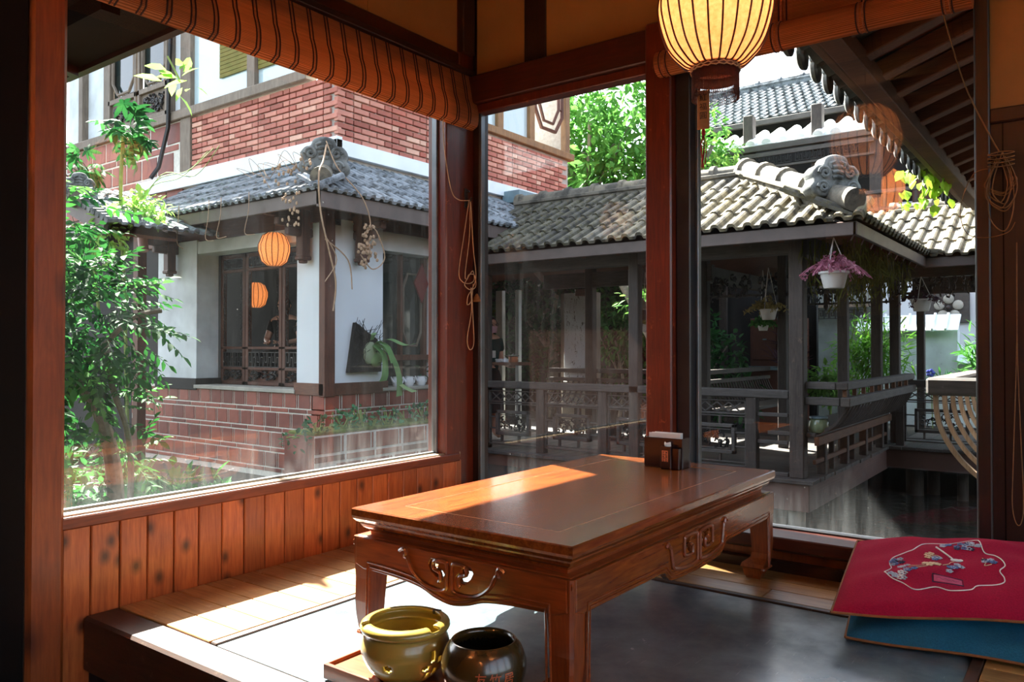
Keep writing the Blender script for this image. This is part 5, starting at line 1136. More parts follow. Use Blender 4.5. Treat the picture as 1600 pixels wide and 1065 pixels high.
wg = thing('wing_eaves', (-.2, 5.5, 2.3), 'overhanging wing roof with exposed rafters and tile undersides at upper right', 'roof')
WS = .36                                                  # rise per metre towards +X
def wz(x): return 2.235+(x+.98)*WS
for i in range(17):
    y = 3.14+i*.37; MB().bar((-.97, y, wz(-.97)+.03), (.9, y, wz(.9)+.03), .10, .09, .006).build('rafter', 'rafter_wood', wg)
box1('wall_plate', 'rafter_wood', (-1.02, 3.02, 2.17), (-.92, 9.2, 2.27), wg, .006)
b = MB(); b.bar((-1.06, 3.02, 2.245), (-1.06, 9.2, 2.245), .045, .10, .006); b.build('eaves_board', 'bench_side', wg)
um = MB().box((0, -.15, 0), (.30, .15, .02), .006); umd = um.data('under_tile', 'red_tile')
for j in range(7):
    for i in range(20):
        x = -1.05+j*.27; Mx = Matrix.Translation((x, 3.2+i*.31, wz(x)+.085+.008*R())) @ Matrix.Rotation(-math.atan(WS), 4, 'Y') @ Matrix.Rotation((R()-.5)*.06, 4, 'Z'); piece('under_tile', umd, wg, Mx)
b = MB(); b.add([(-1.1, 3.02, wz(-1.1)+.12), (-1.1, 9.2, wz(-1.1)+.12), (.95, 9.2, wz(.95)+.12), (.95, 3.02, wz(.95)+.12)], [(0, 1, 2, 3)]); b.build('roof_boarding', 'brown_wood_x', wg)
bt = MB(); K = 9; V = []; F = []
for x in (0, .5):
    for rr in (.075, .06):
        for k in range(K): a = pi*k/(K-1); V.append((x, cos(a)*rr, sin(a)*rr))
for k in range(K-1): F += [(k, k+1, 2*K+k+1, 2*K+k), (K+k, 3*K+k, 3*K+k+1, K+k+1), (k, K+k, K+k+1, k+1)]
btm = bt.add(V, F, None, True).data('barrel_tile', 'ornament'); disc = MB().lathe([(0, .012), (.05, .012), (.07, .0), (.075, -.02)], (0, 0, 0), 14, axis=(-1, 0, 0)).data('end_disc', 'ornament')
for i in range(26):
    y = 3.12+i*.235; Mx = Matrix.Translation((-1.20, y, wz(-1.20)+.12)) @ Matrix.Rotation(-math.atan(WS), 4, 'Y'); piece('barrel_tile', btm, wg, Mx); piece('end_disc', disc, wg, Matrix.Translation((-1.20, y, wz(-1.2)+.10)))
    b = MB()
pan = MB().sheet(lambda u, v: (.6*v, -.1175+.235*u, -.045*sin(pi*u)), 6, 1); pand = pan.data('pan_tile', 'ornament')
for i in range(26): piece('pan_tile', pand, wg, Matrix.Translation((-1.18, 3.2375+i*.235, wz(-1.18)+.125)) @ Matrix.Rotation(-math.atan(WS), 4, 'Y'))
box1('wing_wall', 'dark_void', (.75, 3.02, -.5), (.85, 9.2, 3), wg); box1('wing_post', 'old_wood_z', (-.15, 7.9, -.5), (-.02, 8.03, 2.5), wg); box1('wing_post', 'old_wood_z', (-.15, 5.4, -.5), (-.02, 5.53, 2.5), wg)
# ================================================================== FAR HOUSE, GARDEN WALL
fh = thing('far_house', (-5, 18, 0), 'far two storey house with long grey tiled roof and balcony behind the walkway', 'building')
def fp(name, mat, lo, hi, bev=0): return box1(name, mat, lo, hi, fh, bev)
b = MB(); tw, tl_ = .20, .32; ra = math.atan2(1.5, 2.6); NR = 10; U = Vector((1, 0, 0)); Vv = Vector((0, cos(ra), sin(ra))); N = U.cross(Vv); O = Vector((-8.6, 16.9, 5.72))
for j in range(NR):
    for i in range(34):
        o = O+U*(i*tw+(.5*tw if j % 2 else 0))+Vv*(j*tl_); q = []
        for v_, l_ in ((0, .05), (tl_*1.05, 0)):
            for u_, z_ in ((0, 0), (tw*.35, -.02), (tw*.6, .0), (tw*.75, .045), (tw*.98, .01)): q.append(o+U*u_+Vv*v_+N*(z_+l_))
        for u_, z_ in ((0, 0), (tw*.35, -.02), (tw*.6, .0), (tw*.75, .045), (tw*.98, .01)): q.append(o+U*u_+N*(z_-.0))
        b.add(q, [(k, k+1, 6+k, 5+k) for k in range(4)]+[(10+k, 11+k, k+1, k) for k in range(4)])
b.build('roof_tiles', 'roof_tile_grey', fh, kind='stuff', recalc=False)
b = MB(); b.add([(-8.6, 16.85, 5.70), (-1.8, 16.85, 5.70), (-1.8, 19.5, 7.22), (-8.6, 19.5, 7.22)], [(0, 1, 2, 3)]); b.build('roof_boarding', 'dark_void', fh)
ridge(fh, (-8.5, 19.5, 7.35), (-1.9, 19.5, 7.35), .10, .55, 'roof_tile_grey'); fp('eaves_board', 'old_wood_x', (-8.6, 16.8, 5.58), (-1.8, 16.9, 5.70), .01)
# white barrel-tile awning below the main eaves
aw = thing('awning', (-5.4, 16.2, 5)); aw.parent = fh; aw.location = Vector((-5.4, 16.2, 5))-ROOT[fh.name]
am = MB(); V = []; F = []; K = 8
for v_ in (0, 1.0):
    for k in range(K+1): a = pi*k/K; V.append((-cos(a)*.10, v_, sin(a)*.09))
F = [(k, k+1, K+2+k, K+1+k) for k in range(K)]+[tuple(range(K+1))]; amd = am.add(V, F, None, True).data('barrel_tile', 'awning_white'); apn = MB().box((-.16, 0, -.02), (.16, 1.0, 0)).data('pan_tile', 'awning_white')
Rx = Matrix.Rotation(math.atan2(.42, .9), 4, 'X')
for i in range(15): piece('barrel_tile', amd, aw, Matrix.Translation((-7.6+i*.33, 15.6, 4.86)) @ Rx); piece('pan_tile', apn, aw, Matrix.Translation((-7.6+i*.33, 15.62, 4.85)) @ Rx)
fp('awning_board', 'old_wood_x', (-7.8, 15.62, 4.72), (-2.8, 15.70, 4.84), .01); fp('upper_wall', 'dark_void', (-8.2, 17.2, 0), (-.5, 17.3, 5.8)); fp('white_panel', 'white_wall_old', (-7.0, 17.05, 3.2), (-5.75, 17.1, 4.55)); fp('white_panel', 'white_wall', (-4.2, 17.05, 2.9), (-3.45, 17.1, 3.75)); fp('white_panel', 'white_wall', (-3.3, 17.05, 2.9), (-2.5, 17.1, 3.65))
for x in (-5.7, -4.35, -3.30, -2.0): fp('post', 'old_wood_z', (x-.10, 15.7, 0), (x+.10, 15.9, 5.5), .01)
for i in range(5): piece('carved_frieze', FRET, fh, TR(-6.6+i*.62, 15.64, 4.52, 0, (.56, 1, 1.0)))
fp('frieze_rail', 'old_wood_x', (-7.0, 15.62, 4.60), (-3.3, 15.68, 4.68)); fp('frieze_rail', 'old_wood_x', (-7.0, 15.62, 4.36), (-3.3, 15.68, 4.40)); fp('balcony_floor', 'old_wood_x', (-8, 15.6, 2.75), (0, 17.2, 2.9))
for z in (2.95, 3.30, 3.62): fp('balcony_rail', 'old_wood_x', (-4.4, 15.66, z), (.5, 15.74, z+.07), .008)
for i in range(18): fp('baluster', 'old_wood_z', (-4.2+i*.26, 15.68, 2.95), (-4.15+i*.26, 15.72, 3.62))
for x in (-2.9, -1.9, -1.2): fp('board_panel', 'brown_wood', (x, 17.0, 2.9), (x+.85, 17.04, 4.4), .01)
lm = thing('wall_lantern', (-3.30, 15.62, 4.95), 'small pale glass wall lamp on the far house post', 'lamp')
MB().lathe([(0, -.28), (.03, -.25), (.03, -.18), (.06, -.16)], (-3.30, 15.55, 4.95), 10).build('lamp_stem', 'copper', lm); MB().lathe([(.06, -.16), (.11, .05), (.12, .12)], (-3.30, 15.55, 4.95), 8).build('lamp_shade', 'lamp_glass', lm); MB().lathe([(.12, .12), (.13, .14), (.02, .2)], (-3.30, 15.55, 4.95), 8).build('lamp_cap', 'copper', lm)
gw = thing('garden_wall', (-2.3, 14.5, GZ), 'pale rendered garden wall with white slab coping beyond the walkway', 'wall')
box1('wall_body', 'white_wall_old', (-3.3, 14.45, GZ), (-1.82, 14.7, 1.13), gw); box1('wall_body', 'white_wall_old', (-1.82, 14.5, GZ), (1.5, 14.7, .60), gw)
b0 = MB().box((0, -.16, 0), (.18, .3, .03), .006); sl0 = b0.data('coping_slab', 'white_band'); rb0 = MB().box((-.02, -.17, 0), (.02, .3, .07), .008).data('coping_rib', 'white_band'); Rc = Matrix.Rotation(.62, 4, 'X')
for i in range(8): piece('coping_slab', sl0, gw, Matrix.Translation((-3.3+i*.19, 14.42, 1.13)) @ Rc); piece('coping_rib', rb0, gw, Matrix.Translation((-3.3+i*.19, 14.42, 1.13)) @ Rc)
for i in range(14): piece('coping_slab', sl0, gw, Matrix.Translation((-1.80+i*.19, 14.47, .60)) @ Rc); piece('coping_rib', rb0, gw, Matrix.Translation((-1.80+i*.19, 14.47, .60)) @ Rc)
hw = thing('white_cottage', (-2, 16, GZ), 'white cottage wall with dark fan window behind the garden wall', 'building')
box1('wall_body', 'white_wall', (-3.4, 15.4, GZ), (1.5, 15.5, 2.6), hw); wi = box1('window_opening', 'old_wood_x', (-2.50, 15.33, 1.20), (-1.75, 15.40, 1.72), hw, .01)
for k in range(5):
    a = pi/2+k*2*pi/5; MB().sphere((-2.06+.15*cos(a), 15.31, 1.46+.15*sin(a)), (.085, .03, .085), 10, 6).build('fan_petal', 'concrete', wi)
MB().sphere((-2.06, 15.29, 1.46), .05, 8, 6).build('fan_hub', 'carving', wi)
box1('cottage_post', 'old_wood_z', (-1.5, 15.25, GZ), (-1.35, 15.38, 2.6), hw)
mu = thing('mural_wall', (-3.6, 14.6, GZ), 'grey mottled wall with a hanging fretwork frame behind the purple plants', 'wall')
box1('wall_body', 'mural', (-4.9, 14.6, GZ), (-3.0, 14.7, 1.75), mu); box1('frame_rail', 'grey_frame', (-4.2, 14.45, 1.48), (-3.05, 14.55, 1.56), mu); piece('fret_panel', FRET, mu, TR(-4.0, 14.5, 1.36, 0, (.75, 1, .8)))
for x in (-4.02, -3.22): piece('pendant_bracket', dm, mu, TR(x, 14.5, 1.3))
ct = thing('kitchen_cabinet', (-4, 12.6, GZ), 'red-brown panelled cabinet with a red paper strip behind the walkway', 'cabinet')
box1('cabinet_body', 'cabinet', (-4.55, 12.6, GZ), (-3.7, 12.9, 1.25), ct, .01); box1('red_strip', 'red_paper', (-4.06, 12.585, .55), (-3.99, 12.6, 1.2), ct); box1('worktop', 'grey_metal', (-4.7, 12.5, .42), (-3.7, 12.6, .48), ct)
for x0, x1 in ((-4.5, -4.12), (-4.1, -3.72)): d_ = box1('cabinet_door', 'cabinet', (x0, 12.57, .58), (x1, 12.6, 1.2), ct, .008); box1('door_handle', 'grey_metal', ((x0+x1)/2-.02, 12.55, .9), ((x0+x1)/2+.04, 12.57, .92), d_)
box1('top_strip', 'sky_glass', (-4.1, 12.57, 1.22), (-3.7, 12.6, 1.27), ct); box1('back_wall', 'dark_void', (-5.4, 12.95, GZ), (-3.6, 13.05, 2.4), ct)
# old white pier and pale posts at the back of the walk
op = thing('painted_pier', (-5.9, 9.5, DK), 'white painted pier streaked with black mould at the back of the walkway', 'pillar')
s = NT('streaked'); v = s.coord((1, 1, .25)); n1 = s.noise(v, 16, 6, .75, 1.5); n2 = s.noise(s.coord(), 60, 3, .6); mk = s.mix(1.0, s.ramp(n1, [(.56, (0,)*3), (.60, (1,)*3)]), s.ramp(n2, [(.45, (0,)*3), (.52, (1,)*3)]), 'MULTIPLY')
M['streaked'] = s.fin(s.mix(mk, C('dfe6ef'), C('2a2a2c')), .85)
box1('pier_body', 'streaked', (-6.11, 9.45, .30), (-5.69, 9.6, 1.55), op, .004); box1('pier_foot', 'concrete', (-6.13, 9.42, DK), (-5.67, 9.62, .30), op, .004); box1('pier_cap', 'brown_wood_x', (-5.9, 9.40, 1.50), (-5.72, 9.62, 1.60), op, .01); box1('pier_edge', 'grey_frame', (-5.67, 9.46, .30), (-5.60, 9.6, 1.55), op); box1('pier_edge', 'grey_frame', (-6.2, 9.5, DK), (-6.12, 9.6, 1.55), op)
for x, w_, lb in ((-7.13, .12, 'pale broad timber post left of the streaked pier'), (-6.80, .06, 'slender white post left of the streaked pier')):
    q = thing('pale_post', (x, 9.3, DK), lb, 'post'); box1('post_shaft', 'white_wall_old' if w_ < .1 else 'concrete', (x-w_/2, 9.25, DK), (x+w_/2, 9.33, 1.62), q, .004); box1('post_foot', 'concrete', (x-w_/2-.02, 9.23, DK-.2), (x+w_/2+.02, 9.35, DK+.02), q, .004)
# ---- small porch roof at the far left
po_ = thing('porch_roof', (-7.8, 3.9, 2), 'corner of a small tiled porch roof beside the wisteria at the left', 'roof')
d_ = Vector((.835, 0, -.334)).normalized(); ups = -d_
slope(po_, (-7.30, 3.60, 1.93), (0, 1, 0), tuple(ups), 5, 5, 'roof_tile_grey', w=.225, L=.30, h=.024, t=.03)
MB().bar((-7.42, 3.62, 1.90), (-8.6, 3.62, 2.37), .04, .16).build('barge_board', 'fascia', po_); MB().bar((-7.46, 4.0, 1.86), (-8.6, 4.0, 2.30), .7, .03).build('roof_boarding', 'brown_wood_x', po_)
box1('porch_post', 'brown_wood', (-8.6, 3.62, GZ), (-8.5, 3.7, 2.2), po_); box1('porch_post', 'brown_wood', (-8.6, 4.5, GZ), (-8.5, 4.6, 2.2), po_)
for k in range(14): MB().tube([(-7.30-k*.085, 3.56, 1.955+k*.034), (-7.30-k*.085, 3.66, 1.965+k*.034)], .035, 8).build('verge_tile', 'ornament', po_)
ridge(po_, (-7.9, 3.62, 2.28), (-8.6, 3.62, 2.56), .08, .3); ornament(po_, (-7.90, 3.60, 2.34), (1, -.6), .62)
pp = thing('rain_pipe', (-8.2, 4.4, 2.1), 'dusty pink rain pipe elbow under the tea house eaves', 'pipe')
MB().tube([(-9.0, 4.36, 2.10), (-8.12, 4.36, 2.135)], .062, 16).build('gutter_pipe', 'pink_pipe', pp); MB().tube([(-8.17, 4.36, 2.09), (-8.08, 4.34, 1.80)], .050, 16).build('down_pipe', 'pink_pipe', pp); MB().lathe([(0, .09), (.075, .09), (.078, .0), (.075, -.01)], (-8.19, 4.36, 2.135), 18, axis=(1, 0, 0)).build('pipe_cap', 'pink_pipe', pp)
# ---- planter, cups, fern on the tea house
pt_ = thing('tiled_planter', (-5.72, 5.3, GZ), 'low red tiled planter with cream joints at the foot of the tea house', 'planter')
PX = -5.5; box1('planter_body', 'red_tile', (-5.92, 4.5, GZ), (PX-.006, 6.15, .0), pt_); box1('joint_bed', 'joint_white', (PX-.006, 4.5, GZ), (PX+.001, 6.15, .0), pt_); box1('moss_bed', 'moss', (-5.90, 4.52, -.02), (PX-.03, 6.13, .03), pt_, .01)
tA = MB().box((0, 0, 0), (.012, .29, .145), .003).data('tile', 'red_tile'); tB = MB().box((0, 0, 0), (.012, .022, .145), .003).data('tile', 'red_tile'); tC = MB().box((0, 0, 0), (.012, .34, .05), .003).data('tile', 'red_tile')
for r_ in range(2):
    for i in range(5):
        y = 4.50+i*.365-.12*r_; z = -.16-.245*r_
        if y < 4.49: continue
        if y+.29 < 6.16: piece('tile', tA, pt_, TR(PX-.006, y, z))
        if y+.33 < 6.16: piece('tile', tB, pt_, TR(PX-.006, y+.306, z))
        if y+.34 < 6.16: piece('tile', tC, pt_, TR(PX-.006, y, z-.075))
def leaf_mesh(L, W, fold=.25, mat='leaf', name='leaf'):
    V = [(0, 0, 0), (.35*L, W/2, fold*W*.5), (.35*L, -W/2, fold*W*.5), (.72*L, W*.36, fold*W*.3-.04*L), (.72*L, -W*.36, fold*W*.3-.04*L), (L, 0, -.12*L), (.36*L, 0, 0), (.72*L, 0, -.05*L)]
    return V, [(0, 6, 1), (0, 2, 6), (6, 7, 3, 1), (6, 2, 4, 7), (7, 5, 3), (7, 4, 5)]
def scatter(b, n, cen, rad, L, W, rs, droop=.3, shell=.55, up=0):
    V0, F0 = leaf_mesh(1, W/L)
    for k in range(n):
        d = Vector((rs.gauss(0, 1), rs.gauss(0, 1), rs.gauss(0, 1))).normalized(); q = shell+(1-shell)*rs.random()
        p = Vector(cen)+Vector((d.x*rad[0], d.y*rad[1], d.z*rad[2]))*q
        dirv = (d*.7+Vector((rs.uniform(-1, 1), rs.uniform(-1, 1), rs.uniform(-1, 1))) + Vector((0, 0, up-droop))).normalized(); x, y, z = frame_of(dirv)
        s_ = L*rs.uniform(.6, 1.2); m = Matrix((dirv, x, y)).transposed().to_4x4() @ Matrix.Rotation(rs.uniform(-.8, .8), 4, 'X'); m = Matrix.Translation(p) @ m @ Matrix.Scale(s_, 4)
        b.add(V0, F0, m)
    return b
rs = random.Random(21)
for k, (y, n, L, z) in enumerate(((4.62, 40, .10, .06), (4.95, 60, .10, .10), (5.15, 30, .09, .14), (5.5, 40, .09, .10), (5.75, 26, .09, .09), (6.0, 50, .10, .13), (4.4, 26, .09, -.05), (5.3, 30, .08, .05))):
    jp = thing('jade_plant', (-5.68, y, .02), ['leafy jade plant at the left end of the tiled planter', 'broad leafy jade plant over the planter front', 'tall jade sprig in the tiled planter', 'jade plant amid the moss of the planter', 'small jade sprout right of the moss', 'full jade plant at the right end of the planter', 'jade plant spilling over the left corner of the planter', 'low jade leaves along the planter rim'][k], 'plant', 'jade plants in the tiled planter')
    scatter(MB(), n, (-5.62, y, z), (.14, .15, .09), L*.62, L*.40, rs, droop=-.3, up=.2).build('leaves', 'leaf_jade', jp, recalc=False, kind='stuff')
    b = MB()
    for q in range(5): b.tube([(-5.66+.02*q, y, .0), (-5.64+rs.uniform(-.08, .08), y+rs.uniform(-.08, .08), z+.04)], .007, 5)
    b.build('stems', 'vine_green', jp)
for k, (y, nm) in enumerate(((6.06, 'leftmost white enamel jug on the tea house sill'), (6.24, 'middle white enamel jug on the tea house sill'), (6.43, 'rightmost white enamel jug on the sill, holding a green sprout'))):
    x = -6.05; z = .361; j = thing('white_jug', (x, y, z), nm, 'jug', 'white jugs on the tea house sill')
    MB().lathe([(0, 0), (.042, .0), (.052, .02), (.055, .06), (.046, .095), (.050, .103), (.046, .103), (.04, .09), (.048, .05), (.0, .01)], (x, y, z), 20).build('jug_body', 'enamel', j)
    MB().tube(bez([(x, y-.05, z+.045), (x, y-.075, z+.07), (x, y-.092, z+.105)], 4), [.014, .0135, .013, .012, .011, .010, .009, .008, .008], 8).build('spout', 'enamel', j)
    MB().tube(bez([(x, y+.045, z+.085), (x, y+.085, z+.085), (x, y+.085, z+.04), (x, y+.05, z+.025)], 5), .006, 6).build('handle', 'enamel', j)
    if k == 2: scatter(MB(), 7, (x, y+.03, z+.16), (.03, .05, .06), .12, .045, rs, droop=-.6).build('sprout', 'leaf_jade', j, recalc=False)
sf = thing('staghorn_fern', (-5.97, 5.55, .7), 'staghorn fern mounted on a black board on the white pier', 'plant')
me = curve2d([[(-.24, -.22), (-.18, .12), (-.15, .28), (-.10, .26), (.02, .18), (.14, .12), (.20, .02), (.20, -.22)]], .04, .008); MB().mesh(me, Matrix.Translation((-5.975, 5.53, .75)) @ Matrix.Rotation(pi/2, 4, 'Z') @ Matrix.Rotation(pi/2, 4, 'X')).build('mount_board', 'fern_board', sf)
b = MB()
for k in range(70): b.tube([(-5.95, 5.53+rs.uniform(-.2, .18), .75+rs.uniform(-.18, .2)), (-5.92+rs.uniform(0, .04), 5.53+rs.uniform(-.22, .2), .78+rs.uniform(-.2, .3))], .003, 3)
b.build('fibre', 'fern_board', sf, kind='stuff')
b = MB(); b.sphere((-5.93, 5.56, .72), (.035, .10, .12), 14, 10); b.build('shield_frond', 'fern_pale', sf); b = MB(); b.sphere((-5.92, 5.62, .66), (.035, .09, .08), 12, 8); b.build('shield_frond', 'fern_green', sf)
def strap(pts, w0, w1):
    P = bez(pts, 6); n = len(P); b = MB(); V = []
    for i, p in enumerate(P):
        t = i/(n-1); w_ = w0+(w1-w0)*t; V += [(p.x, p.y-w_/2, p.z), (p.x, p.y+w_/2, p.z+.01)]
    return b.add(V, [(2*i, 2*i+1, 2*i+3, 2*i+2) for i in range(n-1)], None, True)
for pts, a, c in (([(-5.9, 5.58, .80), (-5.80, 5.62, .70), (-5.74, 5.58, .52), (-5.74, 5.55, .44)], .05, .11), ([(-5.9, 5.6, .82), (-5.78, 5.68, .72), (-5.72, 5.75, .50), (-5.72, 5.76, .28)], .05, .09), ([(-5.9, 5.6, .82), (-5.76, 5.66, .86), (-5.66, 5.78, .80), (-5.6, 5.88, .82)], .06, .08), ([(-5.9, 5.55, .85), (-5.82, 5.5, .92), (-5.76, 5.44, .90)], .05, .07), ([(-5.74, 5.76, .42), (-5.68, 5.82, .36), (-5.64, 5.9, .32)], .06, .08), ([(-5.88, 5.62, .84), (-5.76, 5.63, .78), (-5.7, 5.66, .62)], .06, .08)): strap(pts, a, c).build('frond', 'fern_green', sf, recalc=False)
dv = thing('dry_vine', (-5.6, 4.8, 2.4), 'dry vine tendrils trailing over the tea house roof corner', 'plant')
def vine(pts, r=.006, mat='vine_dry', par=None): MB().tube(bez(pts, 6), r, 5).build('tendril', mat, par or dv)
vine([(-5.62, 4.72, 2.62), (-5.46, 4.55, 2.42), (-5.36, 4.42, 2.26), (-5.36, 4.44, 1.95), (-5.37, 4.55, 1.6), (-5.37, 4.62, 1.35), (-5.38, 4.60, 1.1)], .008); vine([(-5.37, 4.5, 1.72), (-5.36, 4.75, 1.56), (-5.36, 4.80, 1.30)], .006); vine([(-5.37, 4.5, 1.75), (-5.36, 4.62, 1.55), (-5.37, 4.5, 1.35)], .005); vine([(-5.6, 4.7, 2.65), (-5.5, 4.75, 2.4), (-5.36, 4.92, 2.14), (-5.36, 5.02, 1.9), (-5.36, 4.92, 1.8)], .006); vine([(-5.36, 4.9, 1.62), (-5.36, 5.05, 1.5), (-5.36, 5.2, 1.62), (-5.36, 5.1, 1.85), (-5.36, 5.0, 1.88)], .006)
for k in range(9):
    x = -5.62-rs.random()*.9; vine([(x, 4.7-.0, 2.42), (x-rs.uniform(-.2, .3), 4.55, 2.45+rs.random()*.15), (x-rs.uniform(-.1, .5), 4.45+rs.random()*.2, 2.28+rs.random()*.2)], .003)
for k in range(5): x = -8.2+.45*k+rs.random()*.3; vine([(x, 4.45, 2.24), (x+.05, 4.41, 2.05), (x+.1*rs.random(), 4.40, 1.85), (x+.15, 4.41, 1.75+.1*rs.random())], .004)
sd = MB()
for cy, cz in ((4.98, 1.80), (5.02, 1.68), (4.94, 1.62)):
    for k in range(22): sd.sphere((-5.36+rs.uniform(-.03, .03), cy+rs.uniform(-.05, .06), cz+rs.uniform(-.12, .1)), (.013, .016, .018), 5, 4)
for k in range(30): x = rs.uniform(-6.3, -5.5); sd.sphere((x, 4.47+rs.random()*.25, 2.28+rs.random()*.22), (.014, .014, .02), 5, 4)
for k in range(26): sd.sphere((rs.uniform(-5.85, -5.6), 4.41, rs.uniform(1.85, 2.15)), (.013, .01, .018), 5, 4)
sd.build('seed_clusters', 'vine_dry', dv, kind='stuff')
# ================================================================== PLANTS
def frond_mesh(seed, n=4, L=.26, ll=.085, lw=.036, mat='leaf_wist'):
    rs = random.Random(seed); b = MB(); V0, F0 = leaf_mesh(1, lw/ll); P = [Vector((L*t, 0, -.10*L*t*t*2)) for t in [i/(n+1) for i in range(n+2)]]
    b.tube(P, .0022, 3)
    for i in range(1, n+2):
        for sgn in ((-1, 1) if i <= n else (0,)):
            a = sgn*radians(58+rs.uniform(-8, 8)); s_ = ll*rs.uniform(.8, 1.15); m = Matrix.Translation(P[i]) @ Matrix.Rotation(a, 4, 'Z') @ Matrix.Rotation(rs.uniform(.1, .5), 4, 'Y') @ Matrix.Rotation(rs.uniform(-.3, .3), 4, 'X') @ Matrix.Scale(s_, 4); b.add(V0, F0, m)
    return b.data('leaf', mat, recalc=False)
def palmate_mesh(seed, n=7, ll=.16, lw=.055, mat='leaf_dark'):
    rs = random.Random(seed); b = MB(); V0, F0 = leaf_mesh(1, lw/ll); b.tube([(-.12, 0, -.02), (0, 0, 0)], .003, 3)
    for k in range(n): b.add(V0, F0, Matrix.Rotation(2*pi*k/n+rs.uniform(-.1, .1), 4, 'Z') @ Matrix.Rotation(rs.uniform(.2, .5), 4, 'Y') @ Matrix.Scale(ll*rs.uniform(.8, 1.1), 4))
    return b.data('leaf', mat, recalc=False)
CAMP = Vector((0, 0, HC))
def place_leaf(me, parent, p, out, rs, sc=1.0):
    d = (Vector(out)+Vector((rs.uniform(-.6, .6), rs.uniform(-.6, .6), rs.uniform(-.7, .2)))).normalized(); z = Vector((rs.uniform(-.3, .3), rs.uniform(-.3, .3), 1)); y = z.cross(d).normalized(); z = d.cross(y)
    m = Matrix((d, y, z)).transposed().to_4x4() @ Matrix.Rotation(rs.uniform(-.5, .5), 4, 'X') @ Matrix.Scale(sc*rs.uniform(.75, 1.15), 4); m.translation = p; piece('leaf', me, parent, m)
wi_ = thing('wisteria', (-4.6, 2.15, GZ), 'bushy green wisteria with a pale twisted trunk outside the left window', 'shrub')
b = MB(); b.tube(bez([(-4.65, 2.30, GZ), (-4.62, 2.32, -.1), (-4.6, 2.27, .22), (-4.62, 2.20, .45), (-4.7, 2.10, .66), (-4.75, 2.0, .9), (-4.7, 2.0, 1.3)], 8), [.055-.0008*k for k in range(49)], 10); b.tube(bez([(-4.55, 2.34, GZ), (-4.52, 2.36, .0), (-4.53, 2.34, .3), (-4.56, 2.27, .55), (-4.6, 2.25, .8)], 8), .018, 8); b.tube(bez([(-4.7, 2.1, .6), (-4.6, 2.2, .75), (-4.5, 2.35, .95), (-4.45, 2.5, 1.0)], 6), .016, 6); b.build('trunk', 'bark', wi_)
FR = [frond_mesh(k) for k in range(4)]+[frond_mesh(9, mat='leaf')]; rs = random.Random(4)
def wist(n, cen, rad):
    for k in range(n):
        d = Vector((rs.gauss(0, 1), rs.gauss(0, 1), rs.gauss(0, 1))).normalized(); q = .55+.45*rs.random(); p = Vector(cen)+Vector((d.x*rad[0], d.y*rad[1], d.z*rad[2]))*q
        place_leaf(rs.choice(FR), wi_, p, d+Vector((.5, .1, -.1)), rs, .85)
wist(135, (-4.65, 2.1, .92), (.42, .42, .36)); wist(52, (-4.75, 1.98, 1.3), (.35, .33, .22)); wist(26, (-4.6, 2.2, .42), (.3, .24, .15)); wist(14, (-4.55, 2.36, .08), (.2, .12, .18)); wist(28, (-4.8, 1.9, .5), (.3, .3, .5)); wist(22, (-4.85, 2.1, 1.55), (.3, .3, .2))
scatter(MB(), 900, (-4.95, 2.0, .95), (.35, .5, .75), .10, .04, rs, shell=.1).build('inner_foliage', 'leaf_dark', wi_, kind='stuff', recalc=False)
for k, (x, y, rx, ry, lb) in enumerate(((-6.6, 3.2, 1.0, .7, 'low dark green shrub in the court behind the wisteria trunk'), (-8.4, 3.5, .9, .6, 'low shrub in the court below the porch roof'), (-5.3, 3.2, .7, .5, 'low leafy ground plant right of the wisteria trunk'), (-10.2, 4.3, 1.0, .5, 'dark shrub at the far left end of the tea house dado'))):
    gs = thing('court_shrub', (x, y, GZ), lb, 'shrub', 'low shrubs in the court'); b = MB(); scatter(b, 420, (x, y, GZ+.12), (rx, ry, .30), .15, .06, rs, shell=.3, droop=-.1); b.build('leaves', 'leaf_dark', gs, kind='stuff', recalc=False); MB().tube([(x, y, GZ), (x, y, GZ+.2)], .02, 5).build('stem', 'bark', gs)
ut = thing('umbrella_plant', (-7.9, 4.0, 2.3), 'umbrella plant with palmate leaves above the porch roof at the left', 'plant'); PM = [palmate_mesh(k) for k in range(3)]
b = MB(); b.tube(bez([(-8.0, 4.15, GZ), (-8.0, 4.1, 1.2), (-7.9, 4.0, 2.3), (-7.85, 4.0, 2.9)], 6), .02, 6); b.tube(bez([(-8.3, 4.0, 1.0), (-8.5, 3.95, 2.3), (-8.55, 3.9, 2.75)], 6), .018, 6); b.build('stem', 'vine_green', ut)
for k in range(26):
    d = Vector((rs.gauss(0, 1), rs.gauss(0, 1), rs.gauss(0, .8))).normalized(); place_leaf(rs.choice(PM), ut, Vector((-7.75, 4.0, 2.92))+d*.30*rs.random()**.4, d+Vector((0, -.4, .2)), rs, 1.0)
for k in range(12):
    d = Vector((rs.gauss(0, 1), rs.gauss(0, 1), rs.gauss(0, .8))).normalized(); place_leaf(rs.choice(PM), ut, Vector((-8.45, 3.9, 2.66))+d*.2*rs.random()**.4, d+Vector((0, -.4, .2)), rs, 1.0)
pv = thing('eaves_creeper', (-7.8, 4.2, 2.2), 'light green creeper climbing between the porch roof and the tea house eaves', 'plant')
b = MB(); scatter(b, 260, (-7.75, 4.1, 2.16), (.55, .2, .17), .12, .05, rs, shell=.2); scatter(b, 130, (-7.55, 3.7, 1.85), (.3, .2, .3), .11, .045, rs, shell=.2); b.build('leaves', 'leaf_light', pv, kind='stuff', recalc=False)
b = MB()
for k in range(3): b.tube(bez([(-8.1+.1*k, 4.1, 2.0), (-7.7+.1*k, 4.2, 2.4+.05*k), (-7.3+.12*k, 4.3, 2.45+.1*rs.random()), (-7.0+.1*k, 4.4, 2.7+.1*rs.random())], 6), .005, 4)
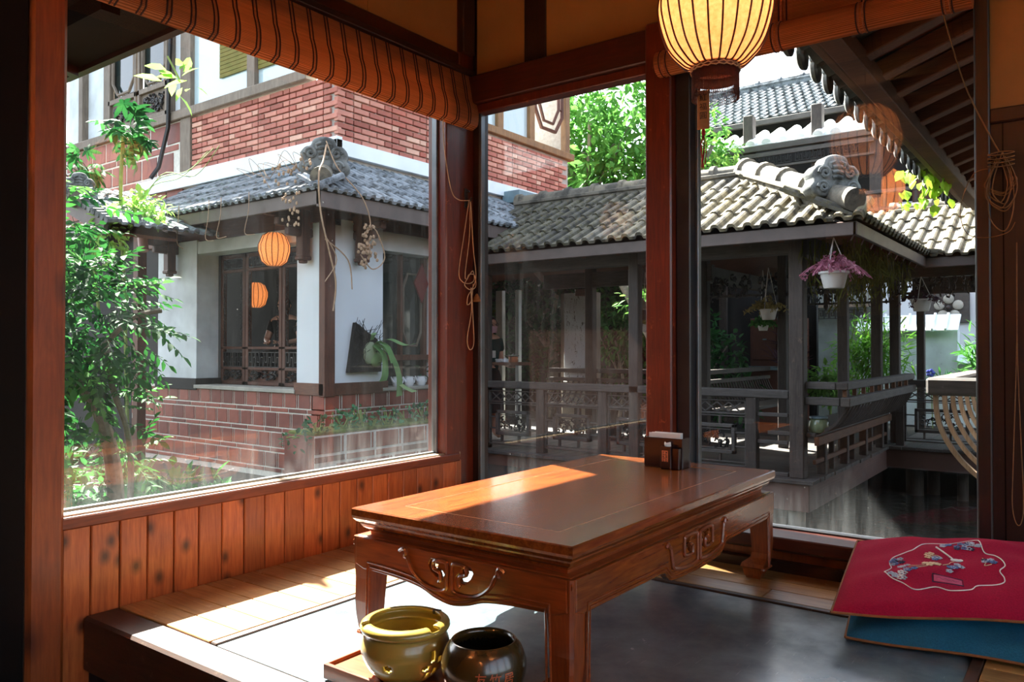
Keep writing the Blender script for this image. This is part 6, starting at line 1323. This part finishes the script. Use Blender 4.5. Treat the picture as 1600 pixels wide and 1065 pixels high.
b.build('stems', 'vine_green', pv)
lf = thing('hanging_branch', (-3.3, 1.9, 2.2), 'leafy branch tip hanging from the eaves at the upper left', 'plant')
b = MB(); scatter(b, 16, (-4.35, 2.55, 2.36), (.14, .12, .09), .13, .05, rs, shell=.2); b.build('leaves', 'leaf_light', lf, recalc=False, kind='stuff'); MB().tube([(-4.4, 2.5, 2.5), (-4.35, 2.55, 2.36)], .006, 5).build('twig', 'vine_green', lf)
lf2 = thing('hanging_branch', (-4.3, 1.72, 1.8), 'dark green leaf cluster hanging by the left post below the soffit', 'plant'); b = MB(); scatter(b, 12, (-4.3, 1.72, 1.72), (.12, .10, .12), .18, .06, rs, shell=.2); b.build('leaves', 'leaf_dark', lf2, recalc=False, kind='stuff'); MB().tube([(-4.3, 1.6, 1.9), (-4.3, 1.72, 1.75)], .006, 5).build('twig', 'vine_green', lf2)
# trees beyond
def tree(name, x, y, zc, rad, n, L, mat, label, zb=GZ, tr=.14, seed=1, cat='tree', blobs=9):
    rs = random.Random(seed); t = thing(name, (x, y, zb), label, cat, 'trees behind the walkway'); b = MB()
    for k in range(blobs):
        c = (x+rs.uniform(-.55, .55)*rad[0], y+rs.uniform(-.5, .5)*rad[1], zc+rs.uniform(-.6, .6)*rad[2]); r_ = [q*rs.uniform(.4, .6) for q in rad]; scatter(b, n//blobs, c, r_, L, L*.42, rs, shell=.7)
    b.build('crown', mat, t, kind='stuff', recalc=False)
    b = MB(); b.tube(bez([(x, y, zb), (x+.1, y, (zb+zc)/2), (x-.05, y, zc)], 6), [tr-tr*.05*k for k in range(13)], 8)
    for k in range(5): a = k*1.3; b.tube([(x, y, zc-.5*rad[2]), (x+.5*rad[0]*cos(a), y+.5*rad[1]*sin(a), zc+.2*rad[2])], tr*.3, 5)
    b.build('trunk', 'bark', t); return t
tree('garden_tree', -8.0, 13.2, 4.6, (2.0, 1.5, 2.1), 5400, .24, 'leaf', 'big leafy green tree behind the brick gable', seed=2, blobs=16)
tree('garden_tree', -6.55, 14.6, 4.4, (1.1, 1.2, 1.7), 2600, .20, 'leaf_light', 'bright lime green tree right of the big leafy tree', seed=3, blobs=10)
tree('garden_shrub', -5.75, 13.4, 3.75, (.75, .6, .8), 900, .14, 'leaf_light', 'lime green bushy treetop behind the walkway ridge', seed=4, cat='shrub')
tree('garden_tree', -8.5, 12.6, 1.6, (2.2, 1.0, 1.7), 3000, .20, 'leaf_dark', 'dark shaded tree seen below the walkway roof', seed=5, blobs=12)
tree('garden_shrub', -5.0, 11.6, .6, (.9, .6, 1.0), 1300, .16, 'leaf_dark', 'dark leafy shrub behind the walkway bench', seed=6, cat='shrub', tr=.04)
tree('garden_shrub', -6.6, 11.9, .9, (.9, .6, 1.1), 1300, .16, 'leaf', 'green shrub seen left of the streaked pier', seed=8, cat='shrub', tr=.04)
rh = thing('shade_hall', (-7.5, 12, GZ), 'added open hall whose hidden roof shades the shrubs behind the walkway', 'building')
box1('shade_roof', 'brown_wood_x', (-11, 10.7, 2.05), (-4.7, 13.6, 2.15), rh); box1('back_wall', 'dark_void', (-11, 13.5, GZ), (-4.9, 13.6, 2.05), rh); box1('end_wall', 'dark_void', (-11, 10.7, GZ), (-10.9, 13.5, 2.05), rh)  # hidden roof added to keep the shrubs behind the walk in shade
for x in (-8.6, -7.6, -6.4, -5.2): box1('hall_post', 'old_wood_z', (x, 12.9, GZ), (x+.14, 13.04, 2.05), rh, .006)
# dark screen wall and leaning trunk behind the walk
sc_ = thing('screen_wall', (-6.5, 12.9, GZ), 'dim grey garden screen wall behind the shrubs', 'wall'); box1('wall_body', 'mural', (-9.8, 13.9, GZ), (-4.9, 14.0, 2.2), sc_); box1('wall_cap', 'roof_tile_grey', (-9.8, 13.8, 2.2), (-4.9, 14.1, 2.35), sc_)
for x in (-7.2, -6.3, -5.5): box1('wall_pier', 'white_wall_old', (x, 13.8, GZ), (x+.25, 13.9, 1.6), sc_)
tk = thing('leaning_trunk', (-5.0, 10.6, GZ), 'dark leaning tree trunk seen through the walkway', 'tree'); MB().tube(bez([(-4.55, 10.4, GZ), (-4.95, 10.5, .4), (-5.4, 10.6, 1.1), (-5.9, 10.7, 1.9)], 6), .09, 8).build('trunk', 'bark', tk)
b = MB(); scatter(b, 160, (-5.3, 10.5, 1.45), (.6, .3, .35), .14, .05, rs, shell=.2); b.build('leaves', 'leaf_light', tk, kind='stuff', recalc=False)
# bamboo clump, purple cordyline, ferns by the garden wall
bm_ = thing('bamboo_clump', (-2.9, 13.2, GZ), 'bright green bamboo clump in front of the garden wall', 'bamboo'); b = MB()
scatter(b, 1300, (-2.85, 13.2, .65), (.62, .4, .62), .19, .03, rs, shell=.15, droop=.1); b.build('leaves', 'leaf_bamboo', bm_, kind='stuff', recalc=False)
for k in range(9): MB().tube(bez([(-2.9+rs.uniform(-.15, .15), 13.2, GZ), (-2.9+rs.uniform(-.3, .3), 13.2, .3), (-2.9+rs.uniform(-.6, .6), 13.2, 1.25)], 5), .009, 5).build('cane', 'vine_green', bm_)
sb = thing('leafy_shrub', (-3.35, 12.6, GZ), 'low bright green shrub left of the bamboo clump', 'shrub'); b = MB(); scatter(b, 620, (-3.3, 12.6, .22), (.42, .3, .32), .13, .055, rs, shell=.2); b.build('leaves', 'leaf_light', sb, kind='stuff', recalc=False); MB().tube([(-3.3, 12.6, GZ), (-3.3, 12.6, .3)], .02, 5).build('stem', 'vine_green', sb)
co = thing('cordyline', (-3.75, 12.2, GZ), 'purple leaved cordyline plant behind the bench', 'plant')
for (cx, cy, cz) in ((-3.95, 12.2, .5), (-3.65, 12.1, .42), (-3.8, 12.3, .72)):
    MB().tube([(cx, cy, GZ), (cx, cy, cz)], .02, 6).build('stem', 'bark', co)
    for k in range(16):
        a = rs.random()*6.3; e = rs.uniform(.1, 1.1); V0, F0 = leaf_mesh(1, .17); m = Matrix.Translation((cx, cy, cz+.1*rs.random())) @ Matrix.Rotation(a, 4, 'Z') @ Matrix.Rotation(-e, 4, 'Y') @ Matrix.Scale(rs.uniform(.32, .46), 4); MB().add(V0, F0, m).build('leaf', 'leaf_purple', co, recalc=False)
ag = thing('blue_flower', (-2.05, 13.9, GZ), 'small blue flower with green leaves before the garden wall', 'flower'); b = MB(); scatter(b, 40, (-2.0, 13.9, .2), (.2, .1, .16), .2, .04, rs, shell=.2, droop=-.4); b.build('leaves', 'leaf', ag, recalc=False, kind='stuff'); b = MB()
for q in range(5): b.sphere((-2.12+.04*cos(q*1.26), 13.85, .38+.04*sin(q*1.26)), .03, 6, 4)
b.build('petals', 'flower_blue', ag); MB().tube([(-2.1, 13.9, GZ), (-2.12, 13.87, .36)], .008, 4).build('stem', 'vine_green', ag)
fe = thing('garden_fern', (-1.55, 13.9, GZ), 'upright green fern at the right end of the garden wall', 'plant'); b = MB(); scatter(b, 160, (-1.5, 13.9, .5), (.22, .2, .6), .26, .05, rs, shell=.1, droop=-.3); b.build('leaves', 'leaf', fe, recalc=False, kind='stuff'); MB().tube([(-1.5, 13.9, GZ), (-1.5, 13.9, .8)], .012, 5).build('stem', 'vine_green', fe)
# sunlit leaf spray under the wing eaves
vs_ = thing('hanging_vine', (-1.15, 7.4, 2.1), 'sunlit lime green leaf spray hanging off the wing eaves', 'plant'); b = MB(); V0, F0 = leaf_mesh(1, .75)
for k in range(46):
    p = Vector((-1.16+rs.uniform(-.2, .2), 7.4+rs.uniform(-.2, .3), 2.15+rs.uniform(-.16, .15))); m = Matrix.Translation(p) @ Euler((rs.uniform(-.6, .6), rs.uniform(.6, 1.6), rs.random()*6.3)).to_matrix().to_4x4() @ Matrix.Scale(rs.uniform(.07, .12), 4); b.add(V0, F0, m)
b.build('leaves', 'leaf_yellow', vs_, recalc=False, kind='stuff'); MB().tube(bez([(-.95, 7.5, 2.32), (-1.1, 7.45, 2.2), (-1.2, 7.4, 2.0)], 5), .006, 4).build('stem', 'vine_green', vs_)
# strands hanging below the side eaves
hm = thing('hanging_moss', (-1.75, 8.0, 1.5), 'olive moss strands hanging below the walkway side eaves', 'plant'); b = MB()
for k in range(170):
    y = rs.uniform(7.0, 9.6); x = -1.64-rs.random()*.45; z = 1.72; L = rs.uniform(.12, .55)*(1.1 if y < 8.6 else .7)
    b.tube([(x, y, z), (x+rs.uniform(-.03, .03), y+rs.uniform(-.05, .05), z-L*.5), (x+rs.uniform(-.05, .05), y+rs.uniform(-.06, .06), z-L)], [.006, .005, .001], 4)
    for q in range(4): V0, F0 = leaf_mesh(1, .12); b.add(V0, F0, Matrix.Translation((x, y, z-L*rs.random())) @ Euler((rs.random()*6, rs.random()*2+.5, rs.random()*6)).to_matrix().to_4x4() @ Matrix.Scale(.12, 4))
b.build('strands', 'leaf_hang', hm, kind='stuff', recalc=False)
# hanging pots
def hanging_pot(x, y, zp, zt, r, mat, label, n, spread, L, W, droop, mat2=None):
    h = thing('hanging_pot', (x, y, zp), label, 'plant pot', 'hanging pots along the walkway')
    MB().lathe([(0, 0), (r*.68, 0), (r*.72, .01), (r*.95, r*1.05), (r*1.06, r*1.06), (r*1.06, r*1.22), (r*.95, r*1.22), (r*.9, r*1.0), (0, r*.95)], (x, y, zp), 24).build('pot', 'pot_white', h)
    b = MB()
    for k in range(3): a = k*2.09+.4; b.tube([(x+r*cos(a), y+r*sin(a), zp+r*1.2), (x, y, zt)], .004, 4)
    b.build('hanger', 'pot_white', h)
    q = MB(); rs = random.Random(int(x*100) % 97)
    for k in range(n):
        a = rs.random()*6.3; e = rs.random()**.6; p0 = Vector((x+r*.5*cos(a)*e, y+r*.5*sin(a)*e, zp+r*1.1)); p2 = p0+Vector((cos(a)*spread*e, sin(a)*spread*e, spread*(.9-e*droop)*rs.uniform(.6, 1))); p1 = (p0+p2)/2+Vector((0, 0, spread*.3)); q.tube(bez([p0, p1, p2], 3), .003, 3)
        for s_ in range(7): V0, F0 = leaf_mesh(1, W); t = rs.uniform(.25, 1); pp_ = p0*(1-t)**2+p1*2*t*(1-t)+p2*t*t; q.add(V0, F0, Matrix.Translation(pp_) @ Euler((rs.random()*6, rs.uniform(-1, 1), rs.random()*6)).to_matrix().to_4x4() @ Matrix.Scale(L, 4))
    q.build('foliage', mat, h, kind='stuff', recalc=False); return h
hanging_pot(-1.775, 6.9, 1.275, 1.70, .115, 'leaf_pink', 'white hanging pot of pink stemmed succulent at the eaves corner', 80, .25, .034, .6, 1.15)
hanging_pot(-3.05, 9.05, 1.10, 1.7, .10, 'leaf_dry', 'white hanging pot with sunlit straw coloured plant inside the walkway', 40, .24, .05, .4, 1.1)
hanging_pot(-3.2, 9.3, .98, 1.7, .07, 'leaf', 'small white hanging pot with bright green plant below the straw coloured one', 40, .16, .05, .6, 1.2)
hanging_pot(-1.645, 10.15, 1.20, 1.60, .115, 'leaf_purple', 'white hanging pot of dark purple plant before the fan window', 36, .24, .04, .5, 1.4)
hanging_pot(-4.7, 9.2, .98, 1.75, .085, 'leaf_dry', 'small white hanging pot beside the thatched bird house', 26, .16, .05, .4, 1.2)
bh = thing('bird_house', (-4.68, 9.05, 1.25), 'tiny thatched bird house hanging in the walkway', 'bird house'); MB().lathe([(0, .16), (.17, .02), (.15, .0), (0, .03)], (-4.68, 9.05, 1.25), 12).build('thatch_roof', 'concrete', bh); MB().box((-4.74, 9.0, 1.13), (-4.62, 9.1, 1.26)).build('house_body', 'brown_wood', bh); MB().tube([(-4.68, 9.05, 1.4), (-4.72, 9.05, 1.75)], .004, 4).build('hanger', 'pot_white', bh)
pl_ = thing('water_lily', (-.75, 9.2, -.62), 'yellow water lilies on thin stalks at the pond edge', 'flower'); b = MB()
for dx in (-.12, .12):
    for q in range(6): b.sphere((-.75+dx+.05*cos(q*1.05), 9.2+.05*sin(q*1.05), -.60), (.045, .045, .03), 6, 4)
b.build('petals', 'leaf_yellow', pl_); MB().tube([(-.75, 9.2, -1.05), (-.87, 9.2, -.62)], .008, 4).build('stalk', 'vine_green', pl_); MB().tube([(-.7, 9.2, -1.05), (-.63, 9.2, -.62)], .008, 4).build('stalk', 'vine_green', pl_)
# ================================================================== PEOPLE
def skin_mesh(V, E, Rr, sub=2, root=0):
    me = bpy.data.meshes.new('s'); me.from_pydata(V, E, []); o = bpy.data.objects.new('s', me); COL.objects.link(o); o.modifiers.new('k', 'SKIN')
    for i, r in enumerate(Rr):
        sv = me.skin_vertices[0].data[i]; sv.radius = (r, r) if not isinstance(r, tuple) else r; sv.use_root = (i == root)
    o.modifiers.new('d', 'SUBSURF').levels = sub; dg = bpy.context.evaluated_depsgraph_get(); m2 = bpy.data.meshes.new_from_object(o.evaluated_get(dg)); bpy.data.objects.remove(o); return m2
def person(base, yaw_, label, shirt, legs, tray=True, seated=False, mask=True):
    P = thing('person', base, label, 'person'); Mx = Matrix.Translation(base) @ Matrix.Rotation(yaw_, 4, 'Z')     # local: +X forward, +Y her left
    zd = -.42 if seated else 0; ch = []
    J = [(0, 0, .84), (0, 0, 1.0), (.0, 0, 1.16), (.0, 0, 1.26), (.015, 0, 1.335), (.03, 0, 1.385)]; Rr = [.115, .105, .12, .10, .045, .05]; E = [(0, 1), (1, 2), (2, 3), (3, 4), (4, 5)]
    def addj(p, r, par): J.append(p); Rr.append(r); E.append((par, len(J)-1)); return len(J)-1
    hands = []
    for s_ in (-1, 1):
        a = addj((-.01, s_*.155, 1.265), .055, 3)
        if tray: e = addj((-.02, s_*.205, 1.0), .040, a); wv = addj((.20, s_*.17, .93), .026, e); hd = addj((.27, s_*.155, .925), (.032, .018), wv)
        else: e = addj((.05, s_*.22, 1.02), .042, a); wv = addj((.26, s_*.10, .98), .028, e); hd = addj((.33, s_*.06, .99), (.032, .018), wv)
        hands.append(hd); h = Vector(J[hd])
        for q in range(4): k1 = addj(tuple(h+Vector((.045, (q-1.5)*.017, .004-.004*abs(q-1.5)))), .0095, hd); k2 = addj(tuple(h+Vector((.078-.006*abs(q-1.2), (q-1.5)*.018, -.012))), .0085, k1)
        t1 = addj(tuple(h+Vector((.012, -s_*.034, .016))), .0105, hd); addj(tuple(h+Vector((.045, -s_*.036, .022))), .009, t1)
    if not seated:
        for s_ in (-1, 1): a = addj((0, s_*.085, .80), .085, 0); k = addj((.02, s_*.085, .46), .055, a); f = addj((0, s_*.085, .09), .04, k); addj((.13, s_*.09, .035), .03, f)
    else:
        for s_ in (-1, 1): a = addj((.06, s_*.09, .80), .09, 0); k = addj((.42, s_*.11, .82), .062, a); f = addj((.44, s_*.11, .45), .04, k); addj((.56, s_*.11, .42), .03, f)
    me = skin_mesh([tuple(Vector(p)+Vector((0, 0, zd))) for p in J], E, Rr, 2); body = MB().mesh(me, Mx, True)
    # head: one lofted surface with brow, nose, mouth and chin
    V = []; F = []; n, m = 24, 18; hc = Vector((.045, 0, 1.445+zd))
    for j in range(m+1):
        th = pi*j/m
        for i in range(n):
            ph = 2*pi*i/n; d = Vector((sin(th)*cos(ph), sin(th)*sin(ph), -cos(th))); r = Vector((.092*d.x, .073*d.y, .112*d.z)); fr_ = max(0, d.x)
            if d.z < -.1: r.y *= 1-.30*(-d.z-.1); r.x *= 1-.10*(-d.z-.1)
            nose = math.exp(-((d.y)/.14)**2-((d.z+.12)/.22)**2)*fr_**4; r.x += .020*nose
            eye = math.exp(-((abs(d.y)-.32)/.16)**2-((d.z-.05)/.12)**2)*fr_**2; r.x -= .010*eye
            lip = math.exp(-((d.y)/.25)**2-((d.z+.52)/.09)**2)*fr_**2; r.x += .006*lip; V.append(tuple(hc+r))
    for j in range(m):
        for i in range(n): F.append((j*n+i, j*n+(i+1) % n, (j+1)*n+(i+1) % n, (j+1)*n+i))
    body.add(V, F, Mx, True)
    for s_ in (-1, 1): body.tube([tuple(Mx @ (hc+Vector((-.005, s_*.072, .02)))), tuple(Mx @ (hc+Vector((-.012, s_*.082, .005)))), tuple(Mx @ (hc+Vector((-.004, s_*.074, -.022))))], .012, 6)
    body.build('body', 'skin', P, ang=80)
    b = MB()
    for s_ in (-1, 1): b.sphere(tuple(Mx @ (hc+Vector((.080, s_*.028, .008)))), .009, 8, 6)
    b.build('eyes', 'hair', P)
    b = MB(); V = []; F = []      # hair cap with a bun
    for j in range(10):
        th = pi*.06+j*.185
        for i in range(25):
            ph = radians(60)+radians(240)*i/24 if j > 4 else 2*pi*i/24; lowr = th
            d = Vector((sin(th)*cos(ph), sin(th)*sin(ph), cos(th))); V.append(tuple(hc+Vector((.102*d.x-.006, .084*d.y, .120*d.z+.006))))
    for j in range(9):
        for i in range(24): F.append((j*25+i, j*25+i+1, (j+1)*25+i+1, (j+1)*25+i))
    b.add(V, F, Mx, True); b.sphere(tuple(Mx @ (hc+Vector((-.11, 0, .02)))), .05, 10, 8); b.build('hair', 'hair', P)
    if mask:
        b = MB(); V = []; F = []
        for j in range(7):
            for i in range(13):
                yv = (i/12-.5)*2; zv = -.010-.085*j/6; rx = .094*sqrt(max(.02, 1-(yv*.9)**2*.9))*(1-.10*j/6)+.014*(1-abs(yv))*sin(pi*j/6); V.append(tuple(hc+Vector((rx+.004, yv*.073*(1-.14*j/6), zv))))
        for j in range(6):
            for i in range(12): F.append((j*13+i, j*13+i+1, (j+1)*13+i+1, (j+1)*13+i))
        b.add(V, F, Mx, True); b.build('face_mask', 'mask_pink', P)
        b = MB()
        for s_ in (-1, 1): b.tube([tuple(Mx @ (hc+Vector((.099, s_*.032+.023*cos(k*pi/6), .012+.018*sin(k*pi/6))))) for k in range(13)], .0022, 4); b.tube([tuple(Mx @ (hc+Vector((.092, s_*.055, .014)))), tuple(Mx @ (hc+Vector((0, s_*.080, .018))))], .002, 4)
        b.build('glasses', 'hair', P)
    # shirt: its own surface over torso and upper arms
    J2 = [(0, 0, .80), (0, 0, .95), (0, 0, 1.16), (0, 0, 1.255)]; R2 = [.142, .132, .142, .118]; E2 = [(0, 1), (1, 2), (2, 3)]
    for s_ in (-1, 1):
        J2.append((-.01, s_*.155, 1.262)); R2.append(.072); E2.append((3, len(J2)-1)); J2.append((-.016 if tray else .02, s_*.192, 1.10)); R2.append(.062); E2.append((len(J2)-2, len(J2)-1))
    sh = MB().mesh(skin_mesh([tuple(Vector(p)+Vector((0, 0, zd))) for p in J2], E2, R2, 2), Mx, True).build('shirt', shirt, P, ang=80)
    if tray:
        b = MB(); b.cbox(tuple(Mx @ Vector((.152, -.02, 1.08))), (.004, .05, .09), .001, Matrix.Rotation(yaw_, 3, 'Z')); b.build('shirt_print', 'thread_white', sh)
    if not seated:
        MB().lathe([(.13, .88), (.16, .80), (.185, .6), (.20, .35), (.19, .34), (.12, .84)], base, 28).build('skirt', legs, P)
    else:
        J3 = [(0, 0, .80), (.06, .09, .80), (.42, .11, .82), (.06, -.09, .80), (.42, -.11, .82), (.44, .11, .50), (.44, -.11, .50)]; MB().mesh(skin_mesh([tuple(Vector(p)+Vector((0, 0, zd))) for p in J3], [(0, 1), (1, 2), (0, 3), (3, 4), (2, 5), (4, 6)], [.14, .115, .085, .115, .085, .06, .06], 2), Mx, True).build('trousers', legs, P, ang=80)
    return P, Mx
wp_, wm = person((-6.27, 7.92, DK), radians(-18), 'person in a dark green shirt, face mask and glasses carrying a tray along the walkway', 'shirt_green', 'apron_dark')
tc_ = wm @ Vector((.47, 0, .955)); ty_ = thing('serving_tray', tuple(tc_), 'brown wooden serving tray carried by the person on the walkway', 'tray')
b = MB(); b.cbox(tuple(tc_), (.46, .30, .016), .004, Matrix.Rotation(radians(-18), 3, 'Z')); b.build('tray_board', 'brown_wood_x', ty_)
b = MB()
for s_ in (-1, 1): b.cbox(tuple(wm @ Vector((.47, s_*.145, .972))), (.46, .012, .025), .003, Matrix.Rotation(radians(-18), 3, 'Z')); b.cbox(tuple(wm @ Vector((.47+s_*.225, 0, .972))), (.012, .28, .025), .003, Matrix.Rotation(radians(-18), 3, 'Z'))
b.build('tray_rim', 'brown_wood_x', ty_)
def dish(px, py, prof, mat, name, label, cat, extra=None):
    c = wm @ Vector((px, py, .9635)); d = thing(name, tuple(c), label, cat); MB().lathe(prof, tuple(c), 18).build(name+'_body', mat, d); return d, c
dish(.33, -.05, [(0, 0), (.05, 0), (.06, .045), (.062, .06), (.055, .055), (.0, .01)], 'enamel', 'white_bowl', 'white bowl nearest the hand on the serving tray', 'bowl')
d, c = dish(.46, -.06, [(0, 0), (.04, 0), (.052, .03), (.042, .06), (.015, .068), (.012, .078), (0, .08)], 'enamel', 'small_teapot', 'small white teapot in the middle of the serving tray', 'teapot'); MB().tube([c+Vector((.045, -.01, .02)), c+Vector((.075, -.02, .055))], .008, 6).build('spout', 'enamel', d); MB().tube(bez([c+Vector((-.045, .01, .05)), c+Vector((-.08, .01, .045)), c+Vector((-.05, .01, .015))], 4), .005, 5).build('handle', 'enamel', d)
d, c = dish(.59, -.03, [(0, 0), (.055, 0), (.06, .02), (.058, .085), (.062, .09), (.02, .1), (0, .105)], 'copper', 'copper_pot', 'copper pot with dark lid at the far end of the serving tray', 'pot'); MB().lathe([(0, .105), (.07, .098), (.07, .105), (.015, .112), (.012, .125), (0, .127)], tuple(c), 18).build('lid', 'hook', d); MB().tube([c+Vector((-.06, 0, .09)), c+Vector((-.15, .03, .10))], .007, 6).build('handle', 'hook', d)
st = thing('stool', (-8.12, 6.15, .1), 'dark wooden stool under the seated guest inside the tea house', 'stool'); box1('stool_seat', 'brown_wood_x', (-8.32, 5.97, .49), (-7.92, 6.35, .53), st, .01)
for x in (-8.27, -7.99):
    for y in (6.02, 6.28): box1('leg', 'brown_wood', (x, y, .101), (x+.04, y+.04, .49), st)
person((-8.12, 6.18, .27), radians(-62), 'seated person in a black shirt seen through the tea house window', 'apron_dark', 'apron_dark', tray=False, seated=True, mask=False)
# ================================================================== ADDED FILL LAMPS BEHIND THE CAMERA (unseen, lantern shaped, they brighten the room)
for k, (x, y, z, en) in enumerate(((-1.3, -.6, 1.95, 34), (.9, .4, 1.95, 34), (.7, -1.7, 1.95, 30))):
    r = .16; L = thing('silk_lantern', (x, y, z), ['added fill lamp in lantern shape behind the camera at the left', 'added fill lamp in lantern shape at the right of the room', 'added fill lamp in lantern shape at the rear of the room'][k], 'lantern', 'added fill lamps behind the camera'); pf = [(.45*r, -r), (.8*r, -.75*r), (r, -.1*r), (r, .3*r), (.75*r, .9*r), (.45*r, 1.1*r)]
    MB().lathe(pf, (x, y, z), 24).build('lantern_shade', 'lantern_silk', L)
    for q in range(16): a = 2*pi*q/16; MB().tube([(x+(c_+.002)*cos(a), y+(c_+.002)*sin(a), z+h) for c_, h in pf], .003, 4).build('lantern_rib', 'lantern_rib', L)
    MB().tube([(x, y, z+r), (x, y, ZC)], .004, 4).build('hanging_cord', 'hook', L)
    p = bpy.data.lights.new('lantern_bulb_light', 'POINT'); p.energy = en; p.color = (1, .68, .38); p.shadow_soft_size = .05; q = bpy.data.objects.new('lantern_bulb_light', p); COL.objects.link(q); q.parent = L
